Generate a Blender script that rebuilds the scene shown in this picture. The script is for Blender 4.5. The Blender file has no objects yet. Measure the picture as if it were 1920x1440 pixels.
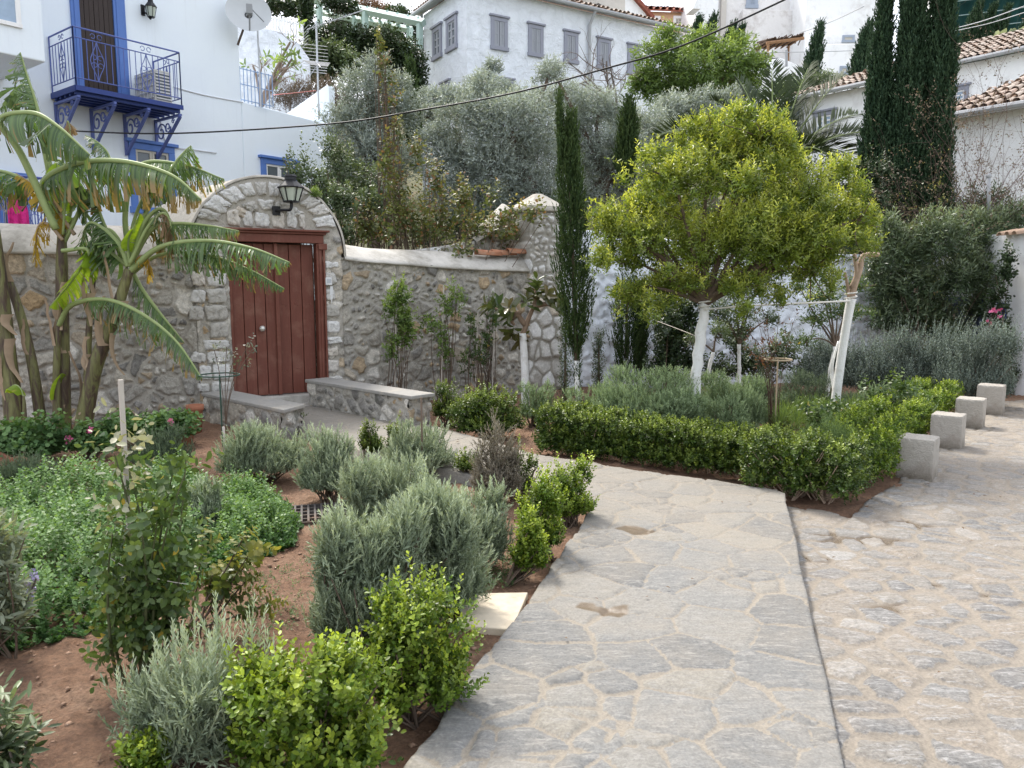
import bpy, bmesh, math, random
import numpy as np
from mathutils import Vector, Matrix

sin, cos, PI = math.sin, math.cos, math.pi
R = np.random.default_rng(7)
random.seed(7)
SC = bpy.context.scene
COL = SC.collection

# ------------------------------------------------------------------ camera model
FPX, PITCH, CAMZ = 1442.0, math.radians(7.2), 1.6
def ray(px, py):
    u = (px - 960) / FPX; v = (720 - py) / FPX
    return np.array([u, cos(PITCH) + v * sin(PITCH), v * cos(PITCH) - sin(PITCH)])
def P(px, py, d):
    r = ray(px, py)
    return np.array([0, 0, CAMZ]) + r * (d / r[1])
def G(px, py, z=0.0):
    r = ray(px, py)
    return np.array([0, 0, CAMZ]) + r * ((z - CAMZ) / r[2])

class Frame:
    """vertical facade frame: s along the wall, t outward towards the viewer, z up"""
    def __init__(self, p0, ang, flip=1):
        self.p0 = np.array([p0[0], p0[1], 0.0])
        a = math.radians(ang)
        self.d = np.array([sin(a), cos(a), 0.0])
        n = np.array([self.d[1], -self.d[0], 0.0])
        self.n = n * flip
    def pt(self, s, t, z):
        return self.p0 + self.d * s + self.n * t + np.array([0, 0, z])
    def px(self, px, py, t=0.0):
        r = ray(px, py); c = np.array([0, 0, CAMZ])
        k = np.dot(self.p0 + self.n * t - c, self.n) / np.dot(r, self.n)
        q = c + r * k - self.p0
        return float(np.dot(q, self.d)), float(q[2])

# ------------------------------------------------------------------ scene helpers
def meta(o, label=None, cat=None, group=None, kind=None):
    if label: o['label'] = label
    if cat: o['category'] = cat
    if group: o['group'] = group
    if kind: o['kind'] = kind
    return o
def thing(name, label, cat, loc=(0, 0, 0), group=None):
    o = bpy.data.objects.new(name, None); COL.objects.link(o)
    o.location = [float(c) for c in loc]; o.empty_display_size = .1
    return meta(o, label, cat, group)
def rootloc(o):
    l = np.zeros(3)
    while o is not None:
        l = l + np.array(o.location); o = o.parent
    return l
def link(name, me, m, root=None, smooth=False):
    ob = bpy.data.objects.new(name, me); COL.objects.link(ob)
    if root is not None: ob.parent = root
    if m is not None:
        for k in (m if isinstance(m, (list, tuple)) else [m]): me.materials.append(k)
    if smooth: me.polygons.foreach_set('use_smooth', np.ones(len(me.polygons), bool))
    return ob
def np_mesh(name, V, F, m, root=None, smooth=False, col=None, loc=None):
    """V (n,3) world coordinates, F list of int arrays (k,3)/(k,4)"""
    V = np.asarray(V, np.float32)
    off = rootloc(root) if root is not None else (np.array(loc) if loc is not None else np.zeros(3))
    me = bpy.data.meshes.new(name)
    F = [np.asarray(f, np.int32) for f in F if len(f)]
    nl = sum(f.size for f in F); nf = sum(len(f) for f in F)
    me.vertices.add(len(V)); me.loops.add(nl); me.polygons.add(nf)
    me.vertices.foreach_set('co', (V - off.astype(np.float32)).ravel())
    me.loops.foreach_set('vertex_index', np.concatenate([f.ravel() for f in F]))
    tot = np.concatenate([np.full(len(f), f.shape[1], np.int32) for f in F])
    st = np.concatenate([[0], np.cumsum(tot)[:-1]]).astype(np.int32)
    me.polygons.foreach_set('loop_start', st)
    me.update(calc_edges=True)
    if col is not None:
        a = me.color_attributes.new('st', 'FLOAT_COLOR', 'POINT')
        c = np.ones((len(V), 4), np.float32); c[:, :col.shape[1]] = col
        a.data.foreach_set('color', c.ravel())
    ob = link(name, me, m, root, smooth)
    if root is None and loc is not None: ob.location = [float(c) for c in loc]
    return ob

class MB:
    """collects hard-surface shapes in world coordinates"""
    def __init__(self): self.V = []; self.F = []
    def add(self, V, F):
        n = len(self.V)
        self.V += [tuple(map(float, v)) for v in V]
        self.F += [tuple(i + n for i in f) for f in F]; return self
    def hexa(self, b, t):
        return self.add(list(b) + list(t), [(3, 2, 1, 0), (4, 5, 6, 7), (0, 1, 5, 4), (1, 2, 6, 5), (2, 3, 7, 6), (3, 0, 4, 7)])
    def box(self, fr, s0, s1, t0, t1, z0, z1):
        q = lambda z: [fr.pt(s0, t0, z), fr.pt(s1, t0, z), fr.pt(s1, t1, z), fr.pt(s0, t1, z)]
        return self.hexa(q(z0), q(z1))
    def poly(self, fr, pts, t0, t1):
        """prism of a polygon (s,z) from t0 to t1"""
        n = len(pts)
        V = [fr.pt(s, t0, z) for s, z in pts] + [fr.pt(s, t1, z) for s, z in pts]
        return self.add(V, [tuple(range(n)), tuple(range(2 * n - 1, n - 1, -1))] + [(i, (i + 1) % n, n + (i + 1) % n, n + i) for i in range(n)])
    def prism(self, pts, z0, z1):
        n = len(pts)
        V = [(p[0], p[1], z0) for p in pts] + [(p[0], p[1], z1) for p in pts]
        return self.add(V, [tuple(range(n - 1, -1, -1)), tuple(range(n, 2 * n))] + [(i, (i + 1) % n, n + (i + 1) % n, n + i) for i in range(n)])
    def tube(self, pts, r, n=6, cap=True):
        V, F = tube(pts, r, n, cap); return self.add(V, F)
    def lathe(self, c, prof, n=16, sx=1, sy=1):
        V = []; F = []
        for (r, z) in prof:
            for k in range(n):
                a = 2 * PI * k / n; V.append((c[0] + r * cos(a) * sx, c[1] + r * sin(a) * sy, c[2] + z))
        for i in range(len(prof) - 1):
            for k in range(n):
                F.append((i * n + k, i * n + (k + 1) % n, (i + 1) * n + (k + 1) % n, (i + 1) * n + k))
        F.append(tuple(range(n - 1, -1, -1))); F.append(tuple(range((len(prof) - 1) * n, len(prof) * n)))
        return self.add(V, F)
    def ball(self, c, r, n=10):
        return self.lathe((c[0], c[1], c[2] - r), [(r * sin(PI * k / n) + 1e-4, r - r * cos(PI * k / n)) for k in range(n + 1)], 12)
    def build(self, name, m, root=None, smooth=False, bevel=0, loc=None, seg=2):
        off = rootloc(root) if root is not None else (np.array(loc) if loc is not None else np.zeros(3))
        me = bpy.data.meshes.new(name)
        me.from_pydata([tuple(np.array(v) - off) for v in self.V], [], self.F)
        bm = bmesh.new(); bm.from_mesh(me); bmesh.ops.recalc_face_normals(bm, faces=bm.faces); bm.to_mesh(me); bm.free()
        ob = link(name, me, m, root, smooth)
        if root is None and loc is not None: ob.location = [float(c) for c in loc]
        if bevel:
            b = ob.modifiers.new('bevel', 'BEVEL'); b.width = bevel; b.segments = seg; b.limit_method = 'ANGLE'
        return ob

def tube(pts, r, n=6, cap=True):
    pts = np.asarray(pts, float); m = len(pts)
    r = np.full(m, r, float) if np.isscalar(r) else np.interp(np.linspace(0, 1, m), np.linspace(0, 1, len(r)), r)
    T = np.gradient(pts, axis=0); T /= np.linalg.norm(T, axis=1)[:, None] + 1e-9
    up = np.array([0, 0, 1.]) if abs(T[0][2]) < .9 else np.array([1., 0, 0])
    V = []
    a0 = np.cross(T[0], up); a0 /= np.linalg.norm(a0)
    for i in range(m):
        a0 = a0 - T[i] * np.dot(a0, T[i]); a0 /= np.linalg.norm(a0) + 1e-9
        b0 = np.cross(T[i], a0)
        for k in range(n):
            an = 2 * PI * k / n
            V.append(pts[i] + (a0 * cos(an) + b0 * sin(an)) * r[i])
    F = [(i * n + k, i * n + (k + 1) % n, (i + 1) * n + (k + 1) % n, (i + 1) * n + k) for i in range(m - 1) for k in range(n)]
    if cap: F += [tuple(range(n - 1, -1, -1)), tuple(range((m - 1) * n, m * n))]
    return V, F
def bez(a, b, c, n=6):
    t = np.linspace(0, 1, n)[:, None]; a, b, c = (np.asarray(q, float) for q in (a, b, c))
    return a * (1 - t) ** 2 + b * 2 * t * (1 - t) + c * t * t
def smooth_path(pts, n=10):
    """Catmull-Rom through pts"""
    p = np.asarray(pts, float); p = np.vstack([2 * p[0] - p[1], p, 2 * p[-1] - p[-2]]); out = []
    for i in range(1, len(p) - 2):
        for t in np.linspace(0, 1, n, endpoint=False):
            out.append(.5 * ((2 * p[i]) + (-p[i - 1] + p[i + 1]) * t + (2 * p[i - 1] - 5 * p[i] + 4 * p[i + 1] - p[i + 2]) * t * t + (-p[i - 1] + 3 * p[i] - 3 * p[i + 1] + p[i + 2]) * t ** 3))
    out.append(p[-2]); return np.array(out)

# ------------------------------------------------------------------ materials
def nodes(name):
    m = bpy.data.materials.new(name); m.use_nodes = True
    nt = m.node_tree; nt.nodes.clear()
    out = nt.nodes.new('ShaderNodeOutputMaterial')
    bs = nt.nodes.new('ShaderNodeBsdfPrincipled'); nt.links.new(bs.outputs[0], out.inputs[0])
    return m, nt, bs, out
def N(nt, t, **kw):
    n = nt.nodes.new('ShaderNode' + t)
    for k, v in kw.items():
        if k in n.inputs.keys(): n.inputs[k].default_value = v
        else: setattr(n, k, v)
    return n
def rgba(c): return (c[0], c[1], c[2], 1)
def mixc(nt, fac, a, b, mode='MIX'):
    n = nt.nodes.new('ShaderNodeMix'); n.data_type = 'RGBA'; n.blend_type = mode
    for sock, val in ((n.inputs[0], fac), (n.inputs[6], a), (n.inputs[7], b)):
        if hasattr(val, 'links') or isinstance(val, bpy.types.NodeSocket): nt.links.new(val, sock)
        else: sock.default_value = val if not isinstance(val, (tuple, list)) else rgba(val)
    return n.outputs[2]
def ramp(nt, fac, stops):
    n = nt.nodes.new('ShaderNodeValToRGB'); e = n.color_ramp.elements
    while len(e) < len(stops): e.new(.5)
    for el, (p, c) in zip(e, stops): el.position = p; el.color = rgba(c) if not np.isscalar(c) else (c, c, c, 1)
    nt.links.new(fac, n.inputs[0]); return n.outputs[0]
def noise(nt, scale, detail=4, rough=.6, vec=None, dist=0):
    n = N(nt, 'TexNoise', Scale=scale, Detail=detail, Roughness=rough, Distortion=dist)
    if vec is None:
        tc = nt.nodes.get('TC') or N(nt, 'TexCoord'); tc.name = 'TC'; vec = tc.outputs['Object']
    nt.links.new(vec, n.inputs['Vector']); return n.outputs[0]
def bump(nt, bs, h, strength=.3, dist=.02):
    b = N(nt, 'Bump', Strength=strength, Distance=dist); nt.links.new(h, b.inputs['Height'])
    nt.links.new(b.outputs[0], bs.inputs['Normal']); return b
def mat(name, col, rough=.75, var=.15, scale=6, bstr=0, bscale=40, metal=0, spec=.3, stain=None, sscale=1.5, bdist=.01, smin=.5, smax=.72):
    m, nt, bs, _ = nodes(name)
    f = noise(nt, scale, 5)
    c = mixc(nt, f, tuple(x * (1 - var) for x in col), tuple(min(1, x * (1 + var)) for x in col))
    if stain is not None:
        s = ramp(nt, noise(nt, sscale, 6, .7), [(smin, 0.), (smax, 1.)])
        c = mixc(nt, s, c, stain)
    nt.links.new(c, bs.inputs['Base Color'])
    bs.inputs['Roughness'].default_value = rough; bs.inputs['Metallic'].default_value = metal
    bs.inputs['Specular IOR Level'].default_value = spec
    if bstr: bump(nt, bs, noise(nt, bscale, 6, .65), bstr, bdist)
    return m
def plaster(name, col, drip, amount=.5, bst=.25, bsc=10):
    m, nt, bs, _ = nodes(name); n = noise(nt, 1.6, 5, .6)
    c = mixc(nt, n, tuple(x * .95 for x in col), tuple(min(.95, x * 1.04) for x in col))
    mp = N(nt, 'Mapping'); mp.inputs['Scale'].default_value = (5, 5, .35); nt.links.new(nt.nodes['TC'].outputs['Object'], mp.inputs[0])
    c = mixc(nt, ramp(nt, noise(nt, 1.5, 7, .75, mp.outputs[0], .3), [(.56, 0.), (.78, amount)]), c, drip)
    c = mixc(nt, ramp(nt, noise(nt, .8, 8, .75), [(.55, 0.), (.75, amount * .7)]), c, tuple(x * 1.08 for x in drip))
    nt.links.new(c, bs.inputs['Base Color']); bs.inputs['Roughness'].default_value = .9; bs.inputs['Specular IOR Level'].default_value = .2
    bump(nt, bs, noise(nt, bsc, 7, .7), bst, .02); return m
def stone_mat(name, stops, mortar, fine=25, bstr=.6, tint=(.55, 1.25), dust=None, mvar=.2, moss=None, streak=0, spec=.25, rough=.85, speck=0, ypale=None, wet=None):
    """attribute 'st': r stone random, g mortar mask, b second random"""
    m, nt, bs, _ = nodes(name)
    at = N(nt, 'Attribute', attribute_name='st'); sp = N(nt, 'SeparateColor'); nt.links.new(at.outputs[0], sp.inputs[0])
    c = ramp(nt, sp.outputs[0], stops)
    f1 = noise(nt, fine, 7, .72, dist=.6)
    k = ramp(nt, f1, [(.25, tint[0]), (.75, tint[1])])
    c = mixc(nt, 1.0, c, k, 'MULTIPLY')
    if streak:
        tc = nt.nodes.get('TC'); mp = N(nt, 'Mapping'); mp.inputs['Scale'].default_value = (1, 4.5, 4)
        mp.inputs['Rotation'].default_value = (0, 0, .35)
        nt.links.new(tc.outputs['Object'], mp.inputs['Vector'])
        s = ramp(nt, noise(nt, 9, 8, .78, mp.outputs[0], 1.2), [(.5, 0.), (.62, 1.)])
        c = mixc(nt, s, c, streak)
    mo = mixc(nt, noise(nt, 9, 5), tuple(x * (1 - mvar) for x in mortar), tuple(x * (1 + mvar) for x in mortar))
    g2 = N(nt, 'Math', operation='ADD'); nt.links.new(sp.outputs[1], g2.inputs[0])
    nz = N(nt, 'MapRange'); nt.links.new(noise(nt, 45, 6, .7), nz.inputs[0])
    nz.inputs[1].default_value = .3; nz.inputs[2].default_value = .7; nz.inputs[3].default_value = -.28; nz.inputs[4].default_value = .28
    nt.links.new(nz.outputs[0], g2.inputs[1])
    gm = ramp(nt, g2.outputs[0], [(.35, 0.), (.65, 1.)])
    c = mixc(nt, gm, c, mo)
    if dust is not None:
        dn = noise(nt, dust[1], 6, .7)
        if ypale:  # pale colour spreads further as y grows
            sx = N(nt, 'SeparateXYZ'); nt.links.new(nt.nodes['TC'].outputs['Object'], sx.inputs[0]); mr = N(nt, 'MapRange'); nt.links.new(sx.outputs[1], mr.inputs[0])
            mr.inputs[1].default_value, mr.inputs[2].default_value, mr.inputs[3].default_value, mr.inputs[4].default_value = ypale[0], ypale[1], 0, ypale[2]
            ad = N(nt, 'Math', operation='ADD'); nt.links.new(dn, ad.inputs[0]); nt.links.new(mr.outputs[0], ad.inputs[1]); dn = ad.outputs[0]
        d = ramp(nt, dn, [(dust[2], 0.), (dust[3], dust[4])])
        c = mixc(nt, d, c, dust[0])
    if speck:
        c = mixc(nt, 1.0, c, ramp(nt, noise(nt, speck, 3, .7), [(.3, .80), (.7, 1.18)]), 'MULTIPLY')
        c = mixc(nt, ramp(nt, noise(nt, speck * .35, 6, .8), [(.62, 0.), (.72, .4)]), c, tuple(x * .5 for x in mortar))
    if wet:
        wm = ramp(nt, at.outputs['Alpha'], [(.25, 0.), (.6, .9)]); c = mixc(nt, wm, c, wet)
        rr = N(nt, 'MapRange'); nt.links.new(wm, rr.inputs[0]); rr.inputs[3].default_value = rough; rr.inputs[4].default_value = .22; nt.links.new(rr.outputs[0], bs.inputs['Roughness'])
    if moss is not None:
        d = ramp(nt, noise(nt, moss[1], 6, .75), [(moss[2], 0.), (moss[2] + .12, .8)])
        c = mixc(nt, d, c, moss[0])
    nt.links.new(c, bs.inputs['Base Color']); bs.inputs['Roughness'].default_value = rough
    bs.inputs['Specular IOR Level'].default_value = spec
    bump(nt, bs, f1, bstr, .015)
    return m
def leaf_mat(name, dark, light, tip=None, trans=.3, rough=.5, spec=.35, tcol=None, dead=None, dead_at=.93):
    """attribute 'st': r leaf random, g tip weight, b shoot random"""
    m, nt, bs, out = nodes(name)
    at = N(nt, 'Attribute', attribute_name='st'); sp = N(nt, 'SeparateColor'); nt.links.new(at.outputs[0], sp.inputs[0])
    mx = N(nt, 'Math', operation='MULTIPLY_ADD'); nt.links.new(sp.outputs[0], mx.inputs[0]); mx.inputs[1].default_value = .5
    m2 = N(nt, 'Math', operation='MULTIPLY'); nt.links.new(sp.outputs[2], m2.inputs[0]); m2.inputs[1].default_value = .5
    nt.links.new(m2.outputs[0], mx.inputs[2])
    c = mixc(nt, mx.outputs[0], dark, light)  # random tone per leaf; dark end stands in for shade between leaves
    if tip is not None: c = mixc(nt, sp.outputs[1], c, tip)
    if dead is not None: c = mixc(nt, ramp(nt, sp.outputs[0], [(dead_at, 0.), (min(1, dead_at + .02), 1.)]), c, dead)
    nt.links.new(c, bs.inputs['Base Color']); bs.inputs['Roughness'].default_value = rough
    bs.inputs['Specular IOR Level'].default_value = spec
    if trans:
        tr = N(nt, 'BsdfTranslucent')
        tc = mixc(nt, 1.0, c, tcol or (1.5, 1.45, .7), 'MULTIPLY'); nt.links.new(tc, tr.inputs[0])
        mx = N(nt, 'MixShader'); mx.inputs[0].default_value = trans
        nt.links.new(bs.outputs[0], mx.inputs[1]); nt.links.new(tr.outputs[0], mx.inputs[2]); nt.links.new(mx.outputs[0], out.inputs[0])
    return m

# ------------------------------------------------------------------ stones
def hsh(i, j, seed, k):
    h = (i.astype(np.int64) * 73856093) ^ (j.astype(np.int64) * 19349663) ^ (seed * 83492791 + k * 2654435)
    h = (h ^ (h >> 13)) * 1274126177 & 0x7fffffff
    h = (h ^ (h >> 16)) * 668265263 & 0x7fffffff
    return ((h >> 7) & 0xffff) / 65535.0
def vnoise(x, y, seed=0):
    xi = np.floor(x); yi = np.floor(y); fx = x - xi; fy = y - yi
    fx = fx * fx * (3 - 2 * fx); fy = fy * fy * (3 - 2 * fy)
    a = hsh(xi, yi, seed, 1); b = hsh(xi + 1, yi, seed, 1); c = hsh(xi, yi + 1, seed, 1); d = hsh(xi + 1, yi + 1, seed, 1)
    return (a * (1 - fx) + b * fx) * (1 - fy) + (c * (1 - fx) + d * fx) * fy
def fbm(x, y, seed=0, o=4):
    s = 0; a = .5
    for k in range(o): s = s + a * vnoise(x * 2 ** k, y * 2 ** k, seed + k); a *= .5
    return s
def voro(u, v, cu, cv, seed, jit=.8, warp=.0, wf=8.0):
    if warp:
        du = (fbm(u * wf, v * wf, seed + 50) - .5) * warp; dv = (fbm(u * wf, v * wf, seed + 90) - .5) * warp
        u = u + du; v = v + dv
    iu = np.floor(u / cu); iv = np.floor(v / cv)
    best = np.full(u.shape, 1e9); bi = np.zeros(u.shape); bj = np.zeros(u.shape); bx = np.zeros(u.shape); by = np.zeros(u.shape)
    def seedpt(i, j):
        off = .5 * (np.mod(j, 2))
        return (i + .5 + (hsh(i, j, seed, 2) - .5) * jit + off) * cu, (j + .5 + (hsh(i, j, seed, 3) - .5) * jit) * cv
    rng = [(a, b) for a in (-2, -1, 0, 1) for b in (-2, -1, 0, 1, 2)]
    for a, b in rng:
        i = iu + a; j = iv + b; sx, sy = seedpt(i, j); d = (u - sx) ** 2 + (v - sy) ** 2
        k = d < best; best = np.where(k, d, best); bi = np.where(k, i, bi); bj = np.where(k, j, bj); bx = np.where(k, sx, bx); by = np.where(k, sy, by)
    edge = np.full(u.shape, 1e9)
    for a in (-2, -1, 0, 1, 2):
        for b in (-2, -1, 0, 1, 2):
            i = bi + a; j = bj + b; sx, sy = seedpt(i, j)
            ex = sx - bx; ey = sy - by; L = np.hypot(ex, ey); same = L < 1e-6
            dd = ((sx + bx) / 2 - u) * ex + ((sy + by) / 2 - v) * ey
            edge = np.where(same, edge, np.minimum(edge, dd / np.where(same, 1, L)))
    return hsh(bi, bj, seed, 5), hsh(bi, bj, seed, 6), edge, np.stack([u - bx, v - by])
def sstep(a, b, x):
    t = np.clip((x - a) / (b - a), 0, 1); return t * t * (3 - 2 * t)
def in_poly(x, y, poly):
    poly = np.asarray(poly); c = np.zeros(x.shape, bool); n = len(poly); j = n - 1
    for i in range(n):
        xi, yi = poly[i]; xj, yj = poly[j]
        k = ((yi > y) != (yj > y)) & (x < (xj - xi) * (y - yi) / (yj - yi + 1e-12) + xi)
        c ^= k; j = i
    return c
def near_poly(x, y, poly):
    poly = np.asarray(poly); bd = np.full(x.shape, 1e9); bx = x.copy(); by = y.copy(); n = len(poly)
    for i in range(n):
        a = poly[i]; b = poly[(i + 1) % n]; e = b - a; L = np.dot(e, e) + 1e-12
        t = np.clip(((x - a[0]) * e[0] + (y - a[1]) * e[1]) / L, 0, 1); qx = a[0] + e[0] * t; qy = a[1] + e[1] * t
        d = (x - qx) ** 2 + (y - qy) ** 2; k = d < bd
        bd = np.where(k, d, bd); bx = np.where(k, qx, bx); by = np.where(k, qy, by)
    return bx, by, np.sqrt(bd)
def stone_sheet(name, poly, res, surf, m, place, skirt=None, root=None, loc=None, smooth=True):
    """grid clipped to poly (u,v); surf(u,v)->(height, col(n,3)); place(u,v,h)->world (n,3); skirt: world offset of the border skirt"""
    poly = np.asarray(poly, float)
    u0, v0 = poly.min(0); u1, v1 = poly.max(0)
    nu = int((u1 - u0) / res) + 2; nv = int((v1 - v0) / res) + 2
    U, Vv = np.meshgrid(u0 + np.arange(nu) * res, v0 + np.arange(nv) * res, indexing='ij')
    uc = U[:-1, :-1] + res / 2; vc = Vv[:-1, :-1] + res / 2
    keep = in_poly(uc, vc, poly)
    idx = np.arange(nu * nv).reshape(nu, nv)
    Q = np.stack([idx[:-1, :-1], idx[1:, :-1], idx[1:, 1:], idx[:-1, 1:]], -1)[keep]
    cnt = np.bincount(Q.ravel(), minlength=nu * nv)
    used = cnt > 0; bd = used & (cnt < 4)
    u = U.ravel().copy(); v = Vv.ravel().copy()
    qx, qy, _ = near_poly(u[bd], v[bd], poly); u[bd] = qx; v[bd] = qy
    remap = -np.ones(nu * nv, int); remap[used] = np.arange(used.sum()); Q = remap[Q]
    u = u[used]; v = v[used]; bdl = bd[used]
    h, col = surf(u, v)
    W = place(u, v, h)
    F = [Q]
    if skirt is not None:
        E = np.concatenate([Q[:, [0, 1]], Q[:, [1, 2]], Q[:, [2, 3]], Q[:, [3, 0]]])
        key = np.minimum(E[:, 0], E[:, 1]) * 10000000 + np.maximum(E[:, 0], E[:, 1])
        _, inv, c = np.unique(key, return_inverse=True, return_counts=True)
        B = E[c[inv] == 1]
        vi = np.unique(B); mp = -np.ones(len(W), int); mp[vi] = np.arange(len(vi)) + len(W)
        W = np.vstack([W, W[vi] + np.asarray(skirt)]); col = np.vstack([col, col[vi]])
        F.append(np.stack([B[:, 1], B[:, 0], mp[B[:, 0]], mp[B[:, 1]]], -1))
    return np_mesh(name, W, F, m, root, smooth, col, loc)

# ------------------------------------------------------------------ foliage
def nrm(a): return a / (np.linalg.norm(a, axis=-1, keepdims=True) + 1e-9)
def leaf_geo(Pp, D, Nn, L, W, hexa=False, fold=.25, curl=0.0):
    n = len(Pp); B = np.cross(D, Nn); L = L[:, None]; W = W[:, None]
    if not hexa:
        a = Pp; m1 = Pp + D * L * .5 + B * W * .5 + Nn * W * fold; tp = Pp + D * L - Nn * L * curl; m2 = Pp + D * L * .5 - B * W * .5 + Nn * W * fold
        V = np.stack([a, m1, tp, m2], 1).reshape(-1, 3); k = np.arange(n) * 4
        return V, np.stack([k, k + 1, k + 2, k + 3], -1), 4
    a = Pp; tp = Pp + D * L - Nn * L * curl
    l1 = Pp + D * L * .33 + B * W * .42 + Nn * W * fold; l2 = Pp + D * L * .72 + B * W * .42 + Nn * (W * fold - L * curl * .4)
    r1 = Pp + D * L * .33 - B * W * .42 + Nn * W * fold; r2 = Pp + D * L * .72 - B * W * .42 + Nn * (W * fold - L * curl * .4)
    V = np.stack([a, l1, l2, tp, r2, r1], 1).reshape(-1, 3); k = np.arange(n) * 6
    Q = np.concatenate([np.stack([k, k + 1, k + 2, k + 3], -1), np.stack([k, k + 3, k + 4, k + 5], -1)])
    return V, Q, 6
def shoots(base, dr, ln, st, rng, tipw=None):
    """leaves set around shoots. st: style dict"""
    S = len(base); L = st['n']
    k = np.arange(L)[None, :]
    t = st.get('t0', .1) + (1 - st.get('t0', .1)) * (k + rng.uniform(-.3, .3, (S, L))) / max(L - 1, 1)
    az = 2.4 * k + rng.uniform(0, 6.28, (S, 1)) + rng.uniform(-.4, .4, (S, L))
    if st.get('pair'): az = (k // 2) * 1.57 + (k % 2) * PI + rng.uniform(0, 6.28, (S, 1)) + rng.uniform(-.25, .25, (S, L))
    up = np.where(np.abs(dr[:, 2:3]) < .9, np.array([[0, 0, 1.]]), np.array([[1., 0, 0]]))
    e1 = nrm(np.cross(dr, up)); e2 = np.cross(dr, e1)
    rad = e1[:, None] * np.cos(az)[..., None] + e2[:, None] * np.sin(az)[..., None]
    ang = np.radians(st['ang']) * (1.15 - .45 * np.clip(t, 0, 1)) + rng.normal(0, .17, (S, L))
    D = dr[:, None] * np.cos(ang)[..., None] + rad * np.sin(ang)[..., None]
    if st.get('droop'): D[..., 2] -= st['droop'] * rng.uniform(.4, 1.2, (S, L))
    if st.get('jit'): D = D + rng.normal(0, st['jit'], D.shape)
    D = nrm(D)
    Nn = dr[:, None] * np.sin(ang)[..., None] - rad * np.cos(ang)[..., None]
    Nn = nrm(Nn - D * np.sum(Nn * D, -1, keepdims=True))
    bend = st.get('bend', 0.0)
    pos = base[:, None] + dr[:, None] * (ln[:, None] * t)[..., None]
    if bend: pos[..., 2] -= bend * ln[:, None] * t ** 2
    sz = rng.uniform(.7, 1.15, (S, L)) * (1 - .35 * np.clip(t, 0, 1) ** 3)
    LL = st['len'] * sz; WW = st['wid'] * sz
    V, F, q = leaf_geo(pos.reshape(-1, 3), D.reshape(-1, 3), Nn.reshape(-1, 3), LL.ravel(), WW.ravel(), st.get('hexa', False), st.get('fold', .2), st.get('curl', 0.))
    rv = rng.uniform(0, 1, (S, L)); sv = np.repeat(rng.uniform(0, 1, (S, 1)), L, 1)
    tw = np.zeros((S, L)) if tipw is None else np.clip(tipw[:, None] * (.25 + .75 * np.clip(t, 0, 1)), 0, 1)
    col = np.repeat(np.stack([rv, tw, sv], -1).reshape(-1, 3), q, 0)
    return V, F, col
def lobes_sample(lobes, n, rng, inner=.35, low=-.25, lump=.16):
    c = np.array([l[0] for l in lobes], float); r = np.array([l[1] if not np.isscalar(l[1]) else (l[1],) * 3 for l in lobes], float)
    w = np.prod(r, 1) ** .72; w /= w.sum()
    li = rng.choice(len(lobes), n, p=w)
    d = nrm(rng.normal(0, 1, (n, 3)))
    fl = (d[:, 2] < low); d[fl, 2] *= -rng.choice([1, .4], fl.sum())
    d = nrm(d)
    fr = np.cbrt(rng.uniform(inner ** 3, 1, n))
    ph = rng.uniform(0, 6.28, (len(lobes), 4))[li]
    lm = 1 + lump * (np.sin(3.1 * d[:, 0] + 2.2 * d[:, 2] + ph[:, 0]) + np.sin(4.3 * d[:, 1] - 3.3 * d[:, 2] + ph[:, 1]) + .7 * np.sin(7 * d[:, 0] - 5 * d[:, 1] + ph[:, 2])) * .6
    tip = c[li] + d * r[li] * (fr * lm)[:, None]
    return tip, d, fr, li
def foliage(lobes, n, st, rng, base=np.zeros(3)):
    tip, d, fr, li = lobes_sample(lobes, n, rng, st.get('inner', .35), st.get('low', -.25), st.get('lump', .16))
    wo, wu, wr = st['w']
    dr = nrm(d * wo + np.array([0, 0, wu]) + rng.normal(0, wr, (n, 3)))
    ln = st['slen'] * rng.uniform(.65, 1.2, n)
    b = tip - dr * ln[:, None] * .8 + base
    tw = np.clip((fr - .55) / .45, 0, 1) * np.clip(.35 + .75 * d[:, 2], 0, 1) * rng.uniform(.3, 1.1, n)
    zmin = base[2] + .02
    b[:, 2] = np.maximum(b[:, 2], zmin)
    V, F, col = shoots(b, dr, ln, st, rng, tw)
    return V, F, col, b
def twigs(root, ends, rng, r0=.01, n=5, sides=4, lift=.5):
    Vs = []; Fs = []; o = 0
    root = np.asarray(root, float)
    for e in ends:
        r_ = root if root.ndim == 1 else root[rng.integers(len(root))]
        mid = r_ * .5 + e * .5; mid[2] = r_[2] * (1 - lift) + e[2] * lift; mid[:2] = mid[:2] * .6 + r_[:2] * .4; mid = mid + rng.normal(0, .04, 3) * np.linalg.norm(e - r_)
        v, f = tube(bez(r_, mid, e, n), [r0, r0 * .35], sides, False)
        Vs.append(np.array(v)); Fs.append(np.array(f) + o); o += len(v)
    return np.vstack(Vs), np.vstack(Fs)
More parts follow.
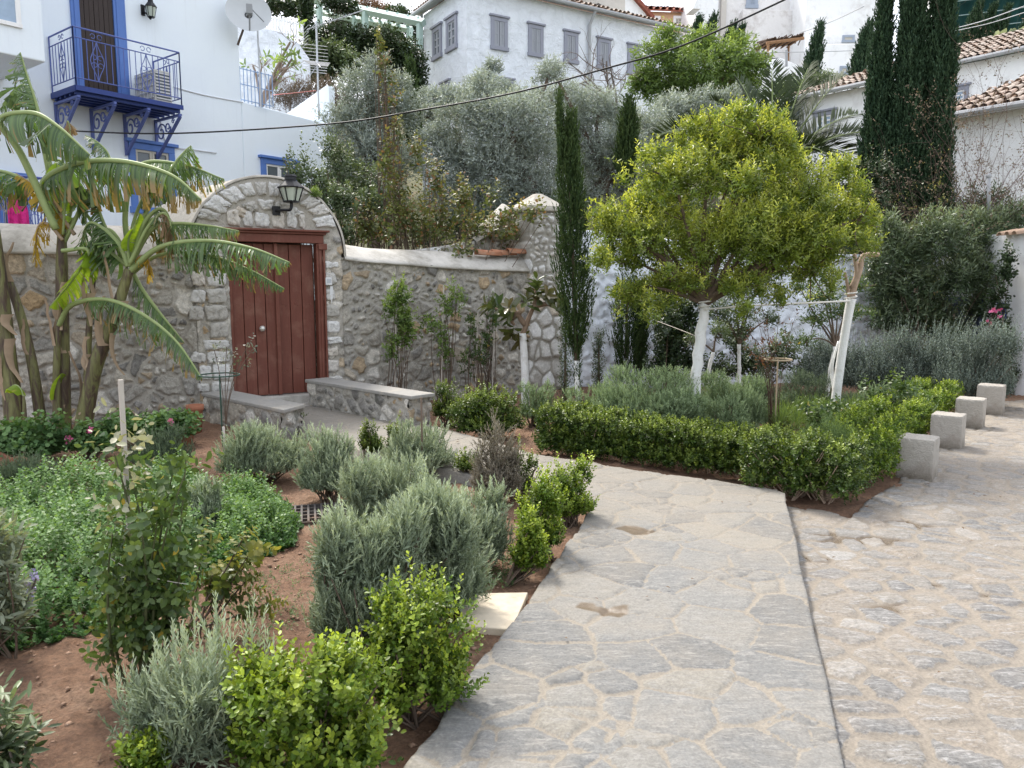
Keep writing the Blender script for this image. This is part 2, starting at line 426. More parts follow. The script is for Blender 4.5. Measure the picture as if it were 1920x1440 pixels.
# ================================================================== SETTING
def zsoil(x, y):
    x = np.asarray(x, float); y = np.asarray(y, float)
    left = sstep(.4, -.6, x - .1 * (y - 5)) * sstep(3.0, 8.5, y)
    return -.07 - .05 * left - .06 * sstep(1.0, 2.2, x)
def S(px, py):
    """point of the garden soil seen at px, py"""
    z = -.1
    for _ in range(6):
        q = G(px, py, z); z = float(zsoil(q[0], q[1]))
    return q
def hill(x, y):
    x = np.asarray(x, float); y = np.asarray(y, float)
    b = y - 13.0 - .12 * np.maximum(0, -x)
    z = -.45 + np.where(b > 0, .36 * b * b / (np.abs(b) + 4), 0) + np.where(b > 2, .8 * (fbm(x * .25 + 50, y * .25 + 50, 4) - .47), 0)
    return np.minimum(z, 15.5 + .5 * fbm(x * .05, y * .05, 2))
def zroad(x, y): return -.022 - .083 * sstep(2.6, 5.6, y)

M_flag = stone_mat('flagstone', [(0, (.140, .139, .134)), (.3, (.172, .172, .166)), (.6, (.195, .193, .183)), (.85, (.212, .204, .185)), (1, (.232, .215, .182))], (.238, .212, .174), fine=32, bstr=.35,
                   tint=(.72, 1.2), dust=((.262, .232, .188), 1.6, .46, .76, .62), mvar=.2, streak=(.25, .242, .225), rough=.8, spec=.3, speck=85, ypale=(3.4, 6.5, .27), wet=(.135, .10, .065))
M_cob = stone_mat('cobble_stone', [(0, (.165, .16, .154)), (.35, (.205, .20, .19)), (.62, (.235, .218, .192)), (.85, (.262, .222, .175)), (1, (.32, .31, .29))], (.245, .215, .176), fine=38, bstr=.8,
                  tint=(.5, 1.3), dust=((.30, .255, .205), 2.2, .45, .75, .6), mvar=.2, streak=(.33, .322, .31), rough=.75, spec=.35, speck=70, ypale=(5, 10, .2), wet=(.12, .09, .06))
M_soil, nt, bs, _ = nodes('red_soil')
n1 = noise(nt, 2.2, 6, .7); n2 = noise(nt, 38, 8, .8); n3 = noise(nt, 150, 4, .8)
c = ramp(nt, n1, [(.3, (.16, .082, .047)), (.5, (.27, .152, .09)), (.7, (.38, .245, .16))])
c = mixc(nt, 1.0, c, ramp(nt, n2, [(.3, .42), (.7, 1.5)]), 'MULTIPLY')
c = mixc(nt, ramp(nt, n3, [(.62, 0.), (.70, .8)]), c, (.38, .27, .19))
nt.links.new(c, bs.inputs['Base Color']); bs.inputs['Roughness'].default_value = .95
bump(nt, bs, n2, 1.0, .04)
M_hill = mat('hill_earth', (.12, .12, .06), .95, .4, 3, .6, 12, stain=(.2, .15, .09), sscale=.6)

# ---- ground sheet to the horizon
gx = np.concatenate([np.linspace(-400, -60, 14)[:-1], np.linspace(-60, 60, 61), np.linspace(60, 400, 14)[1:]])
gy = np.concatenate([np.linspace(-200, 12, 30)[:-1], np.linspace(12, 90, 60), np.linspace(90, 600, 18)[1:]])
GX, GY = np.meshgrid(gx, gy, indexing='ij')
GZ = hill(GX, GY); GZ = np.where(GY < 12.5, -.45, GZ)
ii = np.arange(GX.size).reshape(GX.shape)
Q = np.stack([ii[:-1, :-1], ii[1:, :-1], ii[1:, 1:], ii[:-1, 1:]], -1).reshape(-1, 4)
meta(np_mesh('ground', np.stack([GX, GY, GZ], -1).reshape(-1, 3), [Q], M_hill, None, True), kind='structure')

# ---- path
def edge_noise(pts, amp, seed, step=.12):
    out = []; pts = [np.asarray(p[:2], float) for p in pts]; r = np.random.default_rng(seed)
    for a, b in zip(pts, pts[1:]):
        n = max(1, int(np.linalg.norm(b - a) / step)); e = (b - a); nn = np.array([-e[1], e[0]]) / (np.linalg.norm(e) + 1e-9)
        for k in range(n): out.append(a + e * k / n + nn * r.normal(0, amp) * (k > 0))
    out.append(pts[-1]); return out
PATH_L = [G(*p) for p in [(600, 1700), (757, 1440), (835, 1330), (885, 1255), (950, 1178), (1003, 1108), (1090, 985), (1120, 940), (1050, 926), (980, 913), (850, 884), (760, 868), (690, 850), (610, 815), (560, 800)]]
PATH_R = [G(*p) for p in [(640, 752), (800, 795), (890, 818), (1010, 852), (1160, 875), (1300, 896), (1400, 910), (1455, 916), (1472, 925), (1480, 965), (1497, 1040), (1520, 1150), (1550, 1270), (1583, 1440), (1640, 1700)]]
path_poly = edge_noise(PATH_L, .009, 3) + [np.array(G(540, 765)[:2])] + edge_noise(PATH_R, .006, 4, .2)
WETP = [[(1078, 1138), (1088, 1128), (1112, 1130), (1122, 1137), (1143, 1138), (1170, 1131), (1180, 1132), (1178, 1150), (1160, 1156), (1138, 1152), (1120, 1146), (1100, 1144)], [(1152, 990), (1172, 984), (1196, 986), (1232, 995), (1215, 998), (1185, 1000)]]
WETR = [[(1495, 1000), (1530, 990), (1560, 993), (1640, 1002), (1700, 1010), (1670, 1022), (1600, 1018), (1540, 1015)], [(1500, 1040), (1540, 1042), (1565, 1044), (1550, 1056), (1515, 1052)], [(1730, 1100), (1790, 1098), (1822, 1105), (1780, 1112), (1745, 1110)], [(1660, 960), (1760, 985), (1740, 992), (1650, 972)], [(1830, 1120), (1925, 1140), (1925, 1155), (1840, 1130)], [(1610, 1150), (1680, 1142), (1760, 1160), (1690, 1166)]]
def wetmask(u, v, polys, z, soft):
    w = np.zeros(u.shape)
    for pl in polys:
        q = np.array([G(a, b, z)[:2] for a, b in pl]); m = in_poly(u, v, q); _, _, d = near_poly(u, v, q); w = np.maximum(w, np.clip(.42 + np.where(m, d, -d) / soft, 0, 1))
    return np.clip(w + (fbm(u * 14, v * 14, 77) - .47) * .5 * (w > 0), 0, 1)
def surf_path(u, v):
    a = .16; x = u * cos(a) + v * sin(a); y = -u * sin(a) + v * cos(a)
    r, b, e, d = voro(x, y, .38, .25, 11, .78, .07, 4.0)
    r2, b2, e2, d2 = voro(x + 3, y + 7, .22, .16, 23, .8, .06, 5.0)
    k = b > .80; e = np.where(k, np.minimum(e, e2), e); r = np.where(k, r2, r)
    e = e + .024 * (fbm(u * 26, v * 26, 8) - .47) + .03 * (fbm(u * 6, v * 6, 14) - .47)
    s = sstep(.002, .0155, e)
    h = -.007 * (1 - s) - .004 * (sstep(.022, .012, np.abs(e - .008)) * (b > .3)) + .012 * (fbm(u * 3, v * 3, 2) - .47) + .007 * (fbm(u * 30, v * 30, 6) - .47) + (.007 * (b - .5) + .03 * (d[0] * (r - .5) + d[1] * (b - .5))) * s
    w = wetmask(u, v, WETP, 0, .05); h = h - .006 * w
    return h, np.stack([r, 1 - s, b, w], -1)
meta(stone_sheet('path', path_poly, .0125, surf_path, M_flag, lambda u, v, h: np.stack([u, v, h], -1), skirt=(0, 0, -.28)), kind='structure')

# ---- cobbled road
rd = [np.array(G(p[0], p[1], -.1)[:2]) for p in [(1440, 916), (1476, 945), (1540, 953), (1595, 968), (1622, 940), (1690, 893), (1755, 838), (1820, 795), (1852, 768), (1885, 752)]]
rd_poly = [np.array([.75, .7]), np.array([.85, 2.6]), np.array([1.3, 4.6])] + edge_noise(rd, .015, 9, .2) + [np.array([9.5, 12.4]), np.array([14, 10]), np.array([14, .7])]
def surf_road(u, v):
    a = -.3; x = u * cos(a) + v * sin(a); y = -u * sin(a) + v * cos(a)
    r, b, e, d = voro(x, y, .235, .16, 31, .95, .08, 6.0)
    e = e + .026 * (fbm(u * 20, v * 20, 8) - .47)
    s = sstep(.014, .03, e)
    h = (.010 * (.5 + b) + .05 * (d[0] * (r - .5) + d[1] * (b - .5))) * s + .03 * (fbm(u * 1.1, v * 1.1, 2) - .47) + .012 * np.abs(fbm(u * 20, v * 20, 6) - .47) * s + .004 * (fbm(u * 40, v * 40, 7) - .47)
    w = wetmask(u, v, WETR, -.1, .12) * (.35 + .65 * (1 - s)); h = h - .008 * w
    return h, np.stack([r, 1 - s, b, w], -1)
meta(stone_sheet('road', rd_poly, .0165, surf_road, M_cob, lambda u, v, h: np.stack([u, v, zroad(u, v) + h - .012], -1), skirt=(0, 0, -.2)), kind='structure')

# ---- garden soil
gx = np.concatenate([np.arange(-11, -3.4, .08), np.arange(-3.4, 1.2, .024), np.arange(1.2, 9.5, .06)]); gy = np.concatenate([np.arange(.6, 6.2, .024), np.arange(6.2, 14.5, .06)])
GX, GY = np.meshgrid(gx, gy, indexing='ij')
GZ = zsoil(GX, GY) + .05 * (fbm(GX * 1.6 + 9, GY * 1.6, 3) - .47) + .035 * (fbm(GX * 9, GY * 9, 5) - .47) + .09 * np.maximum(0, fbm(GX * 11, GY * 11, 8, 3) - .5) + .03 * np.maximum(0, fbm(GX * 20, GY * 20, 18, 2) - .42)
GZ = GZ - .14 * in_poly(GX, GY, np.array(rd_poly)) * (near_poly(GX, GY, np.array(rd_poly))[2] > .06) - .1 * in_poly(GX, GY, np.array(path_poly))
ii = np.arange(GX.size).reshape(GX.shape)
Q = np.stack([ii[:-1, :-1], ii[1:, :-1], ii[1:, 1:], ii[:-1, 1:]], -1).reshape(-1, 4)
meta(np_mesh('garden_soil', np.stack([GX, GY, GZ], -1).reshape(-1, 3), [Q], M_soil, None, True), kind='structure')

# ---- bollards
M_boll = mat('bush_hammered_stone', (.42, .39, .345), .9, .2, 40, 1.0, 75, stain=(.28, .24, .2), sscale=2.5, bdist=.012)
_nt = M_boll.node_tree; _bs = [n for n in _nt.nodes if n.bl_idname == 'ShaderNodeBsdfPrincipled'][0]; _src = _bs.inputs['Base Color'].links[0].from_socket
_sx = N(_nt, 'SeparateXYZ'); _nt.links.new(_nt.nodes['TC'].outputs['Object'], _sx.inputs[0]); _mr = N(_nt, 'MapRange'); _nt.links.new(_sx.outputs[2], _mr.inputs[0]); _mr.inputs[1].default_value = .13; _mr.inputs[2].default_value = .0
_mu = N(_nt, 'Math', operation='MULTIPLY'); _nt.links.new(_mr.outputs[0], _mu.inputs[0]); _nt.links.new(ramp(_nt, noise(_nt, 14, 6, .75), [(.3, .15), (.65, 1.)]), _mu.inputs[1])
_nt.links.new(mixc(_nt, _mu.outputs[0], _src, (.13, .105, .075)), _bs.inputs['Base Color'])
def bollard(px, py, w, h, label, dep):
    c = G(px, py, -.11); f = Frame((c[0], c[1]), 128)  # front face runs right and nearer
    f = Frame((c[0], c[1]), 90 + 38)
    bm = bmesh.new(); bmesh.ops.create_cube(bm, size=1); bmesh.ops.subdivide_edges(bm, edges=bm.edges, cuts=17, use_grid_fill=True)
    sd = int(px)
    for v in bm.verts:
        q = v.co.copy(); hh = h + .1; e_ = sorted([abs(q.x), abs(q.y), abs(q.z)])
        rnd = .035 * max(0, e_[1] - .44) / .06 if e_[1] > .44 else 0
        a = np.array([q.x * 11 + sd, q.y * 11 + q.z * 13]); nz = float(fbm(a[:1], a[1:2], sd, 4)[0]) - .47
        k = 1 + nz * .05 - rnd * (.6 + 1.6 * abs(nz))
        q = Vector((q.x * k, q.y * k, q.z * (1 if q.z < 0 else k)))
        v.co = Vector(f.d) * ((q.x + .5) * w) - Vector(f.n) * ((q.y + .5) * w * .95) + Vector((0, 0, -.1 + (q.z + .5) * hh))
    bmesh.ops.recalc_face_normals(bm, faces=bm.faces)
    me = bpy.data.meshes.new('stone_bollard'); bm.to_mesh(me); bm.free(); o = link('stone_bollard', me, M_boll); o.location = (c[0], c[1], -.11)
    meta(o, label, 'bollard', 'stone bollards along the road edge')
for a in [(1678, 893, .30, .365, 'squat square stone bollard nearest the camera beside the hedge', 0), (1741, 838, .30, .36, 'second square stone bollard from the camera along the hedge', 0),
          (1788, 800, .30, .355, 'third square stone bollard from the camera, bright top', 0), (1828, 776, .31, .40, 'farthest square stone bollard, darker and under the grey shrub', 0)]: bollard(*a)

# ---- cream slab, iron grate
M_slab = mat('cream_slab', (.60, .52, .40), .9, .14, 30, .3, 90, stain=(.42, .36, .28), sscale=5)
q = [G(868, 1112, -.03), G(990, 1110, -.03), G(960, 1180, -.03), G(858, 1172, -.03)]
b = MB(); b.prism([(p[0], p[1]) for p in q], -.12, -.03); meta(b.build('paving_slab', M_slab, None, False, .006, loc=q[0]), 'pale cream square slab between the lavender and the path', 'paving slab')
M_iron = mat('rusty_iron', (.10, .09, .085), .7, .3, 30, .3, 60, metal=.3, stain=(.15, .1, .07))
gc = S(590, 968); root = thing('drain_grate', 'dark iron drain grate lying in the soil between herb clumps', 'grate', gc)
b = MB(); fr = Frame((gc[0], gc[1]), 75)
for k in range(15): b.box(fr, -.34 + k * .048, -.325 + k * .048, -.22, .22, gc[2] + .0, gc[2] + .035)
b.build('bars', M_iron, root); b = MB()
for k in range(6): b.box(fr, -.36, .36, -.23 + k * .09, -.218 + k * .09, gc[2] + .005, gc[2] + .03)
b.build('cross_bars', M_iron, root)

# ================================================================== GATE AND WALLS
rub = [(0, (.19, .18, .165)), (.18, (.30, .285, .26)), (.4, (.42, .39, .335)), (.55, (.53, .49, .42)), (.63, (.47, .34, .20)), (.70, (.38, .315, .235)), (.82, (.60, .56, .49)), (1, (.66, .63, .575))]
M_rub = stone_mat('rubble_stone', rub, (.435, .405, .355), fine=22, bstr=1.0, tint=(.42, 1.4), speck=60, moss=((.12, .115, .095), 3.0, .63))
M_rubd = stone_mat('rubble_stone_dark', [(p, tuple(x * .92 for x in c)) for p, c in rub], (.40, .377, .335), fine=22, bstr=1.0, tint=(.42, 1.4), speck=60, moss=((.10, .105, .085), 2.6, .56))
M_white_stone = stone_mat('whitish_stone', [(0, (.50, .475, .43)), (.4, (.66, .64, .605)), (.8, (.76, .75, .73)), (1, (.6, .52, .42))], (.36, .34, .30), fine=26, bstr=.9, tint=(.6, 1.2))
M_cop = mat('lime_coping', (.47, .435, .38), .9, .2, 9, .6, 30, stain=(.24, .22, .185), sscale=2.2, smin=.48, smax=.7)
M_copw = mat('white_lime_coping', (.52, .495, .45), .9, .2, 9, .6, 30, stain=(.27, .25, .21), sscale=2.4, smin=.46, smax=.68)
M_slate = mat('slate_top', (.29, .28, .26), .85, .25, 14, .5, 40, stain=(.38, .345, .29), sscale=4)
def surf_rubble(seed, cu=.3, cv=.17, amp=.045, mw=.018):
    def f(u, v):
        r, b, e, d = voro(u, v, cu, cv, seed, .95, .10, 6.0)
        r2, b2, e2, d2 = voro(u + 5, v + 3, cu * .5, cv * .55, seed + 7, .9, .06, 8.0)
        k = b > .62; e = np.where(k, np.minimum(e, e2), e); r = np.where(k, r2, r)
        e = e + .02 * (fbm(u * 14, v * 14, seed + 1) - .47)
        s = sstep(mw * .4, mw * 1.7, e); tl = np.where(k, (d2[0] * (r2 - .5) + d2[1] * (b2 - .5)), (d[0] * (r - .5) + d[1] * (b - .5))) * .55
        h = (amp * (.3 + .9 * b) + tl) * s + .045 * np.abs(fbm(u * 13, v * 13, seed + 2) - .47) * s + .014 * (fbm(u * 34, v * 34, seed + 4, 3) - .47) + .03 * (fbm(u * 1.2, v * 1.2, seed + 3) - .47)
        return h, np.stack([r, 1 - sstep(mw * .3, mw * 1.3, e), b], -1)
    return f
def fplace(fr, t0=0.0):
    return lambda u, v, h: fr.p0 + fr.d * u[:, None] + fr.n * (h + t0)[:, None] + np.array([0, 0, 1.]) * v[:, None]
def coping(root, fr, ss, zb, zt, m, back=.45, t0=.07, name='coping', steep=1.0):
    """curved lime coping along s; zb front edge, zt top"""
    n = max(12, int((ss[-1] - ss[0]) / .07)); s = np.linspace(ss[0], ss[-1], n)
    b = np.interp(s, ss, zb); t = np.interp(s, ss, zt)
    b = b + .02 * (fbm(s * 3, s * 0, 3) - .47); k = np.linspace(0, 1, 9)
    V = []
    for i in range(n):
        V.append(fr.pt(s[i], t0 - .05, b[i] - .035)); V.append(fr.pt(s[i], t0, b[i] - .03))
        for q in k: V.append(fr.pt(s[i], t0 - .01 - (back) * q, b[i] + (t[i] - b[i]) * (1 - (1 - q) ** 1.6) * steep + .02 * (vnoise(np.array([s[i] * 4]), np.array([q * 3]), 5)[0] - .5)))
        V.append(fr.pt(s[i], t0 - back - .02, b[i] - .3))
    w = 12; I = np.arange(n * w).reshape(n, w)
    Q = np.stack([I[:-1, :-1], I[1:, :-1], I[1:, 1:], I[:-1, 1:]], -1).reshape(-1, 4)
    V += [V[0], V[0]]
    return np_mesh(name, V[:n * w], [Q], m, root, True)
d0 = P(518, 745, 10.5)
GT = Frame(d0, 62)
sL = GT.px(368, 600)[0]; sR = GT.px(642, 600)[0]; sDL = GT.px(432, 600)[0]; sDR = GT.px(606, 600)[0]
zSpr = GT.px(650, 476)[1]; zTop = GT.px(505, 333)[1]; zLin = GT.px(520, 436)[1]; ZTH = GT.px(520, 742)[1]
# left wall
WL = Frame(GT.pt(sL, 0, 0), 70)
root = thing('garden_wall', 'long rubble stone wall with cream lime coping behind the banana plants', 'wall', WL.pt(0, 0, -.5))
sl = WL.px(0, 600)[0] - 1.6
top = [WL.px(x, y) for x, y in ((-140, 468), (0, 470), (100, 472), (200, 475), (330, 478), (372, 478))]
tops = [(s, z) for s, z in top if s < -.02] + [(0, top[-1][1])]
pol = [(sl, -.5), (0, -.5)] + [(s, z) for s, z in reversed(tops)] + [(sl, tops[0][1])]
stone_sheet('stonework', pol, .015, surf_rubble(41, .34, .17, .05, .022), M_rub, fplace(WL), skirt=-WL.n * .5, root=root)
zt0 = WL.px(40, 419, -.35)[1]
coping(root, WL, [sl] + [s for s, z in tops], [tops[0][1]] + [z for s, z in tops], [zt0] * (len(tops) + 1), M_cop, .5)
# right wall
sP0 = GT.px(990, 600)[0]; sP1 = GT.px(1052, 560)[0]
root = thing('garden_wall', 'rubble stone wall with sagging whitish coping between the gate and the pillar', 'wall', GT.pt(sR, 0, -.5))
tp = [GT.px(x, y) for x, y in ((644, 483), (700, 489), (800, 497), (900, 503), (990, 506))]
pol = [(sR, -.5), (sP0 + .02, -.5)] + [(sP0 + .02, tp[-1][1])] + [(s, z) for s, z in reversed(tp[:-1])]
pol[-1] = (sR, tp[0][1])
stone_sheet('stonework', pol, .016, surf_rubble(77, .24, .15, .05, .022), M_rubd, fplace(GT), skirt=-GT.n * .5, root=root)
tt = [GT.px(x, y, -.3)[1] for x, y in ((644, 458), (700, 464), (800, 470), (900, 474), (990, 478))]
coping(root, GT, [s for s, z in tp], [z for s, z in tp], tt, M_copw, .42)
# pillar
zP = GT.px(1025, 397)[1]
root = thing('gate_pillar', 'square stone pillar with plaster pyramid cap at the end of the wall', 'pillar', GT.pt(sP0, 0, -.5))
w = sP1 - sP0
stone_sheet('stonework', [(sP0, -.5), (sP1, -.5), (sP1, zP), (sP0, zP)], .02, surf_rubble(91, .30, .2, .05, .024), M_white_stone, fplace(GT, .03), skirt=-GT.n * .55, root=root)
PS = Frame(GT.pt(sP1, 0, 0), 62 - 90)
stone_sheet('side_stonework', [(0, -.5), (.5, -.5), (.5, zP), (0, zP)], .025, surf_rubble(92, .30, .2, .04, .024), M_white_stone, lambda u, v, h: PS.p0 + PS.d * u[:, None] - PS.n * (h * -1)[:, None] * 1 + np.array([0, 0, 1.]) * v[:, None], root=root)
b = MB(); e = .06
A = [GT.pt(sP0 - e, .1, zP), GT.pt(sP1 + e, .1, zP), GT.pt(sP1 + e, -.6, zP), GT.pt(sP0 - e, -.6, zP)]
B_ = [GT.pt(sP0 - e, .1, zP + .07), GT.pt(sP1 + e, .1, zP + .07), GT.pt(sP1 + e, -.6, zP + .07), GT.pt(sP0 - e, -.6, zP + .07)]
C_ = [GT.pt((sP0 + sP1) / 2 + a * .06, -.25 + c * .06, zP + .3) for a, c in ((-1, 1), (1, 1), (1, -1), (-1, -1))]
b.hexa(A, B_); b.hexa(B_, C_); b.build('cap', M_cop, root, False, .02)
# ramped coping behind the pillar and the ruined wall stub
root = thing('ruined_wall', 'broken stone wall stub with sloping plaster beside the pillar', 'wall', GT.pt(sP0 - 1.5, -.7, 0))
pol = [(sP0 - 1.55, 1.3), (sP0 + .1, 1.3), (sP0 + .1, zP - .02), (sP0 - .05, zP - .08), (sP0 - .5, zP - .42), (sP0 - .9, zP - .5), (sP0 - 1.2, zP - .55), (sP0 - 1.55, zP - .6)]
stone_sheet('stonework', pol, .03, surf_rubble(55, .32, .2, .06, .02), M_white_stone, fplace(GT, -.7), skirt=-GT.n * .3, root=root)
coping(root, GT, [sP0 - .62, sP0 - .3, sP0 + .05], [zP - .46, zP - .25, zP + .05], [zP - .36, zP - .12, zP + .2], M_copw, .4, -.6)
M_terra = mat('terracotta', (.36, .16, .09), .85, .3, 12, .3, 40, stain=(.28, .22, .16), sscale=6)
def half_tile(name, c, d, n, L, r, label, group):
    b = MB(); d = np.array(d); n = np.array(n); V = []; F = []
    for i in range(3):
        for k in range(9):
            a = PI * k / 8
            for rr in (r * (1 - .1 * i),): V.append(np.array(c) + d * (L * i / 2) + n * (rr * cos(a)) + np.array([0, 0, rr * sin(a)]))
        for k in range(9):
            a = PI * k / 8; rr = r * (1 - .1 * i) - .014
            V.append(np.array(c) + d * (L * i / 2) + n * (rr * cos(a)) + np.array([0, 0, rr * sin(a)]))
    for i in range(2):
        for k in range(8):
            F.append((i * 18 + k, i * 18 + k + 1, (i + 1) * 18 + k + 1, (i + 1) * 18 + k)); F.append((i * 18 + 9 + k, (i + 1) * 18 + 9 + k, (i + 1) * 18 + 10 + k, i * 18 + 10 + k))
    for k in range(8):
        F.append((k, 9 + k, 10 + k, k + 1)); F.append((36 + k, 37 + k, 46 + k, 45 + k))
    b.add(V, F); meta(b.build(name, M_terra, None, True, loc=c), label, 'roof tile', group)
for k, (x, y) in enumerate(((915, 474), (945, 474), (972, 472), (1000, 473))):
    q = GT.px(x, y, -.12); half_tile('roof_tile', GT.pt(q[0] - .2, -.12 - .04 * (k % 2), q[1] - .03), GT.d + np.array([0, 0, .02 * (k - 1.5)]), GT.n, .42, .085,
        'loose terracotta roof tile on the coping, %s counting towards the pillar' % ['first', 'second', 'third', 'fourth, touching it,'][k], 'loose roof tiles on the wall')

# gateway
root = thing('arched_gateway', 'stone gateway with round white arch and dark red double wooden doors', 'gateway', GT.pt(0, 0, -.4))
def arch(s): return zSpr + (zTop - zSpr) * np.sqrt(np.clip(1 - ((s - sC) / rA) ** 2, 0, 1))
sC = (sL + sR) / 2; rA = (sR - sL) / 2 + .02
aa = np.linspace(0, PI, 40)
outer = [(sC + rA * cos(a), zSpr + (zTop - zSpr) * sin(a)) for a in aa]
M_mortar = stone_mat('gate_mortar', [(0, (.3, .28, .25)), (1, (.42, .39, .35))], (.34, .325, .30), fine=30, bstr=.8)
def surf_gate(u, v):
    h, c = surf_rubble(63, .24, .16, .03, .02)(u, v)
    a = sstep(zLin - .1, zLin + .02, v); h = h * (1 - a) + .008 * (fbm(u * 14, v * 14, 3) - .5) * a; c[:, 1] = np.maximum(c[:, 1], a)
    return h, c
pol = [(sL, -.5), (sDL, -.5), (sDL, zLin), (sDR, zLin), (sDR, -.5), (sR, -.5), (sR, zSpr)] + outer + [(sL, zSpr)]
stone_sheet('stonework', pol, .02, surf_gate, M_rub, fplace(GT, .03), skirt=-GT.n * .5, root=root)
# vault
V = []; nn = 48
ts = [.055, .055, .05, .03, -.2, -.5, -.9, -1.3]
aa = np.linspace(-.02, PI + .02, nn); k = 0
for j, t in enumerate(ts):
    for a in aa:
        e = -.012 if j == 0 else .018 if j > 1 else 0.0
        e += .012 * (vnoise(np.array([a * 6]), np.array([t * 8]), 3)[0] - .5)
        flare = .10 * max(0, .45 - abs(sin(a))) * (cos(a) < 0)
        V.append(GT.pt(sC + (rA + .03 + e + flare) * cos(a) - .42 * max(0, -t) ** .85 * max(0, -cos(a)) ** .5, t, zSpr - .02 + (zTop - zSpr + .03 + e) * sin(a)))
I = np.arange(len(ts) * nn).reshape(len(ts), nn)
Q = np.stack([I[:-1, :-1], I[1:, :-1], I[1:, 1:], I[:-1, 1:]], -1).reshape(-1, 4)
np_mesh('vault', V, [Q], M_cop, root, True)
def stones(name, polys, m, fr, t, bulge, root, seed):
    """bulged stones set in the mortar, one relief mesh"""
    r = np.random.default_rng(seed); Vs = []; Fs = []; Cs = []; o = 0
    for poly in polys:
        poly = np.array(poly); c = poly.mean(0)
        q = smooth_path([np.array([p[0], p[1], 0]) for p in list(poly) + [poly[0]]], 5)[:-1, :2]
        q = .6 * q + .4 * np.array([near_poly(np.array([p[0]]), np.array([p[1]]), poly)[:2] for p in q])[:, :, 0]
        n = len(q); rv = r.uniform(); q = q + r.normal(0, .006, q.shape)
        rings = [(1.0, -.02), (.95, bulge * .55), (.82, bulge), (.5, bulge * 1.08), (.2, bulge * 1.02)]
        V = []
        for k, (sc, h) in enumerate(rings):
            for p in q:
                w = c + (p - c) * sc; V.append(fr.pt(w[0], t + h + (r.normal(0, .006) if k > 0 else 0), w[1]))
        V.append(fr.pt(c[0], t + bulge, c[1]))
        F = [(k * n + i, k * n + (i + 1) % n, (k + 1) * n + (i + 1) % n, (k + 1) * n + i) for k in range(len(rings) - 1) for i in range(n)]
        T = [(4 * n + i, 4 * n + (i + 1) % n, 5 * n, 5 * n) for i in range(n)]
        Vs.append(np.array(V)); Fs.append(np.array(F) + o); Fs.append(np.array(T)[:, :3] + o); o += len(V); Cs.append(np.tile([rv, 0, r.uniform()], (len(V), 1)))
    np_mesh(name, np.vstack(Vs), Fs, m, root, True, np.vstack(Cs))
rA2 = rA - .05; H2 = zTop - zSpr - .05
def pol_st(a0, a1, r0, r1): return [(sC + rA2 * r * cos(a), zb0 + (H2 - (zb0 - zSpr)) * r * sin(a)) for r, a in ((r0, a0), (r0, (a0 + a1) / 2), (r0, a1), (r1, a1), (r1, (a0 + a1) / 2), (r1, a0))]
zb0 = zLin + .05
vs = []; ed = [0.05, .40, .66, .92, 1.13, 1.36, 1.58, 1.79, 2.02, 2.36, 2.74, 3.0]
for a0, a1 in zip(ed, ed[1:]): vs.append(pol_st(a0 + .022, a1 - .022, .70 if a1 - a0 < .3 else .67, .965))
for a0, a1 in zip([.62, 1.0, 1.45, 1.9, 2.3], [.95, 1.38, 1.82, 2.24, 2.62]): vs.append(pol_st(a0, a1, .40, .60))
ww = [-.56, -.36, -.2, .02, .22, .38, .5]
for a, c in zip(ww, ww[1:]): vs.append([(sC + (a + .015) * rA2 * 1.05, zb0 + .02), (sC + (c - .02) * rA2 * 1.05, zb0 + .015), (sC + (c - .03) * rA2 * 1.05, zb0 + .22 * H2 * (1 + .15 * sin(a * 9))), (sC + (a + .02) * rA2 * 1.05, zb0 + .22 * H2)])
stones('voussoirs', vs, M_white_stone, GT, .035, .03, root, 5)
rq = np.random.default_rng(12); qs = []
z = ZTH - .05
while z < zLin - .08:
    h = rq.uniform(.13, .24); w1 = rq.uniform(.2, .34); f = (z - ZTH) / 2
    qs.append([(sDL - .05 - w1, z), (sDL - .05, z + .01), (sDL - .05, z + h - .03), (sDL - .05 - w1, z + h - .035)])
    if rq.uniform() < .7 and w1 < .3: qs.append([(sDL - .08 - w1 - rq.uniform(.12, .2), z + .02), (sDL - .08 - w1, z + .01), (sDL - .08 - w1, z + h - .05), (sDL - .1 - w1 - .12, z + h - .04)])
    if z < zLin - .35:
        w2 = rq.uniform(.13, .22); qs.append([(sDR + .03, z + .02), (sDR + .03 + w2, z + .03), (sDR + .02 + w2, z + h - .05), (sDR + .03, z + h - .04)])
    z += h
stones('quoin_facing', [q for q in qs if q[0][0] < sC], M_white_stone, GT, .045, .03, root, 8); stones('quoin_facing', [q for q in qs if q[0][0] > sC], M_white_stone, GT, .045, .03, root, 9)
b = MB(); b.box(GT, sDL - .02, sDR + .02, -.4, .06, -.3, ZTH); b.box(GT, sDL - .1, sDR + .1, .06, .36, -.3, ZTH - .11); b.build('doorstep', M_copw, root, False, .015)
b = MB(); b.box(GT, sDL, sDR, -1.5, -1.2, -.3, 2.6); b.build('passage_wall', M_rubd, root)
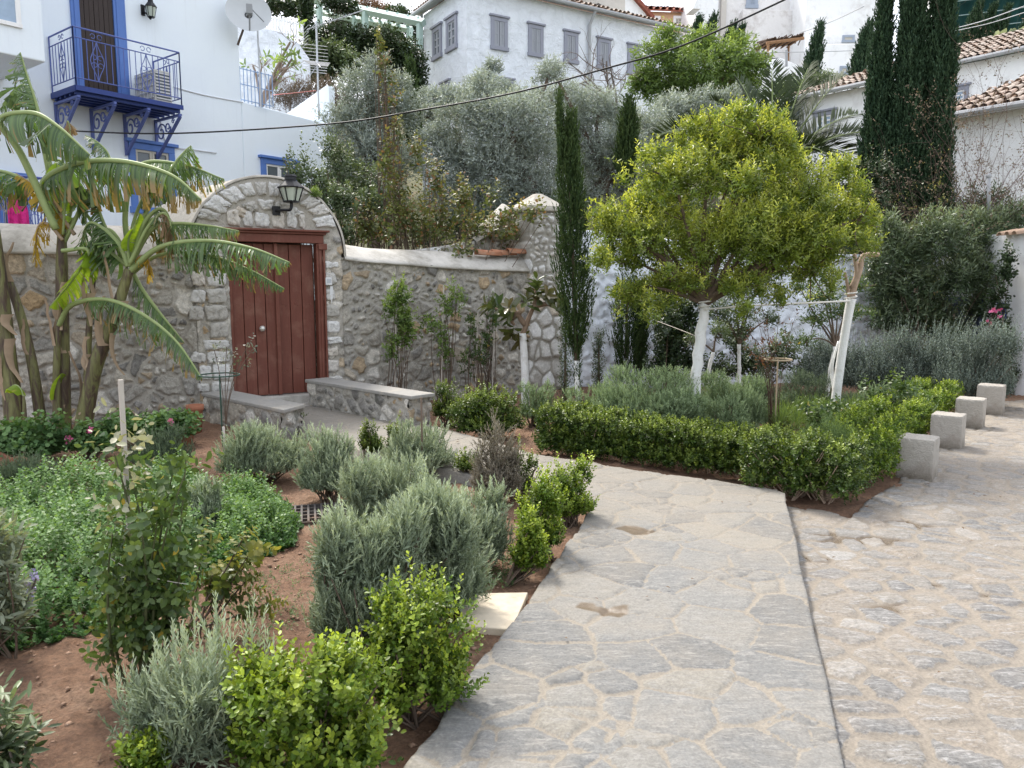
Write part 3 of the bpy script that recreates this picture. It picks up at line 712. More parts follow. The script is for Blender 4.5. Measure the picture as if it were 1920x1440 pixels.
# door frame, leaves
def wood(name, col, seed=1, wear=(.30, .17, .12)):
    m, nt, bs, _ = nodes(name); tc = N(nt, 'TexCoord'); tc.name = 'TC'; mp = N(nt, 'Mapping'); mp.inputs['Scale'].default_value = (14, 14, 1.1)
    nt.links.new(tc.outputs['Object'], mp.inputs[0]); n = noise(nt, 3, 6, .65, mp.outputs[0], .6)
    c = mixc(nt, n, tuple(x * .62 for x in col), tuple(x * 1.3 for x in col))
    c = mixc(nt, ramp(nt, noise(nt, 3.5, 6, .7), [(.5, 0.), (.75, .7)]), c, wear); nt.links.new(c, bs.inputs['Base Color'])
    bs.inputs['Roughness'].default_value = .55; bs.inputs['Specular IOR Level'].default_value = .3; bump(nt, bs, n, .25, .006); return m
M_door = wood('red_door_wood', (.165, .054, .036), wear=(.27, .14, .10))
dz = zLin - .02
fr_ = thing_part = None
b = MB(); 
b.box(GT, sDL - .0, sDR + .02, -.02, .085, dz - .115, dz - .002); b.box(GT, sDL - .03, sDR + .05, -.02, .115, dz, dz + .03); b.box(GT, sDL - .06, sDR + .09, -.02, .15, dz + .032, dz + .06)
b.box(GT, sDR - .085, sDR, -.1, .07, ZTH - .1, dz - .118); b.box(GT, sDR + .002, sDR + .03, -.02, .10, ZTH - .1, dz - .2); b.box(GT, sDR - .06, sDR + .06, .0, .105, dz - .2, dz - .117); b.box(GT, sDR - .05, sDR - .02, .0, .085, ZTH - .1, dz - .205)
b.box(GT, sDL, sDL + .035, -.1, .03, ZTH - .1, dz - .118)
b.build('door_frame', M_door, root, False, .006)
M_knob = mat('pale_metal_knob', (.62, .60, .56), .35, .1, 8, metal=.6)
def leaf(s0, s1, nb, t, ang, knob):
    b = MB(); w = (s1 - s0) / nb
    r = np.random.default_rng(nb)
    for zz in (.35, 1.25):
        for k in range(nb):
            for q in (-.02, .02): b.ball(GT.pt(s0 + (k + .5) * w + q, t, ZTH + zz + r.uniform(-.02, .02)), .007)
    b.box(GT, s0, s1, t - .06, t - .0452, ZTH + .02, dz - .135)
    for k in range(nb):
        b.box(GT, s0 + k * w + .004, s0 + (k + 1) * w - .004, t - .045, t, ZTH + .015, dz - .13)
    o = b.build('door_leaf', M_door, root, False, .005)
    if knob is not None:
        b = MB(); c = GT.pt(knob, t + .055, ZTH + .93); b.ball(c, .042)
        b.tube([GT.pt(knob, t, ZTH + .93), GT.pt(knob, t + .05, ZTH + .93)], .018, 10); b.build('knob', M_knob, o, True)
    return o
sM = GT.px(520, 600)[0]
leaf(sDL + .037, sM, 4, -.03, 0, GT.px(492, 632)[0])
leaf(sM + .03, sDR - .10, 3, -.075, 0, None)
b = MB(); b.box(GT, sM - .015, sM + .035, -.07, .012, ZTH + .015, dz - .125); b.build('cover_strip', M_door, root, False, .004)
# fern on the arch, letter box
# benches
def bench(pts, zt, zb, label, seed):
    c = np.mean(pts, 0); root = thing('stone_bench', label, 'bench', (c[0], c[1], zb), 'stone benches flanking the gate')
    p = [np.array([q[0], q[1], 0]) for q in pts]
    cc = np.mean(p, 0); top = [cc + (q - cc) * 1.06 for q in p]
    b = MB(); b.prism([(q[0], q[1]) for q in top], zt - .045, zt); b.build('seat', M_slate, root, False, .01)
    for i in range(4):
        a, d = p[i], p[(i + 1) % 4]; L = np.linalg.norm(d - a); e = (d - a) / L; n = np.array([e[1], -e[0], 0])
        if np.dot(n, cc - a) > 0: n = -n
        stone_sheet('base', [(0, zb), (L, zb), (L, zt - .045), (0, zt - .045)], .022, surf_rubble(seed + i, .26, .16, .035, .02), M_rubd,
                    lambda u, v, h, a=a, e=e, n=n: a + e * u[:, None] + n * (h - .02)[:, None] + np.array([0, 0, 1.]) * v[:, None], root=root)
bench([G(382, 737, .25), G(430, 731, .25), G(566, 757, .25), G(528, 767, .25)], .25, -.4, 'low stone bench with slate top at the hinge side, by the support ring', 201)
q0 = G(618, 708, .35); q1 = G(808, 736, .35); dd = nrm(np.array(q1 - q0)); pp = np.array([dd[1], -dd[0], 0]) 
bench([q0, q1, q1 - pp * -.34 * 1, q0 - pp * -.34], .35, -.1, 'low stone bench with slate top below the rubble wall and pale letter plate', 301)
# white letter plate / intercom
root = thing('intercom_box', 'small white plastic box on the gate jamb beside the door', 'intercom')
s, z = GT.px(613, 528); root.location = GT.pt(s, .07, z)
M_wplastic = mat('white_plastic', (.7, .71, .72), .5, .08, 9, stain=(.55, .5, .42), sscale=20)
b = MB(); b.box(GT, s - .045, s + .045, .05, .11, z - .05, z + .055); b.build('case', M_wplastic, root, False, .008)
b = MB(); b.box(GT, s - .03, s + .03, .11, .113, z - .02, z + .035); b.build('face_plate', mat('grey_plate', (.45, .47, .5), .4), root)
s2, z2 = GT.px(618, 553)
b = MB(); b.poly(GT, [(s2 - .015, z2 + .12), (s2 + .03, z2 + .12), (s2 + .025, z2 - .02), (s2 + .005, z2 - .13), (s2 - .015, z2 - .02)], .075, .08); meta(b.build('paper_slip', M_wplastic, None, loc=GT.pt(s2, .08, z2)), 'curled whitish paper slip below the small white box', 'paper')
# lantern on the arch
M_blk = mat('black_iron', (.015, .015, .017), .45, .2, 20, metal=.4, spec=.5)
M_glass = mat('frosted_lantern_glass', (.50, .55, .47), .25, .1, 5, spec=.5)
def lantern(root, c, w, h, arm):
    """six-sided lantern, c = bottom centre of the cage"""
    b = MB(); n = 6
    rg = lambda r, z, k: (c[0] + r * cos(2 * PI * k / n + .3), c[1] + r * sin(2 * PI * k / n + .3), c[2] + z)
    for k in range(n): b.tube([rg(w * .32, 0, k), rg(w * .52, h * .52, k)], w * .03, 5)
    for r, z in ((.33, 0), (.55, .52)): b.tube([rg(w * r, h * z, k) for k in range(n + 1)], w * .035, 5)
    b.lathe((c[0], c[1], c[2]), [(w * .34, -h * .03), (w * .3, h * .01)], 6); b.build('cage', M_blk, root)
    b = MB(); b.lathe(c, [(w * .31, .004), (w * .51, h * .515)], 6); b.build('glass', M_glass, root)
    b = MB(); b.lathe(c, [(w * .6, h * .525), (w * .56, h * .56), (w * .26, h * .78), (w * .27, h * .80), (w * .25, h * .92), (w * .3, h * .93), (w * .24, h * 1.0), (.002, h * 1.02)], 6); b.build('hood', M_blk, root)
s, z = GT.px(537, 382); c = GT.pt(s, .30, z); h = GT.px(537, 333)[1] - z; w = GT.px(557, 355)[0] - GT.px(510, 355)[0]
root = thing('wall_lantern', 'black six sided lantern with frosted panes fixed to the stone arch', 'lantern', c)
lantern(root, c, w * .9, h, 1)
b = MB(); sa, za = GT.px(516, 396); b.box(GT, sa - .05, sa + .05, .05, .085, za - .06, za + .06)
b.tube(smooth_path([GT.pt(sa, .08, za), GT.pt(sa + .05, .2, za), GT.pt(s - .02, .3, za + .0), GT.pt(s, .30, za + .05), GT.pt(s, .3, z)], 5), .02, 7); b.build('bracket', M_blk, root)
# white rough wall beyond the pillar
M_ww = stone_mat('whitewashed_rubble', [(0, (.77, .81, .87)), (1, (.84, .87, .92))], (.75, .79, .84), fine=14, bstr=1.0, tint=(.8, 1.12), moss=((.42, .40, .37), 2.2, .66))
wa = P(1046, 600, 12.75); wb = P(1790, 600, 14.6)
ang = math.degrees(math.atan2(wb[0] - wa[0], wb[1] - wa[1])); WW = Frame(wa, ang); Lw = float(np.linalg.norm((wb - wa)[:2]))
root = thing('whitewashed_wall', 'rough whitewashed garden wall behind the cypresses and orange tree', 'wall', WW.pt(0, 0, -.4))
def surf_ww(u, v):
    h, c = surf_rubble(17, .34, .2, .05, .03)(u, v); return h + .03 * (fbm(u * 5, v * 5, 6) - .47), np.stack([c[:, 0], c[:, 1] * 0, c[:, 2]], -1)
zt = [2.55, 2.5, 2.2, 2.15]
stone_sheet('wall_face', [(0, -.5), (Lw, -.5), (Lw, zt[3]), (Lw * .5, zt[2]), (Lw * .12, zt[1]), (0, zt[0])], .035, surf_ww, M_ww, fplace(WW), skirt=-WW.n * .4, root=root)
# white wall at the far right with tile and blue door
ra = P(1755, 600, 14.4); rb = P(1990, 600, 11.6)
RW = Frame(ra, math.degrees(math.atan2(rb[0] - ra[0], rb[1] - ra[1]))); Lr = float(np.linalg.norm((rb - ra)[:2]))
root = thing('side_house_wall', 'white plastered house wall at the road end with blue door and shutter', 'wall', RW.pt(0, 0, -.3))
M_plw = plaster('white_plaster', (.87, .87, .87), (.58, .56, .53), .5)
M_plblue = plaster('blue_white_plaster', (.82, .88, .965), (.64, .67, .72), .34, .2, 8)
M_blue = mat('blue_paint', (.10, .195, .50), .45, .12, 8, .1, 60)
M_dblue = mat('deep_blue_paint', (.03, .055, .22), .5, .15, 8)
zr = RW.px(1905, 436)[1]
b = MB(); b.box(RW, -.2, Lr + 2.5, -.5, 0, -.4, zr); b.build('plaster', M_plw, root, False, .02)
s0 = RW.px(1768, 600)[0]; s1 = RW.px(1842, 600)[0]
b = MB(); b.box(RW, s0, s1, .002, .05, -.1, RW.px(1800, 556)[1]); b.build('door', mat('slate_blue_paint', (.07, .09, .15), .5), root, False, .01)
s0 = RW.px(1872, 590)[0]; s1 = RW.px(1889, 590)[0]; b = MB(); b.box(RW, s0, s1, .01, .05, RW.px(1880, 610)[1], RW.px(1880, 568)[1]); b.build('shutter', M_dblue, root, False, .008)
M_terra = mat('weathered_tile', (.36, .25, .18), .9, .3, 12, .3, 40, stain=(.28, .23, .18), sscale=6)
for k in range(3):
    q = RW.pt(RW.px(1893 + k * 14, 437)[0], -.12, zr - .005)
    half_tile('roof_tile', q, RW.n * .9 + np.array([0, 0, -.12]), RW.d, .34, .08, 'terracotta tile capping the far white wall, %s from the oleander' % ['first', 'second', 'third'][k], 'tiles capping the far white wall')
# ================================================================== BLUE AND WHITE HOUSE
M_brown = mat('dark_brown_shutter', (.045, .032, .028), .6, .25, 20)
M_pane = mat('window_glass', (.10, .12, .14), .12, .3, 2, spec=.6)
M_curt = mat('curtained_glass', (.32, .42, .55), .3, .25, 6, spec=.5)
M_cream = mat('cream_sash', (.55, .52, .45), .55, .08)
BH = Frame(P(98, 177, 14.6), 38)
root = thing('blue_trimmed_house', 'white two storey house with bright blue balcony, door and window frames', 'house', BH.pt(0, 0, -.4))
sE = BH.px(449, 100)[0]; sX = BH.px(620, 235)[0]
zpa = BH.px(455, 190)[1]; zpb = BH.px(620, 234)[1]
b = MB(); b.box(BH, -5, sE, -6, 0, -.4, 10.5); b.build('wall', M_plblue, root, False, .03)
b = MB(); b.poly(BH, [(sE, -.4), (sX, -.4), (sX, zpb), (sE, zpa)], -5, -.003); b.build('annex_wall', M_plblue, root, False, .025)
b = MB(); zz = BH.px(612, 156)[1]; 
pf = [(0, zpb - .3), (-3.0, zpb - .3), (-3.0, zpb + .15), (-.1, BH.px(612, 157)[1]), (0, BH.px(612, 160)[1])]
V = [BH.pt(sX - .02, t, z) for t, z in pf] + [BH.pt(sX + .16, t, z) for t, z in pf]; n = len(pf)
b.add(V, [tuple(range(n)), tuple(range(2 * n - 1, n - 1, -1))] + [(i, (i + 1) % n, n + (i + 1) % n, n + i) for i in range(n)]); b.build('terrace_parapet', M_plblue, root, False, .02)
# bay
TB = 1.75; sb, zb = BH.px(86, 117, TB)
b = MB(); b.box(BH, -6, sb, .003, TB, zb, 10.4); bay = b.build('bay', M_plblue, root, False, .02)
s0 = BH.px(-10, 20, TB)[0]; s1, z1 = BH.px(30, 44, TB); 
b = MB(); b.box(BH, s0, s1 + .08, TB, TB + .04, z1 - .06, z1); b.box(BH, s1, s1 + .07, TB, TB + .03, z1 + .002, z1 + 1.4); b.build('window', M_plw, bay)
b = MB(); b.box(BH, s0, s1, TB, TB + .012, z1 + .003, z1 + 1.4); b.build('pane', M_curt, bay)
# balcony
TBk = 1.0
sA = BH.px(98, 177)[0]; zF = BH.px(98, 177)[1]; sB = BH.px(292, 212)[0]
bal = MB(); bal.box(BH, sA, sB, .0, TBk, zF - .05, zF + .0)
for k in range(5): bal.box(BH, sA, sB, .08 + k * .2, .14 + k * .2, zF - .13, zF - .052)
balo = bal.build('balcony', M_dblue, root, False, .006)
b = MB(); b.box(BH, sA - .02, sB + .02, TBk, TBk + .03, zF - .075, zF + .01); b.box(BH, sA - .03, sA - .003, .0, TBk, zF - .09, zF + .012); b.build('edge_beam', M_dblue, balo)
def scroll(fr, cs, ct, cz, r, plane, turns=1.4, n=26, sgn=1):
    out = []
    for i in range(n):
        a = sgn * (2 * PI * turns * i / n); rr = r * (1 - .75 * i / n)
        if plane == 's': out.append(fr.pt(cs + rr * cos(a), ct, cz + rr * sin(a)))
        else: out.append(fr.pt(cs, ct + rr * cos(a), cz + rr * sin(a)))
    return out
M_blue2 = mat('bracket_blue_paint', (.105, .14, .37), .5, .12, 8)
for k in range(4):
    s = sA + .03 + (sB - sA - .06) * k / 3
    b = MB(); hB = .78
    def bar(t0, z0, t1, z1, w=.026, q=.042):
        d = np.array([t1 - t0, z1 - z0]); d = d / np.linalg.norm(d); nn = np.array([-d[1], d[0]]) * q / 2
        pp = [(t0 + nn[0], z0 + nn[1]), (t1 + nn[0], z1 + nn[1]), (t1 - nn[0], z1 - nn[1]), (t0 - nn[0], z0 - nn[1])]
        b.hexa([BH.pt(s - w, t, z) for t, z in pp], [BH.pt(s + w, t, z) for t, z in pp])
    bar(.035, zF - .14, .035, zF - .14 - hB); bar(.06, zF - .17, TBk, zF - .17, .0265); bar(.03, zF - .12 - hB, TBk - .02, zF - .2, .0255)
    b.tube(scroll(BH, s, .24, zF - .42, .185, 't'), .016, 5); b.tube(scroll(BH, s, .50, zF - .34, .11, 't', sgn=-1), .014, 5); b.tube(scroll(BH, s, .70, zF - .25, .055, 't'), .010, 5)
    b.build('bracket', M_blue2, balo)
# railing
rl = MB(); hR = .97; rA_ = .012
def rail_run(p, q, nb, orn):
    L = lambda f, z: p * (1 - f) + q * f + np.array([0, 0, z])
    for z in (.12, .80, hR): rl.tube([L(0, z), L(1, z)], .016 if z > .9 else .011, 5)
    for k in range(nb + 1):
        f = k / nb
        if any(abs(f - o) < .5 / nb * .9 for o in orn): continue
        rl.tube([L(f, .0 if k in (0, nb) else .12), L(f, hR if k in (0, nb) else .80)], .013 if k in (0, nb) else .008, 5)
    e = (q - p) / np.linalg.norm(q - p)
    for o in orn:
        c = L(o, 0); w = .12
        for sg in (-1, 1):
            rl.tube(smooth_path([c + np.array([0, 0, .80]), c + e * sg * .03 + np.array([0, 0, .7]), c + e * sg * w + np.array([0, 0, .46]), c + e * sg * .03 + np.array([0, 0, .22]), c + np.array([0, 0, .12])], 4), .008, 4)
            for zc in (.40, .53):
                rl.tube([c + e * sg * (.055 + .045 * cos(a)) + np.array([0, 0, zc + .04 * sin(a)]) for a in np.linspace(0, 5, 10)], .007, 4)
            rl.tube([c + e * sg * (.06 + .04 * cos(a)) + np.array([0, 0, .885 + .04 * sin(a)]) for a in np.linspace(0, 5.5, 10)], .007, 4)
        rl.tube([c + np.array([0, 0, .12]), c + np.array([0, 0, .8])], .008, 4)
pa, pb, pc, pd = BH.pt(sA, .02, zF + .02), BH.pt(sA, TBk, zF + .02), BH.pt(sB, TBk, zF + .02), BH.pt(sB, .02, zF + .02)
rail_run(pa, pb, 8, [.5]); rail_run(pb, pc, 18, [.2, .66]); rail_run(pc, pd, 8, [.5])
rl.build('railing', M_blue2, balo)
# balcony door
def wx(fr, x, y, t=0): return fr.px(x, y, t)[0]
a0, a1, a2, a3 = wx(BH, 134, 60), wx(BH, 150, 60), wx(BH, 213, 60), wx(BH, 235, 60)
b = MB(); zt = zF + 2.7
b.box(BH, a0, a1, -.02, .05, zF, zt); b.box(BH, a2, a3, -.02, .05, zF, zt); b.box(BH, a0 - .05, a3 + .05, -.02, .07, zt + .002, zt + .2)
b.box(BH, a0 + .05, a1 - .04, .05, .065, zF, zt); b.box(BH, a2 + .05, a3 - .05, .05, .065, zF, zt)
dfo = b.build('door_frame', M_blue, root, False, .006)
b = MB(); n = 7
for k in range(n): b.box(BH, a1 + (a2 - a1) * k / n + .003, a1 + (a2 - a1) * (k + 1) / n - .003, .0, .02 + .006 * (k % 2), zF + .02, zt)
b.build('door', M_brown, dfo, False, .004)
def win(fr, root, x0, y0, x1, y1, mf, fw=.1, sill=True, cornice=True, kind='panes', mp=M_pane, msash=M_cream, proud=.06, zt=None, zb=None, zh=None):
    ym = (y0 + y1) / 2; xm = (x0 + x1) / 2
    s0, s1 = fr.px(x0, ym)[0], fr.px(x1, ym)[0]
    if s0 > s1: s0, s1 = s1, s0
    z1 = fr.px(xm, y0)[1] if zt is None else zt; z0 = fr.px(xm, y1)[1] if zb is None else zb
    b = MB(); t0 = -.02
    b.box(fr, s0, s0 + fw, t0, proud, z0 + fw, z1 - fw); b.box(fr, s1 - fw, s1, t0, proud, z0 + fw, z1 - fw)
    b.box(fr, s0, s1, t0, proud, z1 - fw, z1)
    if sill: b.box(fr, s0 - .03, s1 + .03, t0, proud + .04, z0, z0 + fw)
    else: b.box(fr, s0, s1, t0, proud, z0, z0 + fw)
    if cornice: b.box(fr, s0 - fw * .5, s1 + fw * .5, t0, proud + .05, z1 + .001, z1 + fw * .5)
    o = b.build('window', mf, root, False, .008)
    b = MB(); b.box(fr, s0 + fw + .001, s1 - fw - .001, -.02, .004, z0 + fw + .001, z1 - fw - .001); b.build('pane', mp, o)
    b = MB(); m_ = (s0 + s1) / 2; e = fw * .35
    a, c, lo, hi = s0 + fw, s1 - fw, z0 + fw, z1 - fw
    if kind == 'panes':
        for (p, q) in ((a, m_ - .003), (m_ + .003, c)):
            for u in (p, q - e): b.box(fr, u, u + e, .005, .03, lo, hi)
            for f in (0, .36, .68, 1): b.box(fr, p + e + .001, q - e - .001, .005, .03, lo + (hi - lo - e) * f, lo + (hi - lo - e) * f + e)
        b.build('sash', msash, o)
    elif kind == 'shutter':
        for (p, q) in ((a, m_ - .012), (m_ + .012, c)):
            b.box(fr, p, q, .005, .025, lo, hi)
            for u in (p, q - e * 1.2): b.box(fr, u, u + e * 1.2, .026, .04, lo, hi)
            for f in (0, .5, 1): b.box(fr, p + e * 1.2 + .001, q - e * 1.2 - .001, .026, .04, lo + (hi - lo - e * 1.4) * f, lo + (hi - lo - e * 1.4) * f + e * 1.4)
        b.build('shutter', msash, o, False, .004)
    return o
win(BH, root, 243, 272, 328, 402, M_blue, .13)
win(BH, root, 490, 301, 556, 392, M_blue, .12, msash=M_plw)
win(BH, root, -12, 330, 52, 440, M_blue, .12)
# lower terrace rail with cloth
TT = 1.6
zl = BH.px(40, 330, TT)[1]; sl0 = BH.px(-60, 380, TT)[0]; sl1 = BH.px(82, 380, TT)[0]
rl = MB(); rail_run(BH.pt(sl0, TT, zl - .97), BH.pt(sl1, TT, zl - .97), 20, [.3, .86]); rail_run(BH.pt(sl1, TT, zl - .97), BH.pt(sl1, .05, zl - .97), 12, [.5]); 
b = MB(); b.box(BH, sl0, sl1 + .05, .003, TT + .05, -.4, zl - .98); b.build('terrace_base', M_plblue, root)
rl.build('terrace_railing', M_blue2, root)
r_ = np.random.default_rng(3); V = []; s0 = BH.px(9, 380, TT)[0]; s1 = BH.px(50, 380, TT)[0]; nu, nv = 24, 14; zt_ = BH.px(30, 366, TT)[1]
for i in range(nu):
    for j in range(nv):
        f = i / (nu - 1); g = j / (nv - 1)
        V.append(BH.pt(s0 + (s1 - s0) * (.5 + (f - .5) * (.72 + .28 * min(1, g * 2.5))), TT + .06 + .02 * sin(f * 17 + g * 2) + .012 * sin(f * 31), zt_ - g * .62 - .01 * sin(f * 9)))
I = np.arange(nu * nv).reshape(nu, nv); Q = np.stack([I[:-1, :-1], I[1:, :-1], I[1:, 1:], I[:-1, 1:]], -1).reshape(-1, 4)
meta(np_mesh('cloth', V, [Q], mat('magenta_cloth', (.62, .03, .22), .9, .45, 9, stain=(.25, .01, .10), sscale=14), None, True, loc=V[0]), 'bright magenta cloth hung on the blue terrace railing', 'cloth')
# wall lantern on the house
s, z = BH.px(274, 36); c = BH.pt(s, .2, z)
root = thing('wall_lantern', 'small black lantern on the blue house wall beside the balcony door', 'lantern', c)
lantern(root, c, .2, .36, 1); b = MB(); b.tube(smooth_path([BH.pt(s - .06, 0, z + .15), BH.pt(s - .03, .12, z + .05), BH.pt(s - .02, .2, z - .04), BH.pt(s, .2, z)], 5), .015, 6); b.box(BH, s - .1, s - .03, 0, .03, z + .05, z + .25); b.build('bracket', M_blk, root)
# air conditioner
s0 = BH.px(268, 150, .55)[0]; s1 = BH.px(300, 150, .55)[0]
root = thing('air_conditioner', 'white air conditioning unit with grille on the blue balcony floor', 'air conditioner', BH.pt(s0, .5, zF + .02))
W = .62; s1 = s0 + .36
b = MB(); b.box(BH, sB - .46, sB - .12, .12, .88, zF + .03, zF + .62); b.build('case', mat('ac_beige', (.58, .57, .53), .6, .06), root, False, .015)
b = MB()
for k in range(9): b.box(BH, sB - .44, sB - .14, .885, .905, zF + .08 + k * .058, zF + .105 + k * .058)
for k in range(5): b.box(BH, sB - .48, sB - .465, .2 + k * .14, .22 + k * .14, zF + .08, zF + .58)
for k in range(5): b.box(BH, sB - .482, sB - .467, .16, .84, zF + .1 + k * .11, zF + .115 + k * .11)
b.build('grille', mat('ac_grille', (.66, .66, .65), .5), root)
b = MB(); b.box(BH, sB - .43, sB - .15, .8801, .884, zF + .07, zF + .58); b.build('vent', M_pane, root)
# wall pipes
b = MB(); b.tube(smooth_path([BH.pt(*[BH.px(x, y)[0], .012, BH.px(x, y)[1]]) for x, y in ((325, 163), (380, 178), (455, 192))], 4), .012, 5)
b.tube(smooth_path([BH.pt(BH.px(x, y)[0], .02, BH.px(x, y)[1]) for x, y in ((300, 225), (308, 262), (325, 276), (368, 282), (405, 287))], 4), .014, 5)
meta(b.build('wall_conduit', mat('white_conduit', (.66, .67, .7), .6), None, loc=BH.pt(0, 0, 4)), 'thin white conduit pipe clipped along the blue house wall', 'pipe')
# satellite dish
c = P(466, 22, 17.3); root = thing('satellite_dish', 'pale grey round satellite dish at the upper corner of the blue house', 'satellite dish', c)
ax = nrm(np.array([.35, -.9, .35])); e1 = nrm(np.cross(ax, [0, 0, 1])); e2 = np.cross(e1, ax); V = []; rr = .47
V = [c - ax * .12] + [c - ax * .12 * (1 - (q / 6) ** 2) + (e1 * cos(a) + e2 * sin(a)) * rr * q / 6 for q in range(1, 7) for a in np.linspace(0, 2 * PI, 32, endpoint=False)]
F3 = np.array([(0, 1 + k, 1 + (k + 1) % 32) for k in range(32)]); F4 = np.array([(1 + q * 32 + k, 1 + q * 32 + (k + 1) % 32, 33 + q * 32 + (k + 1) % 32, 33 + q * 32 + k) for q in range(5) for k in range(32)])
np_mesh('dish', V, [F3, F4], mat('dish_grey', (.52, .54, .55), .5, .06), root, True)
b = MB(); b.tube([c - e2 * rr * .95, c + ax * .35 - e2 * .15], .018, 6); b.tube([c - e1 * .3 - e2 * .2, c + ax * .35 - e2 * .15], .012, 6); b.box(Frame(c + ax * .36, 75), -.06, .06, -.06, .1, c[2] - .16 + .0, c[2] + .02); b.build('feed_arm', mat('dish_arm', (.3, .31, .32), .5), root)
b = MB(); b.tube([c - ax * .1, c - ax * .3 - np.array([0.25, 0, .5])], .025, 6); b.build('mount', M_iron, root)
# antenna mast
base = BH.pt(BH.px(592, 215)[0], .12, 0); zb_ = BH.px(592, 222, .12)[1]; zt_ = BH.px(588, 38, .12)[1]
root = thing('antenna_mast', 'thin galvanised mast with two television aerials on the terrace parapet', 'antenna', (base[0], base[1], zb_))
M_alu = mat('aluminium', (.5, .51, .53), .4, .1, metal=.7)
b = MB(); b.tube([base + np.array([0, 0, zb_]), base + np.array([0, 0, zt_])], .022, 8); b.build('mast', M_alu, root)
for (zc, bl, n, dd, up) in ((zt_ - .12, 1.3, 9, np.array([.75, .45, .42]), 1), (zt_ - .95, .55, 7, np.array([.2, -.5, -.25]), 0)):
    b = MB(); c = base + np.array([0, 0, zc]); d = nrm(dd); w = nrm(np.cross(d, [0, 0, 1])); b.tube([c - d * .25, c + d * bl], .013, 5)
    for k in range(n):
        q = c + d * (bl * k / n - .15); L = .32 - .02 * k
        b.tube([q - w * L, q + w * L], .007, 4)
    u = np.cross(w, d)
    for k in range(5):
        for sg in (-1, 1): b.tube([c - d * .3 + u * sg * (.03 + .07 * k) - w * .3 - d * .05 * k, c - d * .3 + u * sg * (.03 + .07 * k) + w * .3 - d * .05 * k], .006, 4)
    b.build('aerial', M_alu, root)
b = MB(); b.tube([base + np.array([0, 0, zt_ - 1.0]), P(560, 172, 18.5)], .008, 4); b.build('stay_wire', M_alu, root)
# blue wire fence and clothes line on the terrace
c = P(480, 195, 18.6); root = thing('terrace_fence', 'pale blue metal bar fence on the terrace beside the bare branches', 'fence', c)
fr = Frame(P(452, 195, 17.8), 62); b = MB(); s1 = fr.px(512, 195)[0]; zt_ = fr.px(480, 128)[1]; zb_ = fr.px(480, 200)[1]
for k in range(10): b.tube([fr.pt(s1 * k / 9, 0, zb_), fr.pt(s1 * k / 9, 0, zt_ - .1 * (k / 9))], .010, 4)
for f in (.15, .55, .95): b.tube([fr.pt(0, 0, zb_ + (zt_ - zb_) * f), fr.pt(s1, 0, zb_ + (zt_ - zb_) * f - .08)], .011, 4)
b.build('bars', mat('pale_blue_paint', (.22, .34, .55), .5), root)
b = MB(); b.tube([fr.pt(s1 * .62, 0, zb_), fr.pt(s1 * .6, 0, zt_ + .9)], .022, 5); b.tube([fr.pt(s1, 0, zb_), fr.pt(s1 * .6, 0, zt_ + .55)], .012, 5); b.build('post', M_alu, root)
b = MB(); b.tube(smooth_path([P(510, 178, 18.6), P(545, 175, 18.2), P(592, 170, 17.6)], 5), .008, 4); meta(b.build('clothes_line', mat('red_line', (.5, .12, .10), .6), None, loc=P(545, 175, 18.2)), 'thin reddish clothes line stretched above the terrace', 'line')

# ================================================================== BIG WHITE HOUSE
M_wsh = stone_mat('white_limewashed_stone', [(0, (.82, .86, .92)), (1, (.87, .90, .955))], (.81, .84, .9), fine=2.6, bstr=1.0, tint=(.86, 1.08), rough=.95)
_nt = M_wsh.node_tree
for _n in _nt.nodes:
    if _n.bl_idname == 'ShaderNodeBump': _n.inputs['Distance'].default_value = .12
M_trim = mat('grey_trim', (.27, .28, .335), .6, .1)
M_gsh = mat('grey_shutter', (.31, .325, .36), .6, .1, 20)
M_gut = mat('grey_gutter', (.36, .37, .385), .5, .08, 3)
M_tile = stone_mat('old_roof_tiles', [(0, (.42, .345, .285)), (.4, (.52, .43, .355)), (.7, (.45, .33, .26)), (1, (.60, .52, .44))], (.2, .15, .12), fine=16, bstr=.5, tint=(.65, 1.2), dust=((.52, .47, .41), 2.2, .45, .7, .6))
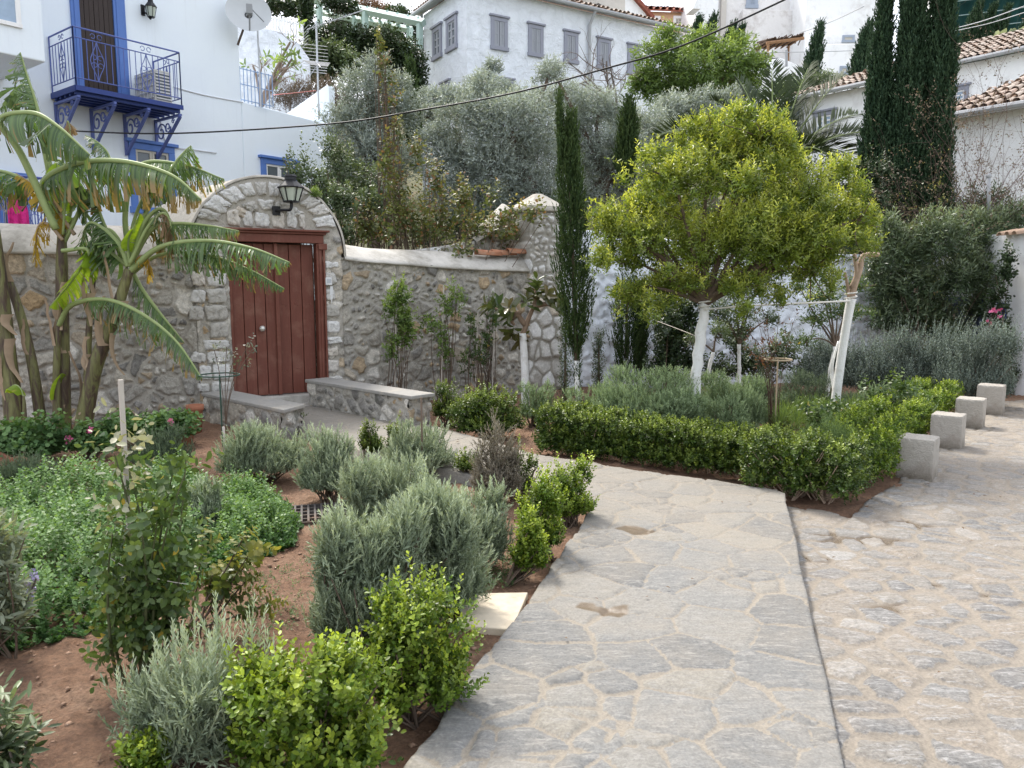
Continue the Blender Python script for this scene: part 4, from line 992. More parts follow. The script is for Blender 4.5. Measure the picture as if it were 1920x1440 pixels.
def tile_roof(root, fr, s0, s1, z0, run, pitch, hl=0, hr=0, t0=.3, sp=.21, tl=.34, name='roof', m=None):
    """half round tiles rising away from the eave; hl/hr: hip slope at each end (run per s)"""
    tp = math.tan(math.radians(pitch)); Vs = []; Fs = []; Cs = []; o = 0; r = np.random.default_rng(int(s1 * 10 + z0))
    n = max(1, int((s1 - s0) / sp)); K = 6
    for k in range(n):
        s = s0 + (k + .5) * sp; lim = run
        if hl: lim = min(lim, (s - s0) / hl)
        if hr: lim = min(lim, (s1 - s) / hr)
        L = 0
        while L < lim:
            l1 = min(L + tl, lim); rv = r.uniform(); jz = r.normal(0, .012); js = r.normal(0, .012)
            for (l, rad, lift) in ((L - .04, sp * .40, .035), (l1, sp * .33, .0)):
                for q in range(K + 1):
                    a = PI * q / K
                    Vs.append(fr.pt(s + js + rad * cos(a), t0 - l, z0 + l * tp + rad * .95 * sin(a) + lift + jz)); Cs.append((rv, 0, rv))
            for q in range(K): Fs.append((o + q, o + q + 1, o + K + 2 + q, o + K + 1 + q))
            o += 2 * (K + 1); L = l1
    ob = np_mesh(name, np.array(Vs), [np.array(Fs)], m or M_tile, root, True, np.array(Cs))
    b = MB(); q = [(s0, 0), (s1, 0), (s1 - run * hr, run), (s0 + run * hl, run)]
    b.add([fr.pt(s, t0 - l, z0 + l * tp + .01) for s, l in q] + [fr.pt(s, t0 - l, z0 + l * tp - .08) for s, l in q], [(0, 1, 2, 3), (7, 6, 5, 4), (0, 4, 5, 1), (1, 5, 6, 2), (2, 6, 7, 3), (3, 7, 4, 0)])
    b.build('pan_tiles', m or mat('tile_underlay', (.20, .13, .09), .9), ob)
    return ob
def gutter(root, fr, s0, s1, z, t):
    b = MB(); b.tube([fr.pt(s0, t, z), fr.pt(s1, t, z)], .075, 8); b.box(fr, s0, s1, -.01, t - .05, z + .03, z + .08); b.build('gutter', M_gut, root)
p0 = P(876, 150, 29); WR = Frame(p0, 59); WLf = Frame(p0, -31, -1)
root = thing('white_villa', 'large whitewashed stone house with grey window frames and tiled roof edge', 'house', WR.pt(0, 0, 5))
zE = WR.px(1110, 24)[1]; sEnd = WR.px(1240, 90)[0] + 1.2; sLe = WLf.px(795, 100)[0]
b = MB(); c4 = [WR.pt(0, 0, 0), WR.pt(sEnd, 0, 0), WR.pt(sEnd, -sLe, 0), WR.pt(0, -sLe, 0)]; b.prism([(q[0], q[1]) for q in c4], 1.5, zE); b.build('wall', M_wsh, root)
for a in [(920, 32, 951, 95), (990, 46, 1018, 107), (1057, 58, 1083, 116), (1119, 70, 1144, 124), (1176, 81, 1198, 132)]:
    win(WR, root, *a, M_trim, .14, kind='shutter', msash=M_gsh, zt=WR.px(935, 33)[1], zb=WR.px(935, 95)[1])
win(WR, root, 936, 149, 962, 200, M_trim, .12, kind='panes', msash=M_gsh)
zt_, zb_ = WLf.px(820, 51)[1], WLf.px(820, 112)[1]
win(WLf, root, 812, 51, 829, 112, M_trim, .16, kind='panes', msash=M_gsh, zt=zt_, zb=zb_); win(WLf, root, 838, 35, 858, 100, M_trim, .16, kind='panes', msash=M_gsh, zt=zt_, zb=zb_)
win(WLf, root, 828, 155, 844, 186, M_trim, .14, kind='panes', msash=M_gsh)
gutter(root, WR, -.3, sEnd + .3, zE + .02, .36); gutter(root, WLf, -.3, sLe + .3, zE + .02, .36)
tile_roof(root, WR, -.35, sEnd + .35, zE + .1, sLe / 2, 17, hl=1, hr=1, t0=.34); tile_roof(root, WLf, -.35, sLe + .35, zE + .1, sLe / 2, 17, hl=1, hr=1, t0=.34)
b = MB(); sd = WR.px(1103, 60)[0]; b.tube([WR.pt(sd + .1, .34, zE), WR.pt(sd, .1, zE - .5), WR.pt(sd, .08, 6)], .06, 7); b.build('downpipe', M_gut, root); b = MB(); b.tube([WLf.pt(sLe - .05, .1, zE), WLf.pt(sLe - .05, .1, 5)], .055, 7); b.build('downpipe', M_gut, root)

# ================================================================== HILLSIDE HOUSES
M_peach = mat('peach_plaster', (.62, .40, .25), .9, .08, 2)
M_creamw = mat('cream_plaster', (.62, .58, .53), .95, .1, 1.2, .3, 6, stain=(.5, .46, .42), sscale=.8)
M_hillw = mat('hill_whitewash', (.88, .885, .89), .95, .05, .8, .4, 5, stain=(.58, .56, .54), sscale=.7, smin=.52, smax=.75, bdist=.05)
M_oldw = mat('patchy_whitewash', (.78, .76, .75), .95, .1, 1.2, .6, 4, stain=(.50, .46, .43), sscale=1.1, bdist=.05)
M_rtile = stone_mat('red_roof_tiles', [(0, (.28, .09, .06)), (1, (.38, .13, .08))], (.2, .1, .08), fine=10)
M_lbl = mat('light_blue_paint', (.33, .38, .46), .6, .1)
def block(root, fr, x0, x1, ytop, ybot, m, dep=5, name='wall', zb=None):
    s0 = fr.px(x0, ytop)[0]; s1 = fr.px(x1, ytop)[0]; xm = (x0 + x1) / 2
    b = MB(); b.box(fr, s0, s1, -dep, 0, (fr.px(xm, ybot)[1] if zb is None else zb) - 7, fr.px(xm, ytop)[1]); return b.build(name, m, root, False, .05)
fr = Frame(P(1100, 20, 44), 72)
root = thing('gable_house', 'cream house with red tiled gable behind the white villa roof', 'house', fr.pt(0, 0, 12))
s0 = fr.px(1075, 10)[0]; s1 = fr.px(1172, 10)[0]; s2 = fr.px(1212, 10)[0]
zc = fr.px(1172, -22)[1]; ze = fr.px(1210, 27)[1]; zb_ = fr.px(1100, 80)[1] - 7
b = MB(); b.box(fr, s0, s1, -5, 0, zb_, zc - .3); b.build('wall', M_creamw, root)
b = MB(); b.poly(fr, [(s1, zb_), (s2, zb_), (s2, ze), (s1, zc)], -5, .002); b.build('gable', M_plw, root)
b = MB()
for t0, t1 in ((-5, .25),):
    b.add([fr.pt(s1 - .2, t0, zc + .05), fr.pt(s2 + .4, t0, ze - .35), fr.pt(s2 + .4, t1, ze - .35), fr.pt(s1 - .2, t1, zc + .05), fr.pt(s1 - .2, t0, zc + .3), fr.pt(s2 + .4, t0, ze - .1), fr.pt(s2 + .4, t1, ze - .1), fr.pt(s1 - .2, t1, zc + .3)], [(0, 1, 2, 3), (7, 6, 5, 4), (0, 4, 5, 1), (1, 5, 6, 2), (2, 6, 7, 3), (3, 7, 4, 0)])
b.add([fr.pt(s0 - .4, t, z) for t, z in ((.3, fr.px(1075, 8)[1]), (-5, fr.px(1075, 8)[1]))] + [fr.pt(s1 - .2, t, zc + .3) for t in (-5, .3)], [(0, 1, 2, 3)])
b.build('roof', M_rtile, root)
b = MB(); q = fr.px(1118, 18)[0]; b.poly(fr, [(q - .7, fr.px(1118, 22)[1]), (q + .7, fr.px(1118, 22)[1]), (q, fr.px(1118, 9)[1])], .01, .3); b.build('dormer', M_iron, root)
fr = Frame(P(1250, 30, 48), 84)
root = thing('peach_house', 'low peach coloured building with tiled eave above the green tree', 'house', fr.pt(0, 0, 14))
block(root, fr, 1203, 1302, 22, 70, M_peach); zt_ = fr.px(1250, 22)[1]; tile_roof(root, fr, fr.px(1198, 20)[0], fr.px(1306, 20)[0], zt_, 2.5, 20, m=M_rtile, sp=.4, tl=.6)
for x0 in (1218, 1262): win(fr, root, x0, 30, x0 + 20, 55, M_plw, .15, cornice=False)
# white terraces with windows
fr = Frame(P(1450, 60, 47), 88)
root = thing('hillside_house', 'tall patchy white hillside house with pale blue shutters above the wooden pergola', 'house', fr.pt(0, 0, 14))
block(root, fr, 1345, 1610, -60, 140, M_oldw); b2 = Frame(fr.pt(0, .6, 0), 88)
block(root, b2, 1393, 1512, 18, 110, M_oldw, 1, 'lower_wall')
for a in ((1399, -22, 1421, 16), (1487, -30, 1512, 7), (1600, -20, 1612, 24)): win(fr, root, *a, M_lbl, .2, cornice=False, kind='shutter', msash=M_lbl)
b = MB(); s = fr.px(1350, 30)[0]; b.box(fr, s, s + .3, .003, .2, 10, 25); b.box(fr, fr.px(1295, 20)[0], fr.px(1300, 20)[0], .003, .2, 10, 25); b.build('drain_pipe', M_creamw, root)
fr = Frame(P(1320, 60, 46), 80)
root = thing('hillside_house', 'plain white house block with slanting buttress above the green tree', 'house', fr.pt(0, 0, 14))
b = MB(); z0 = fr.px(1310, 120)[1] - 7; zt_ = fr.px(1310, -50)[1]; b.poly(fr, [(fr.px(1290, 60)[0], z0), (fr.px(1347, 60)[0], z0), (fr.px(1347, 0)[0], zt_), (fr.px(1308, 0)[0], zt_)], -4, 0); b.build('wall', M_hillw, root)
b = MB(); b.poly(fr, [(fr.px(1283, 30)[0], fr.px(1283, 30)[1]), (fr.px(1297, 30)[0], fr.px(1283, 30)[1]), (fr.px(1290, 30)[0], fr.px(1285, 10)[1])], .2, 1.2); b.build('chimney_cap', M_hillw, root)
fr = Frame(P(1560, 110, 40), 92)
root = thing('hillside_house', 'white stepped house wall with small grey windows left of the tall cypresses', 'house', fr.pt(0, 0, 10))
block(root, fr, 1541, 1640, 82, 190, M_hillw, 4); block(root, fr, 1513, 1541, 112, 190, M_hillw, 3.9, 'side_wall')
frb = Frame(P(1600, 40, 44), 92); block(root, frb, 1515, 1660, -60, 120, M_hillw, 4, 'upper_wall')
win(fr, root, 1574, 124, 1591, 140, M_lbl, .12, cornice=False); win(frb, root, 1579, 66, 1602, 80, M_lbl, .12, cornice=False); win(frb, root, 1653, 16, 1662, 62, M_lbl, .14, cornice=False)
# stepped white stair walls
fr = Frame(P(1460, 110, 37), 95)
root = thing('stair_walls', 'white stepped terrace walls descending below the wooden pergola', 'wall', fr.pt(0, 0, 8))
b = MB(); pz = lambda x, y: fr.px(x, y)
b.poly(fr, [pz(1398, 420), pz(1520, 420), pz(1520, 125), pz(1490, 112), pz(1468, 103), pz(1420, 112), pz(1398, 122)], -1.5, -.4)
b.poly(fr, [pz(1405, 420), pz(1500, 420), pz(1497, 165), pz(1462, 122), pz(1405, 134)], -.398, 0); b.poly(fr, [pz(1400, 300), pz(1440, 300), pz(1440, 88), pz(1400, 92)], -4, -2.2)
b.build('wall', M_hillw, root, False, .05)
b = MB(); b.tube([fr.pt(*[pz(1474, 125)[0], .05, pz(1474, 125)[1]]), fr.pt(pz(1474, 95)[0], .05, pz(1474, 95)[1])], .06, 6); b.build('post', M_gut, root)
fr = Frame(P(1470, 95, 41), 90)
root = thing('wooden_pergola', 'rustic brown wooden pergola with brushwood roof on the white terrace', 'pergola', fr.pt(0, 0, 11))
M_rw = mat('rustic_wood', (.30, .17, .09), .8, .3, 12); M_br = mat('brushwood', (.10, .065, .045), .95, .4, 30, .8, 40)
s0, s1 = fr.px(1436, 70)[0], fr.px(1506, 70)[0]; zt_ = fr.px(1470, 62)[1]; zb_ = fr.px(1470, 104)[1]
b = MB(); b.hexa([fr.pt(s0, 0, zt_ - .45), fr.pt(s1, 0, zt_ - .2), fr.pt(s1, -2, zt_ + .0), fr.pt(s0, -2, zt_ - .25)], [fr.pt(s0, 0, zt_ - .37), fr.pt(s1, 0, zt_ - .12), fr.pt(s1, -2, zt_ + .08), fr.pt(s0, -2, zt_ - .17)])
r_ = np.random.default_rng(2)
for k in range(40):
    s = r_.uniform(s0, s1); b.tube([fr.pt(s, r_.uniform(-.1, .3), zt_ - .4 + .25 * (s - s0) / (s1 - s0) + r_.uniform(0, .12)), fr.pt(s + r_.uniform(-.5, .5), -1.8, zt_ + r_.uniform(-.1, .1))], .03, 4)
b.build('brushwood_roof', M_br, root)
b = MB(); b.tube([fr.pt(s0, .1, zt_ - .52), fr.pt(s1, .1, zt_ - .28)], .08, 6); b.tube([fr.pt(s0 + .1, .1, zb_ - .3), fr.pt(s0 + .1, .1, zt_ - .5)], .07, 6); b.tube([fr.pt(s0 + .1, -1.8, zb_ - .3), fr.pt(s0 + .1, -1.8, zt_ - .3)], .06, 6); b.tube([fr.pt(s1 - .1, -1.8, zb_), fr.pt(s1 - .1, -1.8, zt_ - .1)], .06, 6)
for k in range(6): s = s0 + (s1 - s0) * (k + .5) / 6; b.tube([fr.pt(s, .2, zt_ - .5 + .24 * (k + .5) / 6), fr.pt(s, -1.9, zt_ - .35 + .24 * (k + .5) / 6)], .04, 5)
b.build('frame', M_rw, root)
b = MB(); b.box(fr, s0 + 1.0, s1 - .5, -2.2, -2.19, zb_, zb_ + .5); b.build('opening', M_pane, root)
# netted building
M_net, nt, bs, _ = nodes('green_scaffold_net')
c = ramp(nt, noise(nt, .35, 5, .6), [(.3, (.006, .028, .026)), (.7, (.016, .055, .05))]); nt.links.new(c, bs.inputs['Base Color']); bs.inputs['Roughness'].default_value = .8; bs.inputs['Specular IOR Level'].default_value = .1
fr = Frame(P(1850, 50, 62), 96)
root = thing('netted_building', 'building wrapped in dark green scaffold netting at the top of the hill', 'building', fr.pt(0, 0, 15))
s0, s1 = fr.px(1762, 40)[0], fr.px(1990, 40)[0]; zb_, zt_ = fr.px(1850, 130)[1], fr.px(1850, -80)[1]
nu, nv = 60, 30; V = [fr.pt(s0 + (s1 - s0) * i / (nu - 1), .15 * sin(i * .9 + .3 * sin(j)) + .25 * vnoise(np.array([i * .2]), np.array([j * .3]), 2)[0], zb_ + (zt_ - zb_) * j / (nv - 1)) for i in range(nu) for j in range(nv)]
I = np.arange(nu * nv).reshape(nu, nv); Q = np.stack([I[:-1, :-1], I[1:, :-1], I[1:, 1:], I[:-1, 1:]], -1).reshape(-1, 4)
np_mesh('netting', V, [Q], M_net, root, True); b = MB(); b.box(fr, s0 + .5, s1, -6, -.5, zb_, zt_ - 1); b.build('wall', M_hillw, root)
b = MB()
for k in range(6): z = zb_ + (zt_ - zb_) * (.2 + .13 * k); b.tube([fr.pt(s0, .5, z), fr.pt(s1, .5, z + .8)], .035, 4)
b.build('scaffold_lines', mat('net_rope', (.3, .4, .4), .7), root)
# right hand tiled houses
def tiled_house(label, px_anchor, dep, eave, walls, wins, run, pitch, hl, hr, ang=142, base=1.0, sp=.21, m=M_hillw, finial=None):
    fr = Frame(P(*px_anchor, dep), ang); root = thing('tiled_house', label, 'house', fr.pt(0, 0, base))
    s0, s1 = fr.px(eave[0], eave[1])[0], fr.px(eave[2], eave[3])[0]; z = (fr.px(eave[0], eave[1])[1] + fr.px(eave[2], eave[3])[1]) / 2
    b = MB(); b.box(fr, s0 + .3, s1 - .3, -run * 1.9, 0, base - 4, z); b.build('wall', m, root, False, .03)
    tile_roof(root, fr, s0, s1, z + .06, run, pitch, hl, hr, sp=sp); gutter(root, fr, s0, s1, z, .36)
    for a in wins: win(fr, root, *a, M_trim, .13, kind='panes', msash=M_plw, mp=M_curt)
    return root, fr, s0, s1, z
r1, f1, a0, a1, zz = tiled_house('low white house with mossy tiled roof behind the palm fronds', (1530, 180), 27, (1458, 192, 1660, 158), None, [(1525, 210, 1566, 252)], 3.6, 22, 1.0, 0, base=4)
b = MB(); s, z = f1.px(1487, 212); b.box(f1, s - .35, s + .25, -.05, .02, z - .5, z + .25); b.build('vent_opening', M_pane, r1)
b = MB(); b.tube([f1.pt(f1.px(1508, 190)[0], .1, zz), f1.pt(f1.px(1508, 190)[0], .1, zz - 1.2)], .06, 6); b.build('downpipe', M_gut, r1)
tiled_house('long white house with clean tiled roof beside the netted building', (1850, 110), 26, (1700, 140, 1980, 86), None, [(1768, 164, 1816, 205)], 3.0, 24, 0, 0, base=4)
r3, f3, a0, a1, zz = tiled_house('nearest tiled roof house with pointed corner tile behind the bare brambles', (1845, 212), 17.5, (1735, 230, 1990, 190), None, [], 2.6, 24, .62, 0, base=1.0)
q = f3.pt(a0 + 2.6 * .62, .3 - 2.6, zz + .06 + 2.6 * math.tan(math.radians(24))); b = MB(); b.lathe((q[0], q[1], q[2]), [(.09, -.05), (.10, .06), (.05, .2), (.01, .34)], 8); b.build('finial', M_tile, r3)
# garden structures on the slope
fr = Frame(P(500, 120, 25), 78)
root = thing('retaining_wall', 'rough white retaining wall with white picket balustrade behind the antenna', 'wall', fr.pt(0, 0, 4))
q = lambda x, y: fr.px(x, y)
pl = [q(430, 300), q(590, 300), q(580, 110), q(560, 82), q(530, 62), q(485, 52), q(430, 48)]
stone_sheet('wall_face', pl, .08, surf_ww, M_wsh, fplace(fr), skirt=-fr.n * .5, root=root)
b = MB(); A_, B_ = fr.pt(*[q(480, 52)[0], -.2, q(480, 52)[1]]), fr.pt(q(566, 72)[0], -.2, q(566, 72)[1])
for k in range(17):
    f = k / 16; p = A_ * (1 - f) + B_ * f; b.tube([p, p + np.array([0, 0, .52])], .035 if k % 8 else .05, 4)
for h in (.08, .46): b.tube([A_ + np.array([0, 0, h]), B_ + np.array([0, 0, h])], .03, 4)
b.build('balustrade', M_plw, root)
M_mint = mat('mint_green_paint', (.42, .55, .50), .6, .1, 6)
root = thing('garden_pergola', 'pale mint green pergola beams on posts left of the white villa', 'pergola', P(690, 60, 33))
b = MB(); d1, d2 = 30.5, 32.5
fA, fB = P(575, -3, 33.5), P(795, 43, d1); rA_, rB = P(575, 18, 36), P(772, 56, 33.2)
def beam(a, c, w): 
    b.tube([a, c], w, 4)
beam(fA, fB, .16); beam(rA_, rB, .14)
for k in range(12): 
    f = (k + .5) / 12; beam(fA * (1 - f) + fB * f + np.array([0, 0, .14]), rA_ * (1 - f) + rB * f + np.array([0, 0, .16]), .07)
b.build('beams', M_mint, root); 
for (x, y0, y1, dd) in ((599, 5, 62, 33.2), (685, 20, 66, 31.9), (787, 42, 92, 30.6), (665, 33, 70, 34.6), (768, 55, 92, 33.2)):
    b = MB(); b.tube([P(x, y1, dd), P(x, y0, dd)], .13, 4); b.build('post', M_mint, root)
# overhead cable and thin wires
M_cab = mat('black_cable', (.012, .012, .014), .5)
def cable(pts, r, label, m=M_cab):
    V, F = tube(smooth_path([P(*p) for p in pts], 8), r, 6); b = MB(); b.add(V, F)
    o = b.build('overhead_cable', m, None, True, loc=P(*pts[0])); meta(o, label, 'cable')
cable([(60, 236, 13.2), (130, 245, 13.2), (330, 250, 13), (620, 232, 12.5), (780, 208, 12.2), (960, 175, 11.8), (1130, 130, 11.4), (1280, 85, 11.1), (1470, 0, 10.7), (1600, -65, 10.4)], .013, 'thick black cable sagging across the whole garden scene')
M_wire = mat('pale_wire', (.42, .43, .45), .5)
cable([(1290, 92, 30), (1420, 98, 33), (1530, 97, 36), (1600, 95, 38)], .018, 'thin wire in front of the white stair walls', M_wire)
cable([(1500, 62, 40), (1560, 40, 38), (1620, 12, 36)], .02, 'thin wire rising across the tall patchy hillside house', M_wire)
cable([(1770, 58, 33), (1840, 40, 30), (1925, 10, 27)], .015, 'thin wire crossing the dark green netting, upper one', M_wire)
cable([(1770, 62, 34), (1850, 45, 31), (1925, 22, 28)], .013, 'thin wire crossing the dark green netting, lower one', M_wire)
# ================================================================== PLANTS
M_lav = leaf_mat('lavender_leaf', (.09, .122, .08), (.31, .375, .255), (.58, .65, .48), .15, .75, .2)
M_lavd = leaf_mat('dry_lavender', (.12, .105, .085), (.26, .235, .19), (.36, .33, .27), .1, .85, .1)
M_rosm = leaf_mat('rosemary_leaf', (.04, .065, .038), (.12, .165, .095), (.20, .255, .15), .12, .6, .3)
M_box = leaf_mat('box_leaf', (.012, .030, .004), (.125, .225, .026), (.52, .62, .075), .28, .42, .4)  # tip tone mixes young growth with painted sunlight
M_hedge = leaf_mat('hedge_leaf', (.008, .020, .004), (.07, .13, .02), (.33, .41, .06), .22, .42, .4)  # tones kept low to paint in the shaded hedge front
M_oreg = leaf_mat('oregano_leaf', (.03, .08, .022), (.115, .23, .07), (.30, .44, .165), .28, .5, .35)
M_citr = leaf_mat('citrus_leaf', (.022, .048, .007), (.215, .305, .045), (.82, .84, .17), .36, .34, .55)
M_oliv = leaf_mat('olive_leaf', (.075, .095, .083), (.32, .37, .335), (.62, .68, .64), .15, .55, .35)
M_cyp = leaf_mat('cypress_leaf', (.010, .026, .014), (.036, .076, .040), (.09, .145, .075), .08, .7, .2)
M_cypy = leaf_mat('young_cypress_leaf', (.018, .038, .014), (.055, .095, .032), (.13, .18, .06), .12, .7, .2)
M_dgreen = leaf_mat('dark_shrub_leaf', (.022, .04, .017), (.10, .145, .065), (.25, .31, .15), .2, .45, .45)
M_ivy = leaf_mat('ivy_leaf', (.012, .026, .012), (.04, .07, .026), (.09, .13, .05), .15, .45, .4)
M_mgreen = leaf_mat('green_tree_leaf', (.05, .09, .025), (.16, .25, .065), (.33, .43, .13), .35, .45, .35)
M_boug = leaf_mat('climber_leaf', (.04, .062, .02), (.17, .20, .065), (.36, .31, .13), .3, .45, .45, dead=(.24, .14, .075), dead_at=.86)
M_brush = leaf_mat('dry_brush_leaf', (.10, .075, .06), (.20, .155, .12), (.26, .2, .15), .1, .9, .1)
M_oleand = leaf_mat('oleander_leaf', (.022, .042, .020), (.11, .16, .08), (.32, .38, .22), .2, .42, .5)
M_gera = leaf_mat('geranium_leaf', (.035, .08, .03), (.11, .21, .07), (.22, .34, .12), .3, .55, .3)
M_rose = leaf_mat('rose_leaf', (.022, .048, .014), (.085, .15, .042), (.22, .29, .09), .3, .4, .45, dead=(.45, .33, .06), dead_at=.982)
M_pale = leaf_mat('pale_rose_leaf', (.20, .22, .13), (.32, .33, .22), (.42, .40, .30), .25, .5, .4)
M_sage = leaf_mat('sage_leaf', (.12, .15, .10), (.26, .30, .215), (.38, .41, .30), .25, .75, .2)
M_rub_l = leaf_mat('rubber_leaf', (.025, .05, .018), (.075, .13, .04), (.21, .13, .05), .15, .22, .6)
M_red = leaf_mat('reddish_leaf', (.10, .06, .035), (.20, .11, .06), (.26, .10, .06), .3, .5, .4)
M_wood = mat('brown_bark', (.13, .095, .07), .9, .35, 25, .6, 40)
M_grey_w = mat('grey_twig', (.22, .19, .165), .9, .3, 30)
M_lwash = mat('limewashed_bark', (.76, .76, .74), .9, .08, 9, 1.0, 30, stain=(.5, .46, .4), sscale=5, smin=.52, smax=.74)
M_cutw = mat('pale_cut_wood', (.42, .31, .23), .85, .2, 14, .4, 30, stain=(.25, .18, .13), sscale=5)
M_stake = mat('weathered_stake', (.48, .44, .39), .9, .15, 12, .3, 40)
M_green_m = mat('green_metal', (.03, .07, .05), .5, .1)

LAV = dict(n=24, len=.036, wid=.0078, ang=27, slen=.15, w=(.75, .95, .34), inner=.25, fold=.1, t0=.05, lump=.26, low=-.75)
BOX = dict(n=11, len=.026, wid=.017, ang=58, slen=.11, w=(.7, .75, .35), hexa=True, fold=.12, inner=.25, lump=.3, low=-.5)
BOXF = dict(BOX, hexa=False, len=.03, wid=.02)
def dims(px0, px1, ytop, px, py, soil=True, z=None, d=None):
    b = S(px, py) if z is None and d is None else (G(px, py, z) if d is None else P(px, py, d))
    dd = b[1]; W = (px1 - px0) / FPX * dd; H = P(px, ytop, dd)[2] - b[2]; cx = ((px0 + px1) / 2 - px) / FPX * dd
    return b, W * 1.1, H * 1.03, cx
def rlobes(b, W, H, cx, rng, k=5, flat=.8, hz=.5):
    """main body and random side lobes"""
    L = [((b[0] + cx, b[1], b[2] + H * hz), (W * .36, W * .36 * flat, H * .46)), ((b[0] + cx * .8, b[1], b[2] + H * .30), (W * .42, W * .42 * flat, H * .34))]
    for i in range(7):
        a = 2 * PI * i / 7 + rng.uniform(-.3, .3); q = rng.uniform(.24, .33)
        L.append(((b[0] + cx + W * q * cos(a), b[1] + W * q * sin(a) * flat, b[2] + H * rng.uniform(.2, .3)), (W * .17, W * .17, H * .25)))
    for i in range(k):
        a = rng.uniform(0, 2 * PI); q = rng.uniform(.14, .38); hh = rng.uniform(.40, .84) - .35 * max(0, q - .24); r_ = rng.uniform(.12, .25)
        L.append(((b[0] + cx + W * q * cos(a), b[1] + W * q * sin(a) * flat, b[2] + H * hh), (W * r_, W * r_, H * rng.uniform(.17, .27))))
    return L
def plant(name, label, cat, b, lobes, n, st, m, seed, group=None, stems=40, sm=None, sr=.008, root_spread=.06, part='foliage', lift=.35):
    rng = np.random.default_rng(seed)
    root = thing(name, label, cat, b, group)
    V, F, col, sb = foliage(lobes, n, st, rng)
    zmin = b[2] - .01
    V[:, 2] = np.maximum(V[:, 2], zmin + .01 * rng.uniform(0, 1, len(V)))
    np_mesh(part, V, [F], m, root, False, col)
    if stems:
        r0 = np.array(b) + rng.normal(0, 1, (5, 3)) * np.array([root_spread, root_spread, 0]); r0[:, 2] = b[2] - .03
        e = sb[rng.choice(len(sb), min(stems, len(sb)), False)]
        v, f = twigs(r0, e, rng, sr, 5, 4, lift); np_mesh('stems', v, [f], sm or M_wood, root, True)
    return root
def bush(label, x0, x1, yt, bx, by, n, st, m, seed, name='lavender_bush', cat='lavender', group=None, k=5, flat=.8, hz=.5, **kw):
    n = int(n * (2.1 if st['n'] >= 16 else 1.4)); rng = np.random.default_rng(seed + 900); z = kw.pop('z', None); d = kw.pop('d', None)
    b, W, H, cx = dims(x0, x1, yt, bx, by, z=z, d=d)
    return plant(name, label, cat, b, rlobes(b, W, H, cx, rng, k, flat, hz), n, st, m, seed, group, **kw)

# ---- lavender of the near bed
GL = 'lavender bushes in the near garden bed'
bush('silvery young lavender with tall upright shoots at the very front, beside bright box', 225, 520, 1225, 370, 1425, 420, dict(LAV, n=26, slen=.2), M_lav, 1, group=GL, k=6)
bush('tall dense grey-green lavender at the edge of the bare red soil', 575, 725, 955, 655, 1225, 640, LAV, M_lav, 2, group=GL, k=8, flat=1.0)
bush('widest grey-green lavender spreading beside the path, behind the front box', 690, 925, 905, 795, 1150, 1400, LAV, M_lav, 3, group=GL, k=8, flat=.75)
bush('rounded lavender behind the widest one, iron grate at its foot', 632, 850, 855, 725, 1020, 950, LAV, M_lav, 4, group=GL, k=6)
bush('upright lavender close to the near box bushes by the path bend', 705, 860, 797, 785, 900, 520, LAV, M_lav, 5, group=GL, k=5)
bush('lavender in front of the left stone bench end', 408, 580, 790, 495, 905, 820, LAV, M_lav, 6, group=GL, k=6)
bush('lavender hanging over bare soil between the bench and the iron grate', 555, 685, 800, 615, 940, 700, LAV, M_lav, 7, group=GL, k=5)
bush('dark bluish rosemary clump below the geraniums', 235, 365, 800, 300, 890, 520, dict(LAV, n=22, len=.03, wid=.006), M_rosm, 8, 'rosemary_bush', 'rosemary', k=5)
bush('dark rosemary growing below the terracotta edging at the far left', -40, 130, 850, 50, 930, 520, dict(LAV, n=22, len=.03, wid=.006), M_rosm, 9, 'rosemary_bush', 'rosemary', k=5)
bush('dry brownish lavender leaning over the path', 878, 985, 800, 915, 945, 420, dict(LAV, n=18), M_lavd, 10, group=GL, k=4, hz=.62, stems=70)
bush('leaning lavender filling the gap between the tall dense one and the widest one', 640, 810, 955, 730, 1210, 620, LAV, M_lav, 11, group=GL, k=6, flat=.9)
bush('low lavender at the path side of the widest one, over the small box standard', 800, 962, 915, 875, 1070, 560, LAV, M_lav, 12, group=GL, k=6, flat=.8)
bush('young lavender in the middle of the green herbs', 345, 420, 890, 385, 1010, 240, LAV, M_lav, 13, group=GL, k=4)
# tall shoots of the front lavender
def spires(label_root, pts, seed, m, ln=.16, st=LAV):
    rng = np.random.default_rng(seed); base = []; 
    for (x, y, d) in pts:
        q = P(x, y, d)
        for _ in range(5): base.append(q + rng.normal(0, .018, 3) - np.array([0, 0, .03]))
    base = np.array(base); dr = nrm(np.tile([0, 0, 1.], (len(base), 1)) + rng.normal(0, .13, base.shape))
    V, F, col = shoots(base, dr, ln * rng.uniform(.7, 1.2, len(base)), dict(st, n=30), rng, np.full(len(base), .6))
    np_mesh('flower_shoots', V, [F], m, label_root, False, col)
lf = [o for o in COL.objects if o.get('label', '').startswith('silvery young lavender')][0]; dl = lf.location[1]
spires(lf, [(405, 1215, dl + .05), (350, 1235, dl), (470, 1225, dl + .1), (300, 1290, dl - .03), (320, 1270, dl + .1), (420, 1260, dl), (250, 1330, dl), (500, 1290, dl), (385, 1280, dl - .1)], 4, M_lav, .2)

